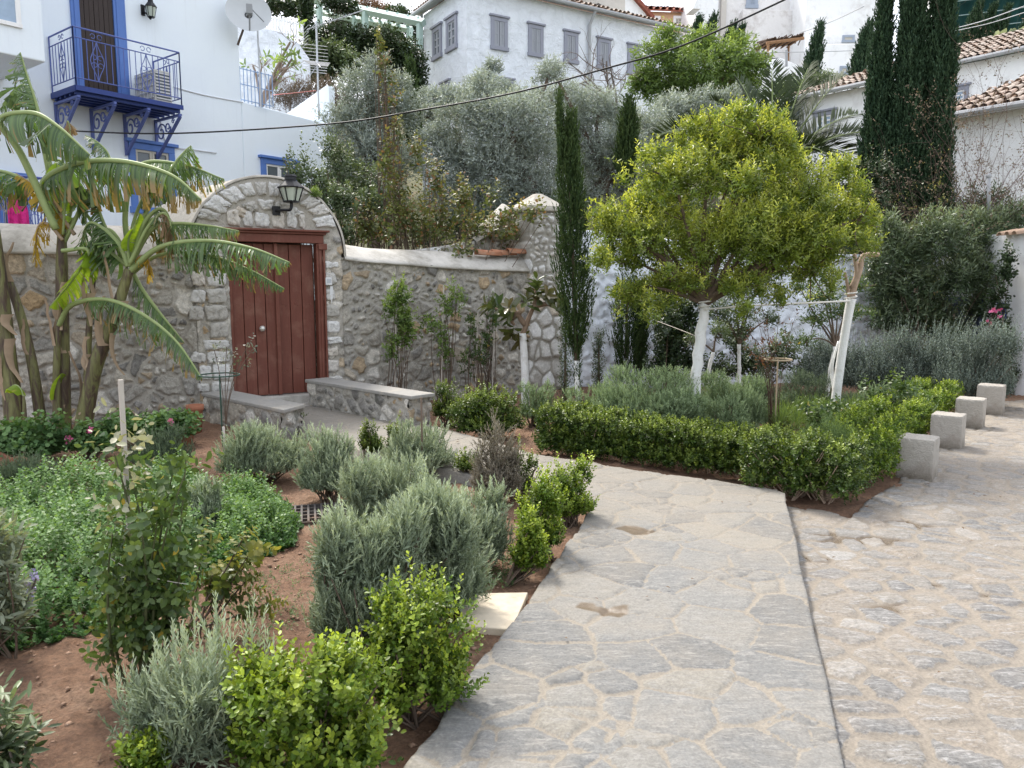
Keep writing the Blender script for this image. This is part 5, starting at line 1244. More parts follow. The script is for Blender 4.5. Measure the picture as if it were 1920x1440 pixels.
# ---- box plants of the near bed
GB = 'box plants along the path'
BX = dict(BOX)
bush('bright yellow-green box plant at the bottom edge, largest leaves', 410, 750, 1215, 585, 1470, 620, dict(BOX, len=.03, wid=.02, slen=.13), M_box, 21, 'box_bush', 'box bush', GB, k=7)
bush('bright loose box plant between the widest lavender and the path', 670, 905, 1090, 790, 1345, 620, dict(BOX, slen=.13), M_box, 22, 'box_bush', 'box bush', GB, k=8)
bush('small box sprigs poking up at the bottom edge of the bed', 222, 335, 1385, 280, 1490, 90, dict(BOX, slen=.12), M_box, 23, 'box_bush', 'box bush', GB, k=5)
bush('little round box standard on a bare stem beside the path', 955, 1032, 960, 963, 1088, 330, BOX, M_box, 24, 'box_bush', 'box bush', GB, k=4, hz=.62)
bush('bushy box plant at the path corner above the little standard', 965, 1060, 888, 1010, 1050, 460, BOX, M_box, 25, 'box_bush', 'box bush', GB, k=6)
bush('spreading box plant touching the kerb at the path corner', 1015, 1118, 866, 1060, 985, 380, BOX, M_box, 26, 'box_bush', 'box bush', GB, k=6, hz=.58)
bush('small dark box beside the dry lavender, on the bench side', 850, 905, 838, 878, 905, 130, BOX, M_hedge, 27, 'box_bush', 'box bush', GB, k=4)
bush('thin box sapling on the kerb beside the dry lavender', 950, 1010, 840, 975, 935, 120, BOX, M_hedge, 28, 'box_bush', 'box bush', GB, k=4, hz=.65)
bush('left one of the two box clumps standing against the pale path below the benches', 675, 722, 780, 697, 868, 200, BOX, M_hedge, 29, 'box_bush', 'box bush', GB, k=4)
bush('right one of the two box clumps standing against the pale path below the benches', 722, 772, 785, 745, 862, 200, BOX, M_hedge, 30, 'box_bush', 'box bush', GB, k=4)
bush('scrubby little plant at the near end of the left bench', 515, 570, 765, 540, 810, 110, BOX, M_hedge, 31, 'box_bush', 'box bush', GB, k=3)

# ---- oregano ground cover
def patch(name, label, cat, poly, n, hfun, st, m, seed, kind='stuff', tipf=.5):
    rng = np.random.default_rng(seed); poly = np.array([p[:2] for p in poly]); lo, hi = poly.min(0), poly.max(0)
    x = rng.uniform(lo[0], hi[0], n * 4); y = rng.uniform(lo[1], hi[1], n * 4); k = in_poly(x, y, poly); x = x[k][:n]; y = y[k][:n]
    _, _, de = near_poly(x, y, poly); H = hfun(x, y, de) * rng.uniform(.45, 1.05, len(x))
    z = zsoil(x, y); ln = st['slen'] * rng.uniform(.7, 1.2, len(x)); ln = np.minimum(ln, H + .03)
    b = np.stack([x, y, z + np.maximum(.0, H - ln)], -1)
    dr = nrm(np.array([0, 0, 1.]) + rng.normal(0, st['w'][2], (len(x), 3)))
    V, F, col = shoots(b, dr, ln, st, rng, tipf * rng.uniform(.2, 1, len(x)) * np.clip(H / (H.mean() + 1e-6) - .4, 0, 1.3))
    o = np_mesh(name, V, [F], m, None, False, col, loc=(poly[:, 0].mean(), poly[:, 1].mean(), -.1)); return meta(o, label, cat, kind=kind)
ORE = dict(n=12, len=.032, wid=.026, ang=66, slen=.17, w=(.3, 1, .28), pair=True, hexa=False, fold=.1)
def hclump(h, e=.3, sc=3.0, seed=3): return lambda x, y, de: h * sstep(0, e, de + .12 * (fbm(x * 6, y * 6, 5, 2) - .5)) ** .7 * (.15 + 1.75 * np.clip(fbm(x * sc * 1.5, y * sc * 1.5, seed, 3), .1, .8))
patch('oregano', 'thick mass of fresh green oregano covering the near left bed', 'oregano', [S(-160, 1250), S(30, 1225), S(160, 1195), S(330, 1130), S(400, 1080), S(430, 960), S(380, 905), S(200, 930), S(-160, 960)], 5200, hclump(.36, .25), ORE, M_oreg, 41)
patch('oregano', 'rounded mound of fresh green oregano beside the iron grate', 'oregano', [S(385, 1075), S(470, 1060), S(550, 1025), S(565, 990), S(540, 950), S(450, 925), S(385, 940)], 2600, hclump(.30, .22), ORE, M_oreg, 42)
patch('weeds', 'low green weeds dotting the red soil', 'weeds', [S(330, 1180), S(470, 1230), S(560, 1180), S(580, 1050), S(480, 1080)], 420, lambda x, y, de: .025 * (fbm(x * 5, y * 5, 9, 2) > .5), dict(ORE, len=.012, wid=.009, slen=.03, n=6), M_oreg, 43)
patch('weeds', 'low green weeds along the kerb beside the path', 'weeds', [S(880, 1100), S(960, 1105), S(1050, 1000), S(1000, 1000)], 420, lambda x, y, de: .03 * (fbm(x * 5, y * 5, 9, 2) > .45), dict(ORE, len=.012, wid=.009, slen=.03, n=6), M_oreg, 44)
# pebbles and litter
rng = np.random.default_rng(8); n = 4800
x = rng.uniform(-3.2, 1.0, n); y = rng.uniform(1.8, 6, n) ; k = ~in_poly(x, y, np.array(path_poly)); x, y = x[k], y[k]
b_ = MB(); Vs = []; Fs = []; o = 0
bx_ = np.array([(1, 0, 0), (0, 1, 0), (-1, 0, 0), (0, -1, 0), (0, 0, 1), (0, 0, -1)], float); bf = np.array([(0, 1, 4), (1, 2, 4), (2, 3, 4), (3, 0, 4), (1, 0, 5), (2, 1, 5), (3, 2, 5), (0, 3, 5)])
for i in range(len(x)):
    r = .003 + .02 * rng.random() ** 5; z = float(zsoil(x[i], y[i])); z += .05 * (fbm(x[i] * 1.6 + 9, y[i] * 1.6, 3) - .47)
    Vs.append(bx_ * rng.uniform(.5, 1.3, (6, 3)) * r * np.array([1, 1, .6]) + np.array([x[i], y[i], z + .004])); Fs.append(bf + o); o += 6
meta(np_mesh('pebbles', np.vstack(Vs), [np.vstack(Fs)], mat('pebble', (.27, .175, .12), .95, .6, 60), None, True, loc=(-1, 3, -.1)), 'small pale pebbles scattered over the red soil', 'pebbles', kind='stuff')
rng = np.random.default_rng(18); n = 900; x = rng.uniform(-3, 4, n); y = rng.uniform(2.2, 9, n); onp = in_poly(x, y, np.array(path_poly)); z = np.where(onp, .006, np.where(in_poly(x, y, np.array(rd_poly)), zroad(x, y) + .015, zsoil(x, y) + .012))
a = rng.uniform(0, 6.28, n); keep = (~onp & ~((x > 1.0) & (y < 6)) ) | (rng.random(n) < .08); x, y, z, a = x[keep], y[keep], z[keep], a[keep]; n = len(x)
V, F, q = leaf_geo(np.stack([x, y, z + .004], -1), np.stack([np.cos(a), np.sin(a), rng.uniform(-.05, .2, n)], -1), np.tile([0, 0, 1.], (n, 1)), rng.uniform(.015, .05, n), rng.uniform(.006, .02, n))
meta(np_mesh('fallen_leaves', V, [F], mat('dead_leaf', (.13, .085, .05), .9, .4, 20), None, loc=(0, 4, 0)), 'dry fallen leaves scattered on soil and paving', 'leaf litter', kind='stuff')

# ---- rose with stake
def stick(name, label, cat, a, c, r, m, n=6, group=None):
    b = MB(); b.tube([a, (np.array(a) + c) / 2 + np.array([.006, 0, 0]), c], r, n); return meta(b.build(name, m, None, n > 4, loc=a), label, cat, group)
b0 = S(240, 1300); dd = b0[1]
stick('wooden_stake', 'weathered square wooden stake tied inside the near rose bush', 'stake', b0 + np.array([-.03, .12, -.05]), P(226, 712, dd + .12), .012, M_stake, 4)
rng = np.random.default_rng(31)
root = thing('rose_bush', 'tall dark-leaved rose bush tied to the wooden stake', 'rose', S(265, 1290))
SR = dict(n=9, len=.050, wid=.030, ang=72, slen=.26, hexa=True, fold=.1, w=(.5, .6, .4), droop=.25)
Vs = []; Fs = []; o = 0; bb = []; dr = []
for k in range(14):
    p0_ = np.array(root.location) + rng.normal(0, .05, 3) * [1, 1, 0]; p2 = P(rng.uniform(190, 350), rng.uniform(830, 1080), dd + rng.uniform(-.15, .2)); pts = bez(p0_, (p0_ + p2) / 2 + rng.normal(0, .06, 3), p2, 14)
    v, f = tube(pts, [.008, .003], 5, False); Vs.append(np.array(v)); Fs.append(np.array(f) + o); o += len(v)
    for j in range(2, 14):
        for _ in range(2 if j > 3 and j % 3 else 1): bb.append(pts[j]); dr.append(nrm(rng.normal(0, 1, 3) * [1, 1, .5] + np.array([0, 0, .35])))
np_mesh('stems', np.vstack(Vs), [np.vstack(Fs)], mat('rose_cane', (.09, .10, .045), .6, .3, 20), root, True)
bb = np.array(bb); dr = np.array(dr); V, F, col = shoots(bb, dr, rng.uniform(.08, .2, len(bb)), SR, rng, rng.uniform(0, .5, len(bb))); np_mesh('foliage', V, [F], M_rose, root, False, col)
pts = np.array([P(x + rng.normal(0, 8), y + rng.normal(0, 10), dd + rng.normal(0, .03)) for x, y in [(215, 780), (235, 800), (205, 830), (240, 840), (200, 850), (250, 815), (215, 880), (195, 900), (230, 930), (250, 900), (205, 950), (225, 800), (260, 850), (190, 960), (222, 840), (232, 870), (218, 910), (238, 960), (225, 990), (210, 990), (245, 930), (228, 1010)]])
V, F, col = shoots(pts, nrm(rng.normal(0, 1, pts.shape) + [0, 0, .5]), np.full(len(pts), .09), dict(SR, n=5, len=.048, wid=.027), rng, rng.uniform(.2, .9, len(pts))); np_mesh('young_leaves', V, [F], M_pale, root, False, col)
b1 = S(400, 1195); root = thing('climbing_shrub', 'leafy sprays with yellowish reddish tips beside the near rose bush', 'shrub', b1)
bb = []; dr = []; Vs = []; Fs = []; o = 0
for (x, y) in [(380, 1010), (400, 1075), (455, 1010), (470, 1035), (490, 1020), (505, 1130), (440, 1060), (410, 1110), (470, 1080)]:
    p2 = P(x, y, b1[1] + rng.uniform(-.1, .1)); pts = bez(b1 + rng.normal(0, .03, 3) * [1, 1, 0] + np.array([-.12, 0, 0]), (b1 + p2) / 2 + np.array([-.05, 0, .0]), p2, 12); v, f = tube(pts, [.006, .003], 4, False); Vs.append(np.array(v)); Fs.append(np.array(f) + o); o += len(v)
    for j in range(6, 12): bb.append(pts[j]); dr.append(nrm(p2 - pts[5] + rng.normal(0, .12, 3)))
np_mesh('stems', np.vstack(Vs), [np.vstack(Fs)], M_wood, root, True)
V, F, col = shoots(np.array(bb), np.array(dr), rng.uniform(.06, .11, len(bb)), dict(SR, n=10, len=.05, wid=.036, ang=80, droop=.5), rng, np.repeat(np.tile(np.linspace(0, 1, 6), 1)[None], len(bb) // 6, 0).ravel()); np_mesh('foliage', V, [F], leaf_mat('spray_leaf', (.03, .055, .015), (.10, .16, .04), (.30, .28, .07), .3, .4, .45), root, False, col)
b = MB(); b.tube(bez(P(205, 1045, dd - .05), P(260, 1085, dd - .1), P(350, 1095, dd + .1), 10), .0022, 4); meta(b.build('garden_string', M_stake, None, loc=P(270, 1075, dd)), 'pale garden string stretched across the near rose bush', 'string')
# sage and dark foreground plant
SG = dict(n=9, len=.085, wid=.02, ang=55, slen=.2, w=(.7, .7, .35), hexa=True, fold=.15, inner=.2, droop=.35)
bush('grey sage with long soft leaves at the left picture edge', -110, 62, 930, -20, 1240, 170, SG, M_sage, 51, 'sage_bush', 'sage', k=6)
rt = thing('sage_flower', 'pale violet sage flower spike over the oregano', 'flower', S(40, 1230)); b = MB(); dv = S(40, 1230)[1]
b.tube(bez(P(20, 1200, dv), P(45, 1140, dv), P(68, 1085, dv), 6), .004, 4); b.build('stem', M_lavd, rt); rng = np.random.default_rng(6); pp = np.array([P(50 + 18 * f, 1120 - 42 * f, dv) for f in np.linspace(0, 1, 14)])
V, F, col = shoots(pp, nrm(rng.normal(0, 1, pp.shape)), np.full(14, .03), dict(n=7, len=.018, wid=.012, ang=60), rng); np_mesh('petals', V, [F], leaf_mat('violet_petal', (.22, .20, .38), (.36, .33, .55), None, .2), rt, False, col)
bush('dark leggy plant with grey twigs at the bottom picture corner', -95, 72, 1290, -5, 1500, 60, dict(SG, len=.09, wid=.022, n=6, droop=.6), M_dgreen, 52, 'leggy_plant', 'plant', k=4, stems=26, sm=M_grey_w, sr=.012)

# ---- geraniums and terracotta edging
GER = dict(n=5, len=.06, wid=.065, ang=78, slen=.14, w=(.6, .7, .4), hexa=True, fold=.05, inner=.2)
bush('pink flowering geranium in front of the banana stems', -30, 150, 775, 60, 868, 330, GER, M_gera, 61, 'geranium', 'geranium', k=6, flat=.6)
bush('geranium with pink flower at the foot of the leaning banana stem', 120, 225, 785, 170, 862, 240, GER, M_gera, 62, 'geranium', 'geranium', k=5, flat=.7)
bush('lush green geranium in pots against the rubble wall', 215, 372, 765, 300, 835, 360, GER, M_gera, 63, 'geranium', 'geranium', k=6, flat=.6)
M_pink = leaf_mat('pink_petal', (.55, .10, .28), (.75, .22, .42), None, .25, .6)
rng = np.random.default_rng(15)
for i, (x, y) in enumerate([(128, 822), (168, 808), (319, 790)]):
    q = P(x, y, S(x, 862)[1] - .25); pp = q + rng.normal(0, .016, (14, 3)); V, F, col = shoots(pp, nrm(rng.normal(0, 1, pp.shape)), np.full(14, .012), dict(n=4, len=.018, wid=.016, ang=70), rng)
    rt = [o for o in COL.objects if o.name.startswith('geranium')][i]; lab_ = (['pink geranium flower head lowest, before the terracotta edging', 'faded pink geranium flower head beside the leaning banana stem', 'pink geranium flower head near the wall pots'][i])
    fh = np_mesh('flower_head', V, [F], M_pink, rt, False, col); fh['label'] = lab_; b = MB(); b.tube([q, q - np.array([.02, 0, .14])], .004, 4); b.build('stem', M_gera, fh)
M_terr2 = mat('terracotta_edging', (.22, .08, .045), .8, .3, 10, .2, 40, stain=(.16, .08, .05), sscale=4)
eb = [S(-25, 872), S(20, 885), S(60, 893), S(100, 898), S(138, 906), S(165, 900), S(192, 895)]
for i, (p, q) in enumerate(zip(eb, eb[1:])):
    d = q - p; L = np.linalg.norm(d[:2]); fr = Frame(p, math.degrees(math.atan2(d[0], d[1]))); b = MB()
    arc = [(L * k / 10, p[2] + .13 + .035 * sin(PI * k / 10)) for k in range(11)]
    b.poly(fr, [(0, p[2] - .05), (L, p[2] - .05)] + arc[::-1], -.03, 0)
    meta(b.build('edging_tile', M_terr2, None, False, .008, loc=p), 'scalloped terracotta edging tile, %s counting from the left edge of the geranium bed' % ['first', 'second', 'third', 'fourth', 'fifth', 'sixth'][i], 'edging tile', 'terracotta edging tiles')
M_pot = mat('terracotta_pot', (.34, .14, .08), .8, .2, 8, .2, 40)
for (x, y, h, l) in ((350, 835, .22, 'low terracotta pot in front of the lush geranium'), (368, 812, .34, 'tall terracotta pot against the wall by the left bench')):
    c = S(x, y); r = .09; b = MB(); b.lathe(c, [(r * .7, 0), (r * .95, h * .8), (r * 1.1, h * .82), (r * 1.12, h), (r * .95, h), (r * .9, h * .9)], 18); meta(b.build('flower_pot', M_pot, None, True, loc=c), l, 'flower pot')
# plant support ring
c = S(418, 838); root = thing('plant_support', 'green metal ring support holding a thin sapling beside the left bench', 'plant support', c); zt_ = P(415, 703, c[1])[2]
b = MB(); b.tube([c, np.array([c[0], c[1], zt_])], .008, 6); R_ = 36 / FPX * c[1]; b.tube([np.array([c[0] + R_ * cos(a), c[1] + R_ * sin(a), zt_]) for a in np.linspace(0, 2 * PI, 29)], .008, 6); b.build('ring', M_green_m, root)
rng = np.random.default_rng(16); root = thing('rose_sapling', 'thin pale-leaved rose sapling growing through the green ring', 'sapling', c + np.array([.03, .03, 0])); b = MB(); bb = []
for (x, y) in [(425, 650), (470, 640), (400, 650), (440, 670), (478, 650)]:
    p = bez(c + np.array([.03, .03, .1]), P(420, 720, c[1]), P(x, y, c[1]), 9); b.tube(p, .004, 4); bb += [p[6], p[7], p[8], p[8]]
b.build('stems', M_wood, root); bb = np.array(bb); V, F, col = shoots(bb, nrm(rng.normal(0, 1, bb.shape) + [0, 0, .3]), np.full(len(bb), .1), dict(SR, n=6, len=.04, wid=.024), rng, rng.uniform(0, 1, len(bb))); np_mesh('foliage', V, [F], leaf_mat('grey_rose_leaf', (.06, .08, .05), (.16, .19, .14), (.42, .42, .38), .2), root, False, col)
stick('cane', 'short bamboo cane beside the ring support', 'cane', S(420, 850), P(419, 800, S(420, 850)[1]), .012, M_stake)
stick('cane', 'thin cane standing before the near end of the long bench', 'cane', S(790, 905), P(790, 745, S(790, 905)[1]), .009, M_wood)

# ---- banana plants
M_ban = leaf_mat('banana_leaf', (.020, .05, .020), (.14, .225, .075), (.27, .18, .075), .34, .38, .45, tcol=(1.8, 1.9, .8))
M_bany = leaf_mat('young_banana_leaf', (.16, .27, .03), (.26, .38, .05), (.36, .40, .08), .5, .45, .3, tcol=(1.7, 1.6, .6))
M_band = leaf_mat('withered_banana_leaf', (.36, .24, .03), (.46, .32, .06), (.26, .16, .09), .4, .6, .2)
M_deadb = leaf_mat('dead_banana_leaf', (.16, .10, .06), (.34, .24, .15), (.2, .13, .08), .3, .7, .15)
M_midrib = mat('banana_midrib', (.26, .32, .13), .5, .2, 10)
M_stem, nt, bs, _ = nodes('banana_stem')
tc = N(nt, 'TexCoord'); tc.name = 'TC'; mp = N(nt, 'Mapping'); mp.inputs['Scale'].default_value = (9, 9, 1.6); nt.links.new(tc.outputs['Object'], mp.inputs[0])
c = ramp(nt, noise(nt, 1.6, 6, .65, mp.outputs[0], .8), [(.30, (.035, .022, .014)), (.44, (.085, .055, .035)), (.52, (.13, .125, .045)), (.66, (.19, .185, .07)), (.8, (.30, .225, .14))]); nt.links.new(c, bs.inputs['Base Color']); bs.inputs['Roughness'].default_value = .6
bump(nt, bs, noise(nt, 3, 5, .6, mp.outputs[0]), .6, .02)
M_sheath = mat('dry_sheath', (.34, .25, .17), .9, .3, 14)
def banana_leaf(root, pts, W, seed, m, d0, dz=0.0, hang=(60, 75), dead=.10, tear=.75, start=.18, dd=0.0):
    rng = np.random.default_rng(seed); W = W * 1.45
    n_ = len(pts); P3 = [P(x, y, d0 + dd * i / (n_ - 1) + dz) for i, (x, y) in enumerate(pts)]
    M = smooth_path(P3, 14); T = nrm(np.gradient(M, axis=0)); n = len(M); up = np.array([0, 0, 1.])
    lenm = np.linalg.norm(np.diff(M, axis=0), axis=1).sum()
    Sd = nrm(np.cross(T, up) + 1e-6); U = np.cross(Sd, T)
    V = []; F = []; C = []
    NS = max(12, int(lenm / .026))
    tt = np.linspace(start, 1, NS + 1); ii = lambda t: (np.array([np.interp(t * (n - 1), range(n), M[:, k]) for k in range(3)]), nrm(np.array([np.interp(t * (n - 1), range(n), Sd[:, k]) for k in range(3)])), nrm(np.array([np.interp(t * (n - 1), range(n), U[:, k]) for k in range(3)])), nrm(np.array([np.interp(t * (n - 1), range(n), T[:, k]) for k in range(3)])))
    for sg in (-1, 1):
        hg = hang[0] if sg < 0 else hang[1]; off = 0; da = 0; wl = 1
        for k in range(NS):
            f0, f1 = (tt[k] - start) / (1 - start), (tt[k + 1] - start) / (1 - start)
            torn = rng.random() < tear
            if torn: off = rng.normal(0, .2); da = rng.normal(0, 18); wl = rng.uniform(.68, 1.08)
            g0 = .0; g1 = rng.uniform(.03, .25) if torn else 0
            rv = rng.random(); dv = rng.random() < dead * (.4 + f1)
            for j in range(4): pass
            rows = []
            for (t, f, gp) in ((tt[k], f0, 0), (tt[k + 1], f1, g1)):
                p, s, u, tg = ii(t); w = W * max(.06, (sin(PI * min(1, .06 + .94 * f) ** .75)) ** .55) * wl
                a = math.radians(hg * .55 + da * .3); row = [p]; q = p
                for j in range(4):
                    a2 = math.radians(hg * (.55 + .2 * j) + da * (j + 1) / 4); dirv = s * sg * cos(a2) - up * sin(a2) * .85 - (u * sin(a2) * .15) + tg * (.22 + off * (j + 1) / 4 - gp * (j + 1) / 4)
                    q = q + nrm(dirv) * w / 4; row.append(q)
                rows.append(row)
            o = len(V); V += rows[0] + rows[1]
            for r_ in range(2):
                for j in range(5): C.append((rv, min(1, (j / 4) ** 2 * (rng.random() ** 1.5) * (1.2 if dv else .18) + (.8 if dv and j >= 3 else 0)), off + .5))
            for j in range(4): F.append((o + j, o + j + 1, o + 6 + j, o + 5 + j))
    lf = np_mesh('leaf', np.array(V), [np.array(F)], m, root, False, np.clip(np.array(C), 0, 1))
    v, f = tube(M, [W * .075, W * .06, W * .015], 6); b = MB(); b.add(v, f); b.build('midrib', M_midrib if m is not M_band else M_sheath, lf, True)
def banana(label, path, r, leaves, seed, d, sheaths=5, parts=True):
    rng = np.random.default_rng(seed); b0 = S(path[0][0], path[0][1]); d0 = b0[1] if d is None else d
    pts = [b0 - np.array([0, 0, .05])] + [P(x, y, d0) for x, y in path[1:]]
    root = thing('banana_plant', label, 'banana plant', b0, 'banana plants against the rubble wall')
    b = MB(); M = smooth_path(pts, 8); b.tube(M, [r * 1.05, r * .85, r * .72, r * .5], 12); b.build('trunk', M_stem, root, True)
    for k in range(sheaths):
        i = rng.integers(2, len(M) - 2); p = M[i]; a = rng.uniform(PI, 2 * PI); o = np.array([cos(a), sin(a), 0]); s = np.cross(o, [0, 0, 1]); L = rng.uniform(.25, .6); wv = rng.uniform(.03, .07)
        V = []; n = 7
        for q in range(n):
            f = q / (n - 1); c = p + o * (r * .95 + .10 * f * f * rng.uniform(.4, 1)) + np.array([0, 0, L * (f if k % 3 == 0 else -f * .9)]) + s * .04 * sin(f * 4)
            for w in (-1, 0, 1): V.append(c + s * w * wv * (1 - f * .75) - o * .02 * abs(w))
        I = np.arange(n * 3).reshape(n, 3); np_mesh('dry_sheath', V, [np.stack([I[:-1, :-1], I[1:, :-1], I[1:, 1:], I[:-1, 1:]], -1).reshape(-1, 4)], M_sheath, root, True)
    for j, lf in enumerate(leaves):
        banana_leaf(root, lf[0], lf[1], seed * 50 + j, lf[2], d0, **(lf[3] if len(lf) > 3 else {}))
    return root
banana('tallest banana plant with straight dark trunk and the longest arching leaves', [(118, 822), (117, 640), (116, 500), (116, 430)], .085, [
    ([(105, 430), (40, 290), (0, 226), (60, 212), (110, 238), (168, 290)], .36, M_ban, dict(dd=-.3, dz=-.2, start=.42, tear=.35, hang=(70, 80))),
    ([(112, 430), (84, 290), (70, 205), (50, 140), (38, 98)], .22, M_ban, dict(start=.38, dz=.1)),
    ([(110, 430), (90, 290), (60, 190), (40, 160), (0, 205)], .25, M_ban, dict(start=.4, dz=.25, tear=.8)),
    ([(118, 440), (80, 350), (140, 309), (230, 303), (320, 328), (377, 374)], .40, M_ban, dict(start=.22, dd=-.35, dead=.85, tear=.45, hang=(80, 84))),
    ([(122, 430), (205, 330), (204, 292), (185, 268), (160, 253)], .14, M_ban, dict(start=.4, tear=.9, dz=.1)),
    ([(116, 460), (113, 400), (111, 350), (106, 305)], .26, M_bany, dict(start=.25, tear=.1, hang=(25, 30), dz=.15)),
    ([(140, 440), (112, 402), (86, 362), (30, 325)], .20, M_band, dict(start=.15, tear=.6, hang=(75, 75))),
    ([(60, 360), (30, 330), (-20, 320), (-60, 340)], .25, M_ban, dict(tear=.6)),
    ([(116, 470), (165, 470), (135, 525), (94, 575)], .22, M_bany, dict(start=.3, tear=.35, hang=(40, 55), dz=-.25)),
    ([(118, 460), (150, 390), (152, 350), (160, 420)], .22, M_ban, dict(start=.3, tear=.5)),
    ([(118, 450), (100, 380), (60, 340), (10, 350), (-10, 385)], .26, M_ban, dict(start=.3, tear=.7, dead=.9, dz=.3)),
    ([(118, 450), (135, 380), (130, 330), (110, 300), (90, 330)], .22, M_ban, dict(start=.3, tear=.7, dz=.35)),
    ([(118, 440), (125, 330), (124, 262), (128, 228), (138, 300)], .12, M_deadb, dict(start=.6, tear=.9, dz=-.1, hang=(80, 80))),
    ([(118, 450), (90, 420), (70, 430), (66, 500)], .18, M_band, dict(start=.3, tear=.9, dz=-.1, hang=(80, 80))),
    ([(120, 440), (150, 330), (190, 300), (240, 330)], .22, M_ban, dict(start=.4, tear=.7, dz=.4, dead=.7)),
], 1, None, 6)
banana('leaning banana plant with leaves reaching over the red door', [(150, 826), (175, 700), (212, 600), (243, 505)], .095, [
    ([(243, 500), (285, 430), (330, 419), (390, 423), (448, 433)], .24, M_ban, dict(start=.38, dd=-.1, dead=.6, hang=(80, 80))),
    ([(243, 510), (285, 472), (328, 456), (400, 452), (475, 466), (543, 492)], .30, M_ban, dict(start=.34, dd=-.45, hang=(64, 76))),
    ([(245, 515), (300, 478), (380, 476), (460, 502), (533, 541)], .20, M_ban, dict(start=.4, dd=-.3, dz=.12, hang=(60, 80))),
    ([(246, 505), (268, 545), (302, 590), (345, 642)], .24, M_ban, dict(start=.1, dz=.2)),
    ([(240, 500), (225, 462), (195, 430), (165, 420), (148, 475)], .26, M_ban, dict(start=.25, hang=(55, 65))),
    ([(246, 495), (270, 420), (300, 392), (318, 415), (316, 480)], .24, M_ban, dict(start=.4, dead=.9, tear=.7)),
    ([(245, 490), (258, 430), (320, 320), (344, 287), (358, 273)], .22, M_ban, dict(start=.5, tear=.6, dz=.2)),
    ([(245, 490), (235, 400), (260, 312), (340, 308), (420, 336)], .30, M_ban, dict(start=.45, dz=.35, dead=.5)),
    ([(240, 500), (215, 480), (190, 460), (160, 455)], .24, M_ban, dict(start=.15, dz=.1)),
    ([(245, 495), (262, 440), (290, 410), (300, 440), (298, 480)], .22, M_ban, dict(start=.3, dead=1, tear=.8, dz=.15)),
    ([(240, 500), (222, 450), (200, 430), (185, 460), (200, 510)], .24, M_ban, dict(start=.3, tear=.6, dz=.1)),
    ([(243, 490), (250, 420), (275, 360), (300, 345), (320, 370)], .2, M_ban, dict(start=.4, tear=.7, dz=.3)),
    ([(243, 495), (275, 430), (305, 400), (320, 425), (312, 490)], .2, M_deadb, dict(start=.45, tear=.9, dz=-.08, hang=(84, 84))),
    ([(243, 500), (262, 480), (280, 490), (275, 530)], .14, M_band, dict(start=.2, tear=.8, hang=(80, 80))),
    ([(243, 500), (240, 450), (255, 420), (262, 400)], .16, M_bany, dict(start=.2, tear=.1, hang=(30, 30))),
    ([(238, 500), (200, 430), (180, 380), (165, 350)], .18, M_ban, dict(start=.3, tear=.5, dz=.2)),
], 2, None, 7)
banana('slim banana stem with one drooping leaf hanging before the wall', [(108, 826), (106, 700), (110, 600)], .05, [([(110, 610), (135, 572), (200, 562), (268, 590), (330, 640), (379, 710)], .27, M_ban, dict(start=.3, dd=-.4, hang=(70, 80), dead=.5)),
    ([(106, 780), (104, 745), (110, 715), (116, 700)], .11, M_bany, dict(start=.3, tear=0, hang=(20, 20)))], 3, None, 3)
banana('dry thin banana stem between the tall and the leaning one', [(160, 824), (164, 690), (168, 600), (176, 520)], .045, [], 4, None, 5)
banana('banana stem leaning away towards the picture edge', [(82, 822), (60, 680), (32, 570), (5, 505), (-40, 430)], .06, [([(-40, 430), (-80, 380), (-130, 400), (-180, 460)], .25, M_ban)], 5, None, 5)
banana('thick banana stem at the picture edge', [(32, 828), (18, 700), (8, 600), (0, 520), (-10, 430)], .10, [([(-10, 430), (-40, 330), (-90, 300), (-160, 330)], .3, M_ban)], 6, None, 5)
banana('small banana shoot with one young leaf at the bed front', [(48, 842), (46, 770), (44, 742)], .025, [([(44, 745), (38, 728), (26, 722), (12, 735)], .09, M_bany, dict(start=.1, tear=0, hang=(20, 50)))], 7, None, 0)
# ================================================================== CLIPPED HEDGES
HB = dict(BOX, len=.027, wid=.019, n=10, slen=.10, w=(.75, .5, .4), inner=.4, lump=.14, low=-.95)
def hedge_plant(label, b, w, h, dpt, seed, group, n=620, dirv=(1, 0), m=None):
    rng = np.random.default_rng(seed); d = np.array([dirv[0], dirv[1], 0]); e = np.array([-d[1], d[0], 0]); L = []
    for i in (-.36, 0, .36):
        for j in (-.3, .3):
            for k in (.22, .52, .8):
                c = np.array(b) + d * w * i + e * dpt * j + np.array([0, 0, h * k]) + rng.normal(0, .012, 3); L.append((c, (w * .25, dpt * .25, h * .21)))
    return plant('hedge_plant', label, 'hedge plant', b, L, n, HB, m or M_hedge, seed, group, stems=22, sm=M_cutw, sr=.010, root_spread=.05)
q0, q1 = S(1035, 858)[:2], S(1450, 918)[:2]; nn = 8; dv = (q1 - q0) / np.linalg.norm(q1 - q0)
ordn = ['first', 'second', 'third', 'fourth', 'fifth', 'sixth', 'seventh', 'eighth']
for k in range(nn):
    p = q0 + (q1 - q0) * (k / (nn - 1)); nrm2 = np.array([-dv[1], dv[0]]); p = p + nrm2 * .27
    hedge_plant('%s clipped hedge plant along the path counting from the pillar end' % ordn[k], np.array([p[0], p[1], -.14]), np.linalg.norm(q1 - q0) / (nn - 1) * 1.25, .56 + .02 * (k == 0) - .015 * k, .62, 300 + k, 'clipped hedge along the paved path', 1500, dv)
pr = [(1512, 938, .52), (1583, 946, .50), (1640, 905, .47), (1668, 868, .46), (1712, 832, .45), (1748, 800, .43), (1778, 776, .42)]
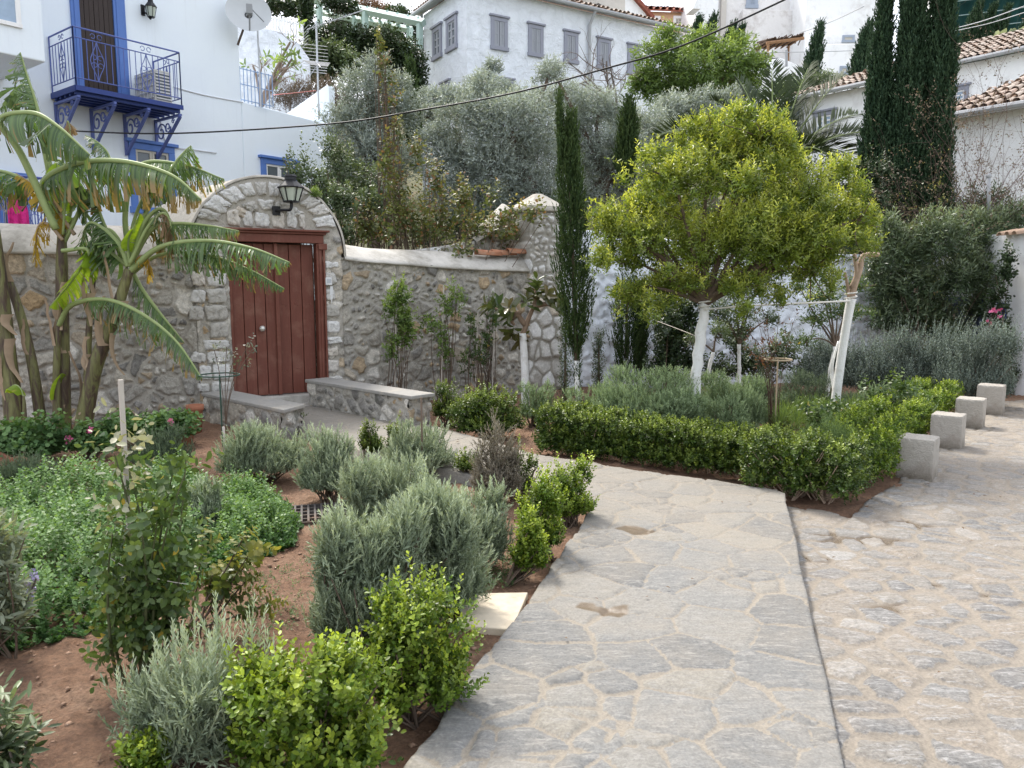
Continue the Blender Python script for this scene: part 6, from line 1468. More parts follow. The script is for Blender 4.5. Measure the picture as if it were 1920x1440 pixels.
for k, (x, y, h) in enumerate(pr):
    b = S(x - 8, y); hedge_plant('%s hedge plant along the cobbled road counting from the path corner' % ordn[k], b + np.array([-.08, .12, 0]), .62, h + .05, .62, 330 + k, 'hedge along the cobbled road behind the bollards', 1250, (.62, .78), M_hedge if k < 2 else M_box)
# round box by the bench
bush('rounded clipped box bush beside the near end of the long bench', 842, 988, 715, 915, 822, 1300, dict(HB, inner=.5), M_hedge, 351, 'box_bush', 'box bush', GB, k=8, hz=.5)
bush('dark loose box shrub against the rubble wall behind the rounded one', 808, 872, 712, 838, 800, 420, BOX, M_hedge, 352, 'box_bush', 'box bush', GB, k=5)

# ================================================================== INNER BED
GI = 'lavender mounds inside the hedged bed'
LVM = dict(LAV, n=14, slen=.09, len=.034, wid=.009, ang=38, lump=.10, low=-.3)
M_lavg = leaf_mat('fresh_lavender_leaf', (.075, .115, .062), (.24, .325, .175), (.42, .52, .31), .18, .7, .2)
bush('wide soft lavender mound left of the orange tree trunk', 1070, 1330, 684, 1195, 822, 3600, LVM, M_lavg, 401, group=GI, k=9, flat=.6, hz=.45)
bush('rounder lavender mound right of the orange tree trunk', 1290, 1450, 700, 1368, 815, 2300, LVM, M_lavg, 402, group=GI, k=6, flat=.7, hz=.45)
bush('small lavender between the rounded box bush and the rubber tree', 965, 1050, 714, 1010, 800, 520, LVM, M_lavg, 403, group=GI, k=4)
bush('lavender mound farthest along, before the grey shrub hedge', 1590, 1745, 716, 1665, 790, 900, LVM, M_lavg, 404, group=GI, k=6, flat=.6)
bush('dark rosemary mound behind the bare rose in its ring', 1440, 1570, 697, 1505, 785, 900, dict(LVM, len=.035, wid=.006), M_rosm, 405, 'rosemary_bush', 'rosemary', k=6, flat=.6)
bush('low dark rosemary mound left of the bare rose', 1385, 1470, 700, 1425, 770, 450, dict(LVM, len=.035, wid=.006), M_rosm, 406, 'rosemary_bush', 'rosemary', k=4, flat=.6)
M_fern = leaf_mat('feathery_leaf', (.05, .09, .03), (.13, .20, .07), (.2, .28, .1), .25, .6, .2)
bush('feathery soft green plant rising behind the hedge corner', 1480, 1640, 782, 1560, 905, 1500, dict(LAV, n=26, len=.045, wid=.0035, ang=50, slen=.26, w=(.7, .9, .35), droop=.2), M_fern, 407, 'fern_bush', 'feathery plant', k=6, flat=.8)
patch('grass', 'tufts of long green grass between the rosemary and the hedge', 'grass', [S(1440, 830), S(1660, 830), S(1650, 790), S(1460, 785)], 900, lambda x, y, de: .25 + 0 * x, dict(n=5, len=.22, wid=.007, ang=22, slen=.05, w=(0, 1, .35), droop=.35), M_mgreen, 408)
bush('leafy rose shrub in front of the pruned white trunk', 1500, 1600, 745, 1560, 830, 110, dict(SR, len=.06, wid=.035), M_rose, 409, 'rose_bush', 'rose', k=5, lump=.3) if 0 else bush('leafy rose shrub in front of the pruned white trunk', 1500, 1600, 745, 1560, 830, 110, dict(SR, len=.06, wid=.035), M_rose, 409, 'rose_bush', 'rose', k=5)
bush('leafy rose shoots leaning above the road side hedge', 1610, 1725, 698, 1650, 815, 130, dict(SR, len=.06, wid=.035), M_rose, 410, 'rose_bush', 'rose', k=5, flat=.6)
# grey shrub hedge along the white wall (with long flower stalks)
GG = 'grey leaved shrubs along the white wall'
M_teuc = leaf_mat('grey_shrub_leaf', (.018, .028, .022), (.14, .18, .152), (.36, .43, .375), .1, .65, .25)
TEU = dict(n=14, len=.04, wid=.015, ang=42, slen=.30, w=(.45, 1.0, .22), inner=.3, fold=.1, lump=.12)
for k, (x0, x1, yt, bx_, by, lab) in enumerate([(1480, 1600, 630, 1540, 742, 'grey shrub at the dark end near the bare rose'), (1560, 1700, 625, 1630, 748, 'grey shrub just right of the pruned white trunk'), (1650, 1800, 618, 1725, 752, 'grey shrub below the oleander with upright stalks'), (1745, 1900, 612, 1822, 765, 'grey shrub at the road end leaning over the farthest bollard')]):
    rt = bush(lab, x0, x1, yt, bx_, by, 1300, TEU, M_teuc, 420 + k, 'grey_shrub', 'shrub', GG, k=7, flat=.7, hz=.5)
    d_ = rt.location[1]; rng = np.random.default_rng(440 + k); bb = []; dr = []
    for _ in range(70):
        x = rng.uniform(x0, x1); q = P(x, yt + rng.uniform(0, 45) , d_ + rng.uniform(-.45, .3)); bb.append(q); dr.append(nrm(np.array([(x - 1660) / 500, -.1, 1]) + rng.normal(0, .1, 3)))
    V, F, col = shoots(np.array(bb), np.array(dr), rng.uniform(.12, .34, 70), dict(TEU, n=14, len=.025, wid=.010, ang=25), rng, np.full(70, .8)); np_mesh('stalks', V, [F], M_teuc, rt, False, col)

# ================================================================== ORANGE TREE AND WHITEWASHED TRUNKS
def tree(name, label, cat, b, trunk, lobes, n, st, m, seed, rt=.06, mt=None, group=None, limbs=None, part='crown', nl=60, lr=.02, white=None):
    """lobes: (px,py,rpx,dd) relative to depth of base"""
    rng = np.random.default_rng(seed); root = thing(name, label, cat, b, group); d0 = b[1]
    if name == 'orange_tree':
        ex = []
        for (x, y, r, dd, *q) in lobes:
            for _ in range(5):
                a = rng.uniform(0, 2 * PI); k = rng.uniform(.75, 1.12); ex.append((x + r * k * cos(a), y - r * k * sin(a) * .95, r * rng.uniform(.14, .27) + 6, dd + rng.uniform(-.5, .5)))
        lobes = [(x, y, r * .80, dd, *q) for (x, y, r, dd, *q) in lobes] + ex
    Ls = [(P(x, y, d0 + dd), (r / FPX * d0, r / FPX * d0 * .9, r / FPX * d0 * (q[0] if q else .85))) for (x, y, r, dd, *q) in lobes]
    V, F, col, sb = foliage(Ls, n, st, rng); np_mesh(part, V, [F], m, root, False, col)
    T = smooth_path(trunk, 6); bb = MB(); rj = np.random.default_rng(seed + 5); bb.tube(T + np.r_[np.zeros((1, 3)), rj.normal(0, rt * .09, (len(T) - 1, 3))], [rt * 1.3] + [rt * (1.08 - .25 * q / 7) * rj.uniform(.92, 1.1) for q in range(8)] + [rt * .95], 12); bb.build('trunk', mt or M_wood, root, True)
    top = T[-1]; Vs = []; Fs = []; o = 0; ends = []
    for c, r in Ls[:22]:
        p = bez(top, (top + c) / 2 + rng.normal(0, .06, 3) * np.linalg.norm(c - top) + np.array([0, 0, .1]), c, 7); v, f = tube(p, [rt * .55, rt * .2], 6, False); Vs.append(np.array(v)); Fs.append(np.array(f) + o); o += len(v); ends.append(p[4]); ends.append(p[6])
    ends = np.array(ends); F6 = np.vstack(Fs); Fs = []
    for e in sb[rng.choice(len(sb), min(nl, len(sb)), False)]:
        k = np.argmin(((ends - e) ** 2).sum(1)); v, f = tube(bez(ends[k], (ends[k] + e) / 2 + rng.normal(0, .04, 3), e, 5), [lr * .5, lr * .18], 4, False); Vs.append(np.array(v)); Fs.append(np.array(f) + o); o += len(v)
    np_mesh('limbs', np.vstack(Vs), [F6, np.vstack(Fs)], M_wood, root, True)
    return root
CIT = dict(n=12, len=.056, wid=.020, ang=52, slen=.27, w=(.75, .5, .48), hexa=True, fold=.16, inner=.3, lump=.36, curl=.12, low=-.55)
b0 = S(1302, 822); d0 = b0[1]
tree('orange_tree', 'yellow-green orange tree with whitewashed trunk behind the hedge', 'tree', b0, [b0 - [0, 0, .1], P(1302, 760, d0), P(1308, 680, d0), P(1318, 600, d0), P(1322, 570, d0)],
     [(1225, 445, 100, 0), (1370, 335, 128, .1), (1500, 375, 108, .2), (1385, 455, 118, -.3), (1265, 340, 88, -.2), (1555, 420, 78, .1), (1190, 490, 62, .2), (1470, 470, 88, -.1), (1335, 268, 66, .2), (1428, 262, 62, -.1), (1205, 390, 72, .3), (1310, 480, 90, .4), (1395, 228, 36, .1), (1290, 525, 42, -.2), (1590, 385, 46, .2), (1150, 440, 44, 0), (1200, 535, 36, .1), (1245, 530, 44, .2), (1385, 535, 46, -.2), (1135, 415, 30, .1), (1610, 410, 34, -.1), (1520, 505, 50, .2), (1365, 215, 26, 0), (1450, 235, 30, .1), (1180, 560, 34, .1), (1228, 568, 26, -.1), (1540, 470, 60, .1), (1592, 440, 42, 0), (1445, 500, 52, .2), (1500, 440, 70, -.2), (1420, 240, 40, .2)],
     6800, CIT, M_citr, 500, .062, M_lwash, nl=160)
b1 = S(1564, 800); d1 = b1[1]
rt = thing('pruned_tree', 'leaning whitewashed trunk with bare cut branches tied by a white rope', 'tree', b1)
b = MB(); pts = smooth_path([b1 - [0, 0, .1], P(1566, 760, d1), P(1576, 680, d1), P(1587, 610, d1), P(1596, 560, d1)], 6); b.tube(pts, [.062, .055, .05, .055], 12); b.build('trunk', M_lwash, rt, True)
for pp, r in (([(1594, 566), (1602, 535), (1612, 505), (1617, 482), (1630, 477), (1648, 478)], [.042, .034, .026]), ([(1596, 540), (1606, 515), (1604, 490), (1602, 476)], [.03, .022]), ([(1592, 558), (1588, 530), (1584, 510)], [.022, .015])):
    b = MB(); b.tube(smooth_path([P(x, y, d1) for x, y in pp], 6), r, 9); b.build('branch', M_cutw, rt, True)
stp = smooth_path([P(1566, 745, d1), P(1560, 700, d1 + .1), P(1562, 675, d1 + .1), P(1572, 640, d1 + .15)], 5); b = MB(); b.tube(stp, [.024, .02, .012], 7); b.build('side_shoot', M_lwash, rt, True)
b = MB(); b.tube(smooth_path([P(1322, 580, d0 - .06), P(1410, 573, (d0 + d1) / 2), P(1500, 569, (d0 + d1) / 2), P(1594, 564, d1 - .06)], 5), .011, 6)
for (x, y, dd) in ((1321, 580, d0), (1595, 563, d1)):
    c = P(x, y, dd); b.tube([c + np.array([.068 * cos(a), .068 * sin(a), .008 * a]) for a in np.linspace(0, 12.5, 30)], .009, 5)
meta(b.build('rope', mat('white_rope', (.72, .70, .66), .8), None, True, loc=P(1450, 570, d0)), 'white rope tied between the orange tree and the pruned trunk', 'rope')
b = MB(); b.tube(bez(P(1205, 592, 12.5), P(1260, 612, 10.5), P(1310, 632, d0), 6), .004, 4); meta(b.build('guy_wire', M_stake, None, loc=P(1205, 592, 12)), 'thin pale guy wire running from the orange trunk to the white wall', 'wire')

def sapling(label, base, px, lobes, n, st, m, seed, rt=.03, wtop=None, dd=None, group=None, name='young_tree'):
    d = base[1]; pts = [base - np.array([0, 0, .05])] + [P(x, y, d) for x, y in px]
    root = tree(name, label, 'tree', base, pts, lobes, n, st, m, seed, rt, M_lwash if wtop else M_wood, group, nl=25)
    return root
b2 = S(985, 762); d2 = b2[1]
rt = thing('rubber_tree', 'young rubber tree with big glossy leaves on a white painted trunk', 'tree', b2)
b = MB(); b.tube(smooth_path([b2 - [0, 0, .05], P(984, 700, d2), P(981, 640, d2), P(980, 625, d2)], 5), [.065, .055, .05], 10); b.build('trunk', M_lwash, rt, True)
b = MB()
for pp in ([(980, 628), (990, 600), (1002, 570), (1004, 545)], [(985, 610), (965, 585), (940, 583), (928, 578)], [(1000, 575), (1025, 570), (1035, 575)], [(975, 585), (960, 600), (965, 610)]): b.tube(smooth_path([P(x, y, d2) for x, y in pp], 5), [.04, .03, .018], 8)
b.build('branches', mat('rubber_bark', (.24, .17, .12), .8, .25, 20), rt, True)
rng = np.random.default_rng(60); bb = np.array([P(x, y, d2 + rng.uniform(-.1, .1)) for x, y in [(1003, 560), (1005, 545), (930, 580), (940, 578), (1030, 572), (1040, 585), (965, 612), (972, 622), (985, 575), (960, 585), (1003, 572), (968, 600), (1015, 565)]])
dr = nrm(np.array([(p - P(985, 600, d2)) * [1, .3, 1] for p in bb]) + [0, -.1, .25] + rng.normal(0, .25, bb.shape)); dr[6:8] = nrm(np.array([[-.2, -.4, -.5], [.1, -.4, -.6]]))
V, F, col = shoots(bb, dr, np.full(len(bb), .16), dict(n=9, len=.23, wid=.11, ang=68, hexa=True, fold=.12, curl=.1), rng, rng.uniform(0, .8, len(bb))); np_mesh('leaves', V, [F], M_rub_l, rt, False, col)

def column(name, label, cat, b, ytop, px, prof, n, st, m, seed, group=None, trunk=.06, tb=None, d=None, white=True, lean=0):
    """cypress: prof = [(height fraction, radius px)]"""
    rng = np.random.default_rng(seed); d0 = b[1]; zt = P(px, ytop, d0)[2]; H = zt - b[2]; root = thing(name, label, cat, b, group)
    f = rng.uniform(0, 1, n * 3) ** .9; hf = np.array([p[0] for p in prof]); rf = np.array([p[1] / FPX * d0 for p in prof])
    rr = np.interp(f, hf, rf); acc = rng.random(n * 3) < np.sqrt(rr / rr.max() + .05); f = f[acc][:n]; rr = rr[acc][:n]; n = len(f)
    a = rng.uniform(0, 2 * PI, n); u = np.sqrt(rng.uniform(.12, 1, n)); lm = 1 + .18 * np.sin(3 * a + f * 23) + .14 * np.sin(5 * a - f * 41 + 1)
    tx = (px - 960) / FPX * d0
    x0 = b[0] + (tx - b[0]) * f; R_ = rr * u * lm
    pos = np.stack([x0 + R_ * np.cos(a), b[1] + R_ * np.sin(a), b[2] + H * f], -1)
    dr = nrm(np.stack([np.cos(a) * .28, np.sin(a) * .28, np.ones(n)], -1) + rng.normal(0, .13, (n, 3)))
    ln = st['slen'] * rng.uniform(.6, 1.3, n); V, F, col = shoots(pos - dr * ln[:, None] * .5, dr, ln, st, rng, (u - .4) * rng.uniform(0, 1.2, n)); np_mesh('crown', V, [F], m, root, False, col)
    bb = MB(); 
    if tb: 
        zz = P(px, tb, d0)[2]; bb.tube([b - [0, 0, .1], np.array([b[0] + (tx - b[0]) * .2, b[1], zz])], [trunk, trunk * .9], 8); bb.build('painted_trunk', M_lwash, root, True); bb = MB(); bb.tube([np.array([b[0] + (tx - b[0]) * .2, b[1], zz]), np.array([tx, b[1], b[2] + H * .93])], [trunk * .9, .01], 8)
    else: bb.tube([b - [0, 0, .1], np.array([tx, b[1], b[2] + H * .95])], [trunk, .01], 8)
    bb.build('trunk', M_wood, root, True); return root
CYP = dict(n=12, len=.055, wid=.02, ang=22, slen=.26, fold=.1, t0=0)
b3 = S(1085, 772)
column('cypress', 'slim young cypress with white painted trunk beside the stone pillar', 'cypress', b3, 215, 1062, [(0, 0), (.2, 3), (.26, 22), (.4, 33), (.55, 32), (.72, 26), (.86, 16), (.94, 8), (1, 3)], 1500, CYP, M_cypy, 601, trunk=.038, tb=676)
rt = [o for o in COL.objects if o.name.startswith('cypress')][-1]
rng = np.random.default_rng(3); bb = []
for (x0_, y0_, x1_, y1_, w_) in ((1052, 330, 1048, 190, 9), (1078, 420, 1078, 232, 12)):
    for f in rng.uniform(0, 1, 260): q = P(x0_ + (x1_ - x0_) * f + rng.normal(0, w_ * .5 * (1 - .7 * f)), y0_ + (y1_ - y0_) * f, b3[1] + rng.normal(0, .05)); bb.append(q)
bb = np.array(bb); V, F, col = shoots(bb, nrm(np.array([0, 0, 1.]) + rng.normal(0, .1, bb.shape)), np.full(len(bb), .2), CYP, rng, rng.uniform(0, .6, len(bb))); np_mesh('leader', V, [F], M_cypy, rt, False, col)
GC = 'young cypresses along the white wall'
for k, (x, yb, yt, w, tb, lab) in enumerate([(1174, 722, 520, 30, 672, 'young cypress with white trunk against the white wall, nearest the pillar'), (1200, 722, 540, 15, 690, 'thin cypress sapling close behind the young one at the white wall'), (1250, 725, 525, 24, 705, 'dark young cypress half hidden behind the orange tree trunk')]):
    bq = P(x, yb, 12.3); bq[2] = -.15; column('cypress', lab, 'cypress', bq, yt, x, [(0, 0), (.2, 2), (.28, w * .7), (.5, w), (.8, w * .9), (1, w * .5)], 520, CYP, M_cypy, 610 + k, GC, .04, tb)
bq = P(1265, 720, 12.4); bq[2] = -.15
for k, (x, yt, yb, w, lab) in enumerate([(1060, 612, 745, 12, 'withered dark column shrub left of the slim cypress'), (1123, 622, 705, 11, 'withered dark column shrub right of the slim cypress')]):
    bq = P(x, yb, 10.9 + k); bq[2] = -.15; column('withered_cypress', lab, 'shrub', bq, yt, x, [(0, w * .7), (.4, w), (1, w * .8)], 150, dict(CYP, n=9, len=.05, wid=.02, ang=60), M_dgreen, 620 + k, None, .03)
# small trees by the white wall
OLS = dict(n=9, len=.06, wid=.022, ang=55, slen=.22, w=(.7, .4, .5), inner=.2, hexa=False, lump=.3)
for k, (bx_, by, tp, lobes, n, m, lab) in enumerate([
    ((1386), 752, [(1386, 700), (1386, 645)], [(1380, 590, 46, 0), (1415, 555, 44, .2), (1345, 595, 42, -.1), (1390, 625, 34, 0), (1325, 560, 36, .2), (1440, 600, 30, .1), (1430, 520, 40, .3), (1370, 540, 40, .3)], 560, M_dgreen, 'small leafy tree with slim white trunk behind the lavender'),
    ((1330), 770, [(1328, 720), (1330, 690), (1338, 660)], [(1345, 625, 26, 0), (1300, 640, 18, 0)], 70, M_dgreen, 'stunted tree with forked white trunk hugging the orange trunk'),
    ((1548), 768, [(1556, 700), (1566, 650)], [(1570, 590, 38, .1), (1545, 560, 34, 0), (1600, 540, 30, .2), (1510, 640, 24, 0), (1545, 520, 34, .3), (1500, 540, 34, .4), (1610, 590, 34, .3), (1530, 600, 30, .2)], 420, M_rose, 'thin yellowish leaved sapling behind the pruned trunk')]):
    bq = S(bx_, by); sapling(lab, bq, tp, lobes, n, OLS, m, 630 + k, .028 if k else .032, wtop=True)
# climbers in front of the rubble wall
GCL = 'thin climbers against the rubble wall'
for k, (x, yb, yt, w, n, lab) in enumerate([(738, 718, 535, 34, 300, 'bushiest climber on the rubble wall, just past the long bench'), (826, 722, 540, 36, 130, 'thin climber on its cane in the middle of the rubble wall'), (890, 722, 590, 24, 60, 'sparse climber between the thin ones on the rubble wall'), (922, 722, 560, 22, 90, 'thin climber beside the rubber tree')]):
    bq = P(x, yb, 10.6 + .3 * k); bq[2] = -.15; rng = np.random.default_rng(650 + k); d = bq[1]
    lobes = [(P(x + rng.normal(0, w * .4), yt + (yb - yt) * f, d), (w * rng.uniform(.4, .75) / FPX * d, .15, .22)) for f in (0.08, .2, .34, .5, .66)]
    rt = plant('wall_climber', lab, 'climber', bq, lobes, n, dict(OLS, len=.055, wid=.03, slen=.16, low=-.9), M_mgreen if k in (0, 1) else M_rose, 650 + k, GCL, stems=16, sr=.008, root_spread=.08)
    b = MB(); b.tube([bq, P(x + 6, yt - 5, d)], .012, 5); b.build('cane', M_stake, rt)
# bare rose in its ring
c = S(1452, 822); root = thing('plant_support', 'rusty ring support around the leafless rose inside the hedged bed', 'plant support', c); zt_ = P(1455, 674, c[1])[2]; R_ = 25 / FPX * c[1]
b = MB(); b.tube([c, np.array([c[0], c[1], zt_])], .009, 6); b.tube([np.array([c[0] + R_ * cos(a), c[1] + R_ * sin(a), zt_]) for a in np.linspace(0, 2 * PI, 25)], .010, 6); b.build('ring', mat('rusty_ring', (.42, .33, .22), .7), root)
rng = np.random.default_rng(70); root = thing('bare_rose', 'nearly leafless rose with reddish shoots inside the ring support', 'rose', c + np.array([.02, .05, 0])); b = MB(); bb = []
for k in range(12):
    p2 = P(rng.uniform(1395, 1495), rng.uniform(555, 680), c[1] + rng.uniform(-.15, .15)); p = bez(c + rng.normal(0, .05, 3) * [1, 1, 0], P(rng.uniform(1440, 1470), 670, c[1]), p2, 10); b.tube(p, [.0045, .002], 4); bb += [p[k_] for k_ in (6, 7, 8, 9)]
b.build('stems', mat('dark_rose_cane', (.09, .05, .035), .7, .3, 20), root); bb = np.array(bb); V, F, col = shoots(bb, nrm(rng.normal(0, 1, bb.shape) + [0, 0, .4]), np.full(len(bb), .09), dict(n=5, len=.045, wid=.022, ang=60), rng, rng.uniform(0, 1, len(bb))); np_mesh('foliage', V, [F], M_red, root, False, col)

# ================================================================== BEHIND THE WALLS
def hb(x, d, extra=0):
    q = P(x, 600, d); q[2] = float(hill(q[0], q[1])) + extra; return q
OLV = dict(n=10, len=.10, wid=.024, ang=42, slen=.42, w=(.8, .35, .5), inner=.4, fold=.1, lump=.22, low=-.6, droop=.15)
GO = 'olive trees on the slope behind the garden'
M_olt = mat('olive_bark', (.16, .125, .10), .9, .3, 12, .6, 20)
b = hb(700, 17.5); tree('olive_tree', 'bushy grey-green olive at the end of the blue house', 'olive tree', b, [b, P(700, 400, 17.5), P(695, 300, 17.5)], [(690, 180, 62, 0), (650, 230, 48, -.3), (740, 215, 55, .2), (690, 290, 70, -.2), (655, 330, 48, .1), (735, 310, 55, .3), (700, 125, 32, 0), (675, 390, 55, 0), (745, 160, 30, .2), (720, 380, 50, -.3)], 4200, OLV, M_oliv, 701, .14, M_olt, GO)
b = hb(950, 16.5); tree('olive_tree', 'big silvery olive with a leaning cut trunk behind the ruined wall', 'olive tree', b, [b, P(995, 380, 16.5), P(980, 330, 16.5), P(960, 300, 16.5)], [(880, 225, 70, 0), (960, 240, 85, -.4), (850, 310, 75, .2), (930, 330, 90, -.2), (1000, 300, 75, .3), (890, 395, 70, 0), (985, 200, 50, .3), (905, 165, 36, .2), (1010, 370, 70, .2), (830, 375, 50, .4), (820, 260, 42, .2), (960, 400, 70, .6), (1030, 140, 30, .6)], 6800, OLV, M_oliv, 702, .16, M_olt, GO)
b = hb(1130, 18.5); tree('olive_tree', 'pale olive between the two thin cypresses behind the white wall', 'olive tree', b, [b, P(1130, 420, 18.5), P(1135, 330, 18.5)], [(1120, 215, 66, 0), (1070, 255, 55, .2), (1165, 290, 66, -.2), (1120, 320, 70, .2), (1215, 250, 55, .4), (1095, 380, 60, 0), (1180, 370, 70, .3), (1060, 180, 40, .5), (1240, 330, 60, .4), (1035, 130, 26, 0)], 4800, OLV, M_oliv, 703, .13, M_olt, GO)
b = hb(1290, 21); tree('olive_tree', 'far silvery olive below the bright green tree', 'olive tree', b, [b, P(1290, 330, 21), P(1290, 280, 21)], [(1260, 215, 46, 0), (1310, 205, 46, .3), (1350, 235, 50, 0), (1290, 270, 55, .2), (1370, 190, 34, .3), (1230, 260, 40, .2), (1340, 300, 55, .2)], 2600, dict(OLV, len=.12, wid=.03), M_oliv, 704, .12, M_olt, GO)
b = hb(860, 25); tree('olive_tree', 'low olive in front of the shaded side of the white villa', 'olive tree', b, [b, P(860, 260, 25), P(855, 220, 25)], [(820, 190, 36, 0), (860, 200, 40, .2), (905, 160, 32, .2), (925, 125, 20, .4), (945, 180, 36, 0), (800, 220, 30, .3)], 1500, dict(OLV, len=.13, wid=.034), M_oliv, 705, .1, M_olt, GO)
# bright green tree, bare tree
b = hb(1330, 25); tree('green_tree', 'bright green leafy tree below the peach house', 'tree', b, [b, P(1340, 250, 25), P(1335, 180, 25)], [(1240, 110, 50, 0), (1310, 90, 40, .3), (1235, 165, 50, .2), (1300, 150, 60, -.3), (1370, 120, 55, 0), (1385, 170, 50, .3), (1250, 70, 30, .2), (1330, 190, 50, 0), (1415, 125, 28, .2), (1205, 155, 30, .1), (1275, 195, 46, .2), (1385, 80, 24, .5)], 2600, dict(n=9, len=.17, wid=.055, ang=55, slen=.5, w=(.7, .3, .5), inner=.35, droop=.35, lump=.25, low=-.7), M_mgreen, 706, .16, M_wood)
def bare(name, label, cat, b, d, ctr, spread, n, seed, m, r=.03, leafm=None, nleaf=0, st=None):
    rng = np.random.default_rng(seed); root = thing(name, label, cat, b); Vs = []; Fs = []; o = 0; tips = []
    c = P(*ctr, d)
    def grow(p, q, r_, lvl):
        nonlocal o
        k = bez(p, (p + q) / 2 + rng.normal(0, .13, 3) * np.linalg.norm(q - p), q, 6); v, f = tube(k, [r_, r_ * .5], 4 if lvl else 6, False); Vs.append(np.array(v)); Fs.append(np.array(f) + o); o += len(v); tips.append(k[-1]); tips.append(k[4])
        if lvl < 3:
            for _ in range(3 if lvl else n):
                a = k[rng.integers(2, 6)]; L = np.linalg.norm(q - p) * rng.uniform(.4, .7); dv = nrm(nrm(q - p) * .8 + rng.normal(0, .55, 3)); grow(a, a + dv * L, r_ * .5, lvl + 1)
    for k in range(5):
        a = rng.uniform(0, 2 * PI); grow(b, c + np.array([cos(a) * spread, sin(a) * spread * .6, rng.uniform(-.3, .9) * spread]), r, 0)
    np_mesh('branches', np.vstack(Vs), [np.vstack(Fs)], m, root, True)
    if nleaf:
        t = np.array(tips); t = t[rng.choice(len(t), nleaf)] + rng.normal(0, .06, (nleaf, 3)); V, F, col = shoots(t, nrm(rng.normal(0, 1, t.shape) + [0, 0, .3]), np.full(nleaf, st['slen']), st, rng, rng.uniform(0, 1, nleaf)); np_mesh('foliage', V, [F], leafm, root, False, col)
    return root
M_greyb = mat('grey_branch', (.17, .14, .125), .9, .3, 10)
bare('bare_tree', 'leafless grey tree in front of the villa shutters', 'tree', P(1155, 215, 24), 24, (1135, 160), .75, 4, 711, M_greyb, .045)
bare('frangipani', 'bare pruned frangipani behind the pale blue terrace fence', 'tree', P(490, 200, 20.5), 20.5, (500, 110), .65, 1, 712, mat('frangipani_bark', (.22, .165, .13), .9, .3, 8), .05, M_mgreen, 26, dict(n=6, len=.2, wid=.07, ang=70, slen=.12, hexa=True))
# cypresses
GY_ = 'tall dark cypresses beside the tiled houses'
CYB = dict(n=12, len=.10, wid=.036, ang=25, slen=.42, fold=.1, t0=0)
for k, (x, d, yt, w, n, lab) in enumerate([(1624, 15.6, -40, 27, 5500, 'tall dark cypress at the left of the dense group, narrow tip in frame'), (1677, 15.3, -230, 29, 7000, 'tallest dark cypress in the middle of the dense group'), (1730, 15.1, -190, 27, 7000, 'tall dark cypress at the right of the dense group by the netting')]):
    bq = hb(x, d); column('cypress', lab, 'cypress', bq, yt, x, [(0, w * .7), (.12, w * 1.1), (.4, w * 1.05), (.62, w * .9), (.85, w * .5), (1, 4)], n, CYB, M_cyp, 720 + k, GY_, .14)
for k, (x, d, yt, yb, w, lab) in enumerate([(1511, 33, 48, 190, 15, 'slender cypress beside the wooden pergola'), (1172, 17.2, 190, 330, 19, 'brownish cypress tip between the olives and the orange tree'), (776, 19, 118, 310, 13, 'thin dark cypress in front of the villa corner'), (1600, 30, 45, 160, 14, 'dark cypress behind the left of the dense group'), (1322, 36, 33, 100, 9, 'little cypress behind the green tree, taller of two'), (1296, 36, 38, 100, 8, 'little cypress behind the green tree, shorter of two'), (1357, 36, 50, 110, 8, 'small cypress pair member above the green tree, first'), (1373, 36, 55, 110, 6, 'small cypress above the green tree, thinnest'), (1795, 40, 6, 130, 12, 'cypress before the green netting, first from the dense group'), (1820, 40, 12, 130, 11, 'cypress before the green netting, second from the dense group'), (1845, 40, 18, 130, 12, 'cypress before the green netting, third from the dense group'), (1885, 41, 36, 130, 9, 'cypress before the green netting, last and smallest')]):
    bq = P(x, yb, d); column('cypress', lab, 'cypress', bq, yt, x, [(0, w * .8), (.3, w), (.6, w * .85), (.85, w * .5), (1, 2)], 700 if w > 10 else 420, dict(CYB, len=.05 + d * .003, wid=.02 + d * .001, slen=.3 + d * .006), M_cypy if k in (1, 2) else M_cyp, 740 + k, None, .08)
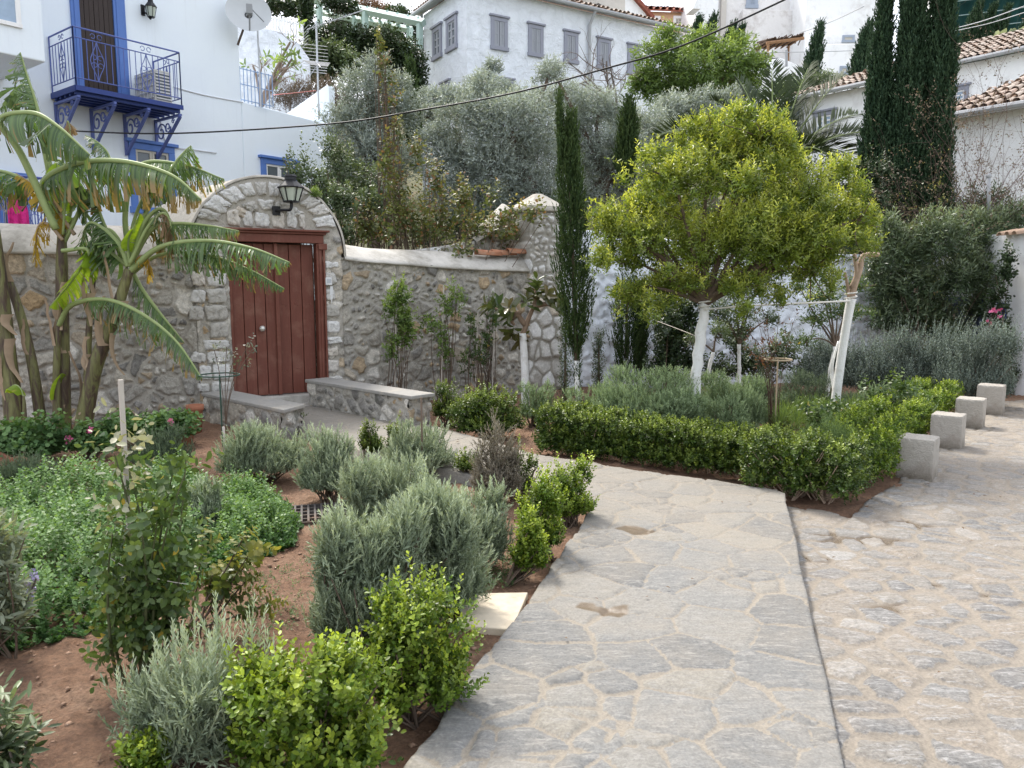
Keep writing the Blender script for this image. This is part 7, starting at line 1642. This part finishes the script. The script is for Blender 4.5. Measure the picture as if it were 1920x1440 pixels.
# palm
M_palm = leaf_mat('palm_leaf', (.018, .034, .014), (.055, .08, .034), (.11, .14, .07), .12, .6, .2)
dP = 16.8; bP = hb(1440, dP); rt = thing('palm_tree', 'date palm with long feathery fronds behind the orange tree', 'palm tree', bP); cP = P(1450, 330, dP)
b = MB(); b.tube(smooth_path([bP - [0, 0, .2], (bP + cP) / 2, cP], 5), [.28, .24, .24], 12); b.build('trunk', mat('palm_bark', (.17, .12, .085), .9, .4, 12, .9, 14), rt, True)
rng = np.random.default_rng(80)
for k, (x, y, dd, lift) in enumerate([(1447, 128, -.2, .2), (1385, 150, .3, .45), (1515, 128, .2, .35), (1580, 142, -.3, .35), (1470, 150, .5, .2), (1605, 215, .3, .5), (1700, 262, -.6, .9), (1640, 262, .4, .8), (1230, 255, .2, .9), (1340, 190, .6, .5), (1300, 330, -.6, .8), (1560, 300, -.9, .8), (1620, 310, .2, .9), (1410, 175, .8, .3)]):
    e = P(x, y, dP + dd); mid = (cP + e) / 2 + np.array([0, 0, lift]); M = bez(cP, mid, e, 40); T = nrm(np.gradient(M, axis=0)); V_, F_ = tube(M, [.035, .02, .006], 5); bb = MB(); bb.add(V_, F_); fo = bb.build('frond', M_midrib, rt, True)
    sd = nrm(np.cross(T, np.array([0, 0, 1.]) + 1e-3)); tw = rng.uniform(-.6, .6); up = np.cross(sd, T); i = np.repeat(np.arange(7, 40), 4); f = i / 39; sg = np.tile([-1, 1, -1, 1], 33)
    D = nrm(T[i] * .75 + (sd[i] * cos(tw) + up[i] * sin(tw)) * sg[:, None] * .75 + up[i] * .25 + rng.normal(0, .07, (len(i), 3)) - np.array([0, 0, .1])); L = .52 * np.sin(PI * np.clip(.12 + f * .85, 0, 1)) ** .6 + .08
    V, F, q = leaf_geo(M[i] + T[i] * rng.uniform(-.05, .05, (len(i), 1)), D, nrm(np.cross(D, T[i]) + 1e-3), L, np.full(len(i), .035), False, .1, .12)
    np_mesh('leaflets', V, [F], M_palm, fo, False, np.repeat(np.stack([rng.random(len(i)), np.clip(f - .3, 0, 1) * rng.random(len(i)), np.full(len(i), rng.random())], -1), 4, 0))
# shrubs behind the right stone wall and the arch
CLB = dict(n=9, len=.075, wid=.05, ang=65, slen=.34, w=(.6, .6, .5), inner=.15, hexa=True, fold=.1, droop=.4, lump=.4, low=-.7)
def mass(name, label, cat, base, d, lobes, n, st, m, seed, stems=40, sr=.014, sm=None, group=None):
    rng = np.random.default_rng(seed); L = [(P(x, y, d + dd), (rx / FPX * d, min(rx, 45) / FPX * d, ry / FPX * d)) for x, y, rx, ry, dd in lobes]
    return plant(name, label, cat, base, L, n, st, m, seed, group, stems, sm, sr, .15)
def bq_(x, d, z=None): q = hb(x, d); q[2] = max(q[2], -.3) if z is None else z; return q
mass('climbing_shrub', 'sprawling brownish leaved climber spilling over the stone wall coping', 'shrub', bq_(810, 12.6), 12.6, [(690, 425, 45, 45, 0), (760, 410, 50, 50, -.2), (830, 420, 55, 45, 0), (900, 430, 50, 35, .2), (745, 350, 28, 50, 0), (820, 340, 26, 40, .2), (870, 370, 26, 40, 0), (950, 430, 40, 28, -.1), (725, 300, 18, 45, 0), (780, 290, 16, 40, .3), (925, 360, 20, 30, 0), (860, 470, 40, 14, -.5), (960, 400, 30, 20, -.4), (1000, 395, 22, 20, -.4)], 620, CLB, M_boug, 801, 90, .012)
mass('climbing_shrub', 'tall thin dead-leaved climber stem rising before the bushy olive', 'shrub', bq_(735, 13.2), 13.2, [(712, 80, 8, 40, 0), (722, 130, 14, 40, 0), (735, 190, 16, 40, 0), (745, 250, 14, 40, 0), (715, 170, 10, 30, 0)], 75, dict(CLB, slen=.2, droop=.5, len=.06), M_boug, 802, 40, .012)
mass('dark_shrub', 'dark glossy shrub just behind the arch and the lantern', 'shrub', bq_(600, 12.4), 12.4, [(560, 330, 22, 30, 0), (600, 345, 30, 40, .2), (640, 375, 35, 40, 0), (590, 390, 30, 30, 0), (650, 430, 25, 35, 0), (545, 315, 10, 40, 0), (572, 310, 8, 45, 0), (690, 380, 26, 40, .3)], 560, dict(CLB, len=.06, wid=.035, droop=.1), M_dgreen, 803, 40)
mass('dark_shrub', 'deep green shrub filling the gap below the bushy olive', 'shrub', bq_(660, 14.5), 14.5, [(640, 320, 40, 45, 0), (690, 350, 45, 45, .2), (620, 280, 26, 30, 0), (610, 370, 30, 40, .3), (740, 400, 45, 45, .3)], 700, dict(CLB, len=.07, wid=.035, droop=.1), M_dgreen, 804, 30)
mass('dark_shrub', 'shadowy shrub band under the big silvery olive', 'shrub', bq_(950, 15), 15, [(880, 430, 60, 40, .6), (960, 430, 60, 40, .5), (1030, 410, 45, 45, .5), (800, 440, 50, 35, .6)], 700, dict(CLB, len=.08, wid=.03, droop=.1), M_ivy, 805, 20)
mass('fern', 'bright feathery fern growing on the shoulder of the stone arch', 'fern', GT.pt(sC + rA * .62, .0, zSpr + (zTop - zSpr) * .78), 10.75, [(591, 366, 11, 16, 0)], 110, dict(n=14, len=.03, wid=.008, ang=55, slen=.13, w=(.7, .7, .3), inner=.1), M_mgreen, 806, 0)
# right side masses
OLE = dict(n=10, len=.12, wid=.024, ang=50, slen=.36, w=(.75, .5, .4), inner=.35, hexa=False, fold=.12, droop=.12, lump=.2, low=-.8)
mass('oleander', 'dark green oleander overhanging the white wall and blue door', 'oleander', bq_(1740, 13.3, -.2), 13.3, [(1690, 470, 55, 50, 0), (1760, 450, 60, 55, -.2), (1830, 440, 55, 55, .1), (1720, 530, 60, 45, 0), (1800, 520, 60, 50, -.2), (1850, 500, 40, 50, 0), (1660, 540, 40, 40, .2), (1880, 425, 36, 40, .2), (1900, 405, 36, 30, .2), (1740, 580, 50, 32, .1), (1835, 570, 34, 34, 0), (1665, 430, 24, 34, 0), (1700, 590, 46, 40, .1), (1660, 590, 30, 40, .1), (1770, 610, 50, 34, .1), (1650, 500, 30, 40, .1)], 3400, OLE, M_oleand, 811, 14, .014)
mass('ivy_shrub', 'dark climber with small pink flowers by the blue shutter', 'shrub', bq_(1865, 12.4, -.1), 12.4, [(1868, 560, 22, 50, 0), (1885, 510, 20, 30, 0), (1880, 640, 20, 40, 0), (1868, 600, 18, 30, .1), (1890, 480, 14, 20, 0), (1895, 700, 16, 16, 0), (1890, 660, 12, 30, 0)], 330, dict(CLB, len=.06, wid=.04, droop=.2, slen=.2), M_ivy, 812, 20)
rng = np.random.default_rng(5); q = np.array([P(x, y, 12.0) for x, y in [(1862, 580), (1868, 584), (1858, 586), (1872, 592), (1855, 602), (1862, 606), (1876, 578)]]); V, F, col = shoots(q, nrm(rng.normal(0, 1, q.shape)), np.full(len(q), .03), dict(n=6, len=.05, wid=.04, ang=70), rng)
np_mesh('blossoms', V, [F], M_pink, [o for o in COL.objects if o.name.startswith('ivy_shrub')][-1], False, col)
BRM = dict(n=5, len=.05, wid=.026, ang=60, slen=.2)
for k, (x, y, sp, d, lab) in enumerate([(1690, 455, .75, 14.6, 'tangle of bare brown brambles before the dense cypresses'), (1815, 365, 1.0, 14.4, 'tangle of bare brown brambles below the pointed tile roof'), (1880, 320, 1.1, 14.2, 'tangle of bare brown brambles at the right picture edge')]):
    bare('bramble', lab, 'bramble', bq_(x, d), d, (x, y + 75), sp * .6, 9, 820 + k, mat('bramble_twig', (.15, .10, .085), .9, .3, 10), .010, M_brush if k else M_boug, 760, BRM)
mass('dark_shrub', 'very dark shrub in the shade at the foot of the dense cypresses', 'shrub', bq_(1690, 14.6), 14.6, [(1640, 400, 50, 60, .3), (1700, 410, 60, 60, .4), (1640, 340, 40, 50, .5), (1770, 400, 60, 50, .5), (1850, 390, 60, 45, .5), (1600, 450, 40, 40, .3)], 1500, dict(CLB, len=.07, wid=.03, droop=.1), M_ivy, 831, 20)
b = MB(); b.tube([P(1854, 400, 13.6), P(1854, 332, 13.6)], .03, 8); b.ball(P(1854, 330, 13.6), .045); meta(b.build('metal_post', M_gut, None, True, loc=P(1854, 400, 13.6)), 'grey metal post standing in the bare brambles', 'post')
mass('dark_shrub', 'shrub mass filling the slope behind the orange tree', 'shrub', bq_(1380, 15.5), 15.5, [(1300, 400, 70, 60, 0), (1400, 400, 70, 60, .2), (1500, 400, 70, 60, .3), (1240, 380, 50, 60, .3), (1560, 340, 50, 50, .6), (1480, 320, 60, 50, .9)], 1700, dict(CLB, len=.08, wid=.035, droop=.1), M_dgreen, 832, 20)
# upper slope vegetation
FAR = dict(n=8, len=.17, wid=.08, ang=60, slen=.5, w=(.6, .5, .5), inner=.3, lump=.25, low=-.8)
mass('ivy_bank', 'dark ivy covered bank hanging below the mint green pergola', 'ivy', bq_(700, 29), 29, [(620, 75, 36, 26, .3), (670, 85, 44, 34, 0), (720, 95, 44, 36, 0), (765, 115, 34, 34, .2), (780, 150, 24, 36, .3), (740, 140, 36, 34, .3), (640, 105, 30, 20, .3)], 1900, dict(FAR, droop=.4), M_ivy, 841, 10)
mass('green_shrub', 'mid green bush on the slope right of the antenna', 'shrub', bq_(620, 26.5), 26.5, [(575, 110, 28, 26, 0), (620, 110, 36, 32, .2), (655, 125, 26, 26, 0), (600, 135, 30, 22, 0), (560, 135, 22, 20, 0)], 900, FAR, M_mgreen, 842, 10)
for o_ in [o for o in COL.objects if o.name.startswith('green_shrub')][-1].children:
    if o_.name.startswith('foliage'): o_.data.materials[0] = M_dgreen
mass('dry_brush', 'brown dry brush above the slanting white parapet', 'brush', bq_(570, 23.5), 23.5, [(560, 170, 45, 22, 0), (610, 165, 40, 22, .2), (640, 190, 30, 28, .3), (535, 185, 26, 18, 0), (600, 200, 40, 26, .3), (650, 220, 30, 40, .4)], 1100, dict(FAR, len=.14, wid=.02, ang=45), M_brush, 843, 60, .02, M_grey_w)
mass('green_shrub', 'dark evergreen hanging over the white balustrade', 'shrub', bq_(560, 27.5), 27.5, [(575, 20, 18, 50, 0), (560, 15, 26, 14, .5), (520, 10, 40, 12, .8), (580, 70, 14, 30, 0), (640, 8, 40, 12, 1.5)], 620, FAR, M_ivy, 844, 20)
mass('green_shrub', 'dark pine-like shrubs behind the pergola beside the villa', 'shrub', bq_(760, 36), 36, [(750, 35, 26, 26, 0), (775, 60, 18, 30, 0), (740, 70, 26, 20, 0), (700, 60, 34, 20, .5), (650, 45, 40, 20, .8), (790, 85, 14, 20, .2)], 800, dict(FAR, len=.2), M_ivy, 845, 20)
mass('dry_brush', 'orange-brown autumn bush above the mint pergola', 'brush', bq_(700, 39), 39, [(690, 10, 28, 16, 0), (720, 20, 20, 14, .4)], 300, dict(FAR, len=.2, wid=.05), M_red, 846, 20, .03)
for k, (x, y, rx, ry, d, lab) in enumerate([(1480, 165, 30, 16, 33, 'low green shrub below the white stair walls'), (1545, 150, 34, 14, 29.5, 'low green shrub on the edge above the mossy tiled roof'), (1420, 110, 22, 12, 38, 'low shrub beside the wooden pergola post'), (1100, 200, 50, 30, 26, 'grey-green scrub at the foot of the villa wall'), (1000, 190, 50, 26, 25.5, 'scrub below the villa shutters'), (1180, 230, 40, 40, 24, 'scrub between the bare tree and the green tree')]):
    mass('scrub', lab, 'shrub', bq_(x, d), d, [(x, y, rx, ry, 0), (x - rx * .7, y + ry * .5, rx * .6, ry, .2), (x + rx * .7, y + ry * .4, rx * .6, ry, .2)], 420, dict(FAR, len=.12, wid=.045), [M_mgreen, M_dgreen, M_dgreen, M_oliv, M_oliv, M_oliv][k], 850 + k, 12)
mass('prickly_pear', 'pale prickly pear pads above the far tiled roof', 'cactus', bq_(1890, 34, 8), 34, [(1880, 80, 20, 10, 0), (1905, 76, 16, 10, 0)], 26, dict(n=4, len=.5, wid=.36, ang=40, slen=.3, w=(.5, .8, .3), hexa=True, inner=.2), M_sage, 860, 0)

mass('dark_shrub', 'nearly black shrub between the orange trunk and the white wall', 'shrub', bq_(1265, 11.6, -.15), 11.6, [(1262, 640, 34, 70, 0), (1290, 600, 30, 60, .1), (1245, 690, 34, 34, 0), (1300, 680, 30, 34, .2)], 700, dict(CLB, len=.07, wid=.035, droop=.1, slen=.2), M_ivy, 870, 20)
mass('dark_shrub', 'low dark greenery at the foot of the white wall behind the bare rose', 'shrub', bq_(1410, 12.2, -.15), 12.2, [(1350, 690, 36, 26, 0), (1410, 680, 40, 36, 0), (1460, 670, 36, 44, 0), (1380, 640, 28, 26, .1)], 560, dict(CLB, len=.06, wid=.03, droop=.1, slen=.2), M_dgreen, 871, 20)

for k, (x0, x1, yt, bx_, by, n, m, lab) in enumerate([(1120, 1230, 715, 1175, 770, 400, 0, 'low lavender clump at the back of the bed below the young cypresses'), (1430, 1500, 730, 1465, 800, 420, 1, 'dark rosemary clump in front of the bare rose'), (1560, 1650, 728, 1605, 790, 420, 1, 'dark rosemary clump right beside the pruned trunk'), (1320, 1420, 735, 1370, 835, 480, 0, 'low lavender clump close behind the hedge, right of the orange trunk'), (1040, 1130, 728, 1085, 815, 420, 0, 'lavender clump at the foot of the slim cypress'), (1640, 1740, 735, 1690, 805, 420, 0, 'lavender clump behind the second bollard'), (1230, 1330, 740, 1280, 828, 420, 0, 'lavender clump hugging the base of the orange trunk')]):
    bush(lab, x0, x1, yt, bx_, by, n, LVM if not m else dict(LVM, len=.035, wid=.006), M_rosm if m else M_lavg, 880 + k, ['lavender_bush', 'rosemary_bush'][m], ['lavender', 'rosemary'][m], GI if not m else None, k=4, flat=.6)
patch('grass', 'rough green ground cover filling the hedged bed', 'ground cover', [S(1030, 840), S(1470, 900), S(1640, 870), S(1790, 760), S(1500, 745), S(1060, 770)], 2600, lambda x, y, de: .12 + .12 * fbm(x * 3, y * 3, 4, 2), dict(n=8, len=.05, wid=.012, ang=40, slen=.12, w=(0, 1, .4)), M_dgreen, 890)
# ================================================================== CAMERA, LIGHT
cam = bpy.data.cameras.new('camera'); co = bpy.data.objects.new('camera', cam); COL.objects.link(co)
cam.sensor_width = 36; cam.lens = 36 * FPX / 1920; cam.clip_end = 2000; cam.clip_start = .05
co.location = (0, 0, CAMZ); co.rotation_euler = (PI / 2 - PITCH, 0, 0); SC.camera = co
EL, AZ = math.radians(52), math.radians(-28)     # azimuth from +Y towards +X
sd = np.array([sin(AZ) * cos(EL), cos(AZ) * cos(EL), sin(EL)])
L = bpy.data.lights.new('sun', 'SUN'); L.energy = 4.8; L.angle = math.radians(10); L.color = (1, .955, .88)
lo = bpy.data.objects.new('sun', L); COL.objects.link(lo); lo.rotation_euler = Vector(sd).to_track_quat('Z', 'Y').to_euler()
w = bpy.data.worlds.new('World'); SC.world = w; w.use_nodes = True
nt = w.node_tree; bg = nt.nodes['Background']; sky = nt.nodes.new('ShaderNodeTexSky'); sky.sky_type = 'NISHITA'; sky.sun_disc = False
sky.sun_elevation = EL; sky.sun_rotation = AZ; sky.air_density = 1.0; sky.dust_density = 4.0; sky.ozone_density = 1.2
# even hazy white added over the sky to lift the shaded walls
sky_lift = nt.nodes.new('ShaderNodeMix'); sky_lift.data_type = 'RGBA'; sky_lift.blend_type = 'ADD'; sky_lift.inputs[0].default_value = 1
sky_lift.inputs[7].default_value = (8.0, 8.1, 8.35, 1); nt.links.new(sky.outputs[0], sky_lift.inputs[6])
nt.links.new(sky_lift.outputs[2], bg.inputs[0]); bg.inputs[1].default_value = .15
SC.view_settings.view_transform = 'Standard'; SC.view_settings.look = 'None'; SC.view_settings.exposure = 0
SC.cycles.max_bounces = 6; SC.cycles.diffuse_bounces = 3; SC.cycles.glossy_bounces = 2; SC.cycles.transmission_bounces = 3; SC.cycles.transparent_max_bounces = 4
SC.cycles.use_denoising = True
try: SC.cycles.denoiser = 'OPENIMAGEDENOISE'
except Exception: pass
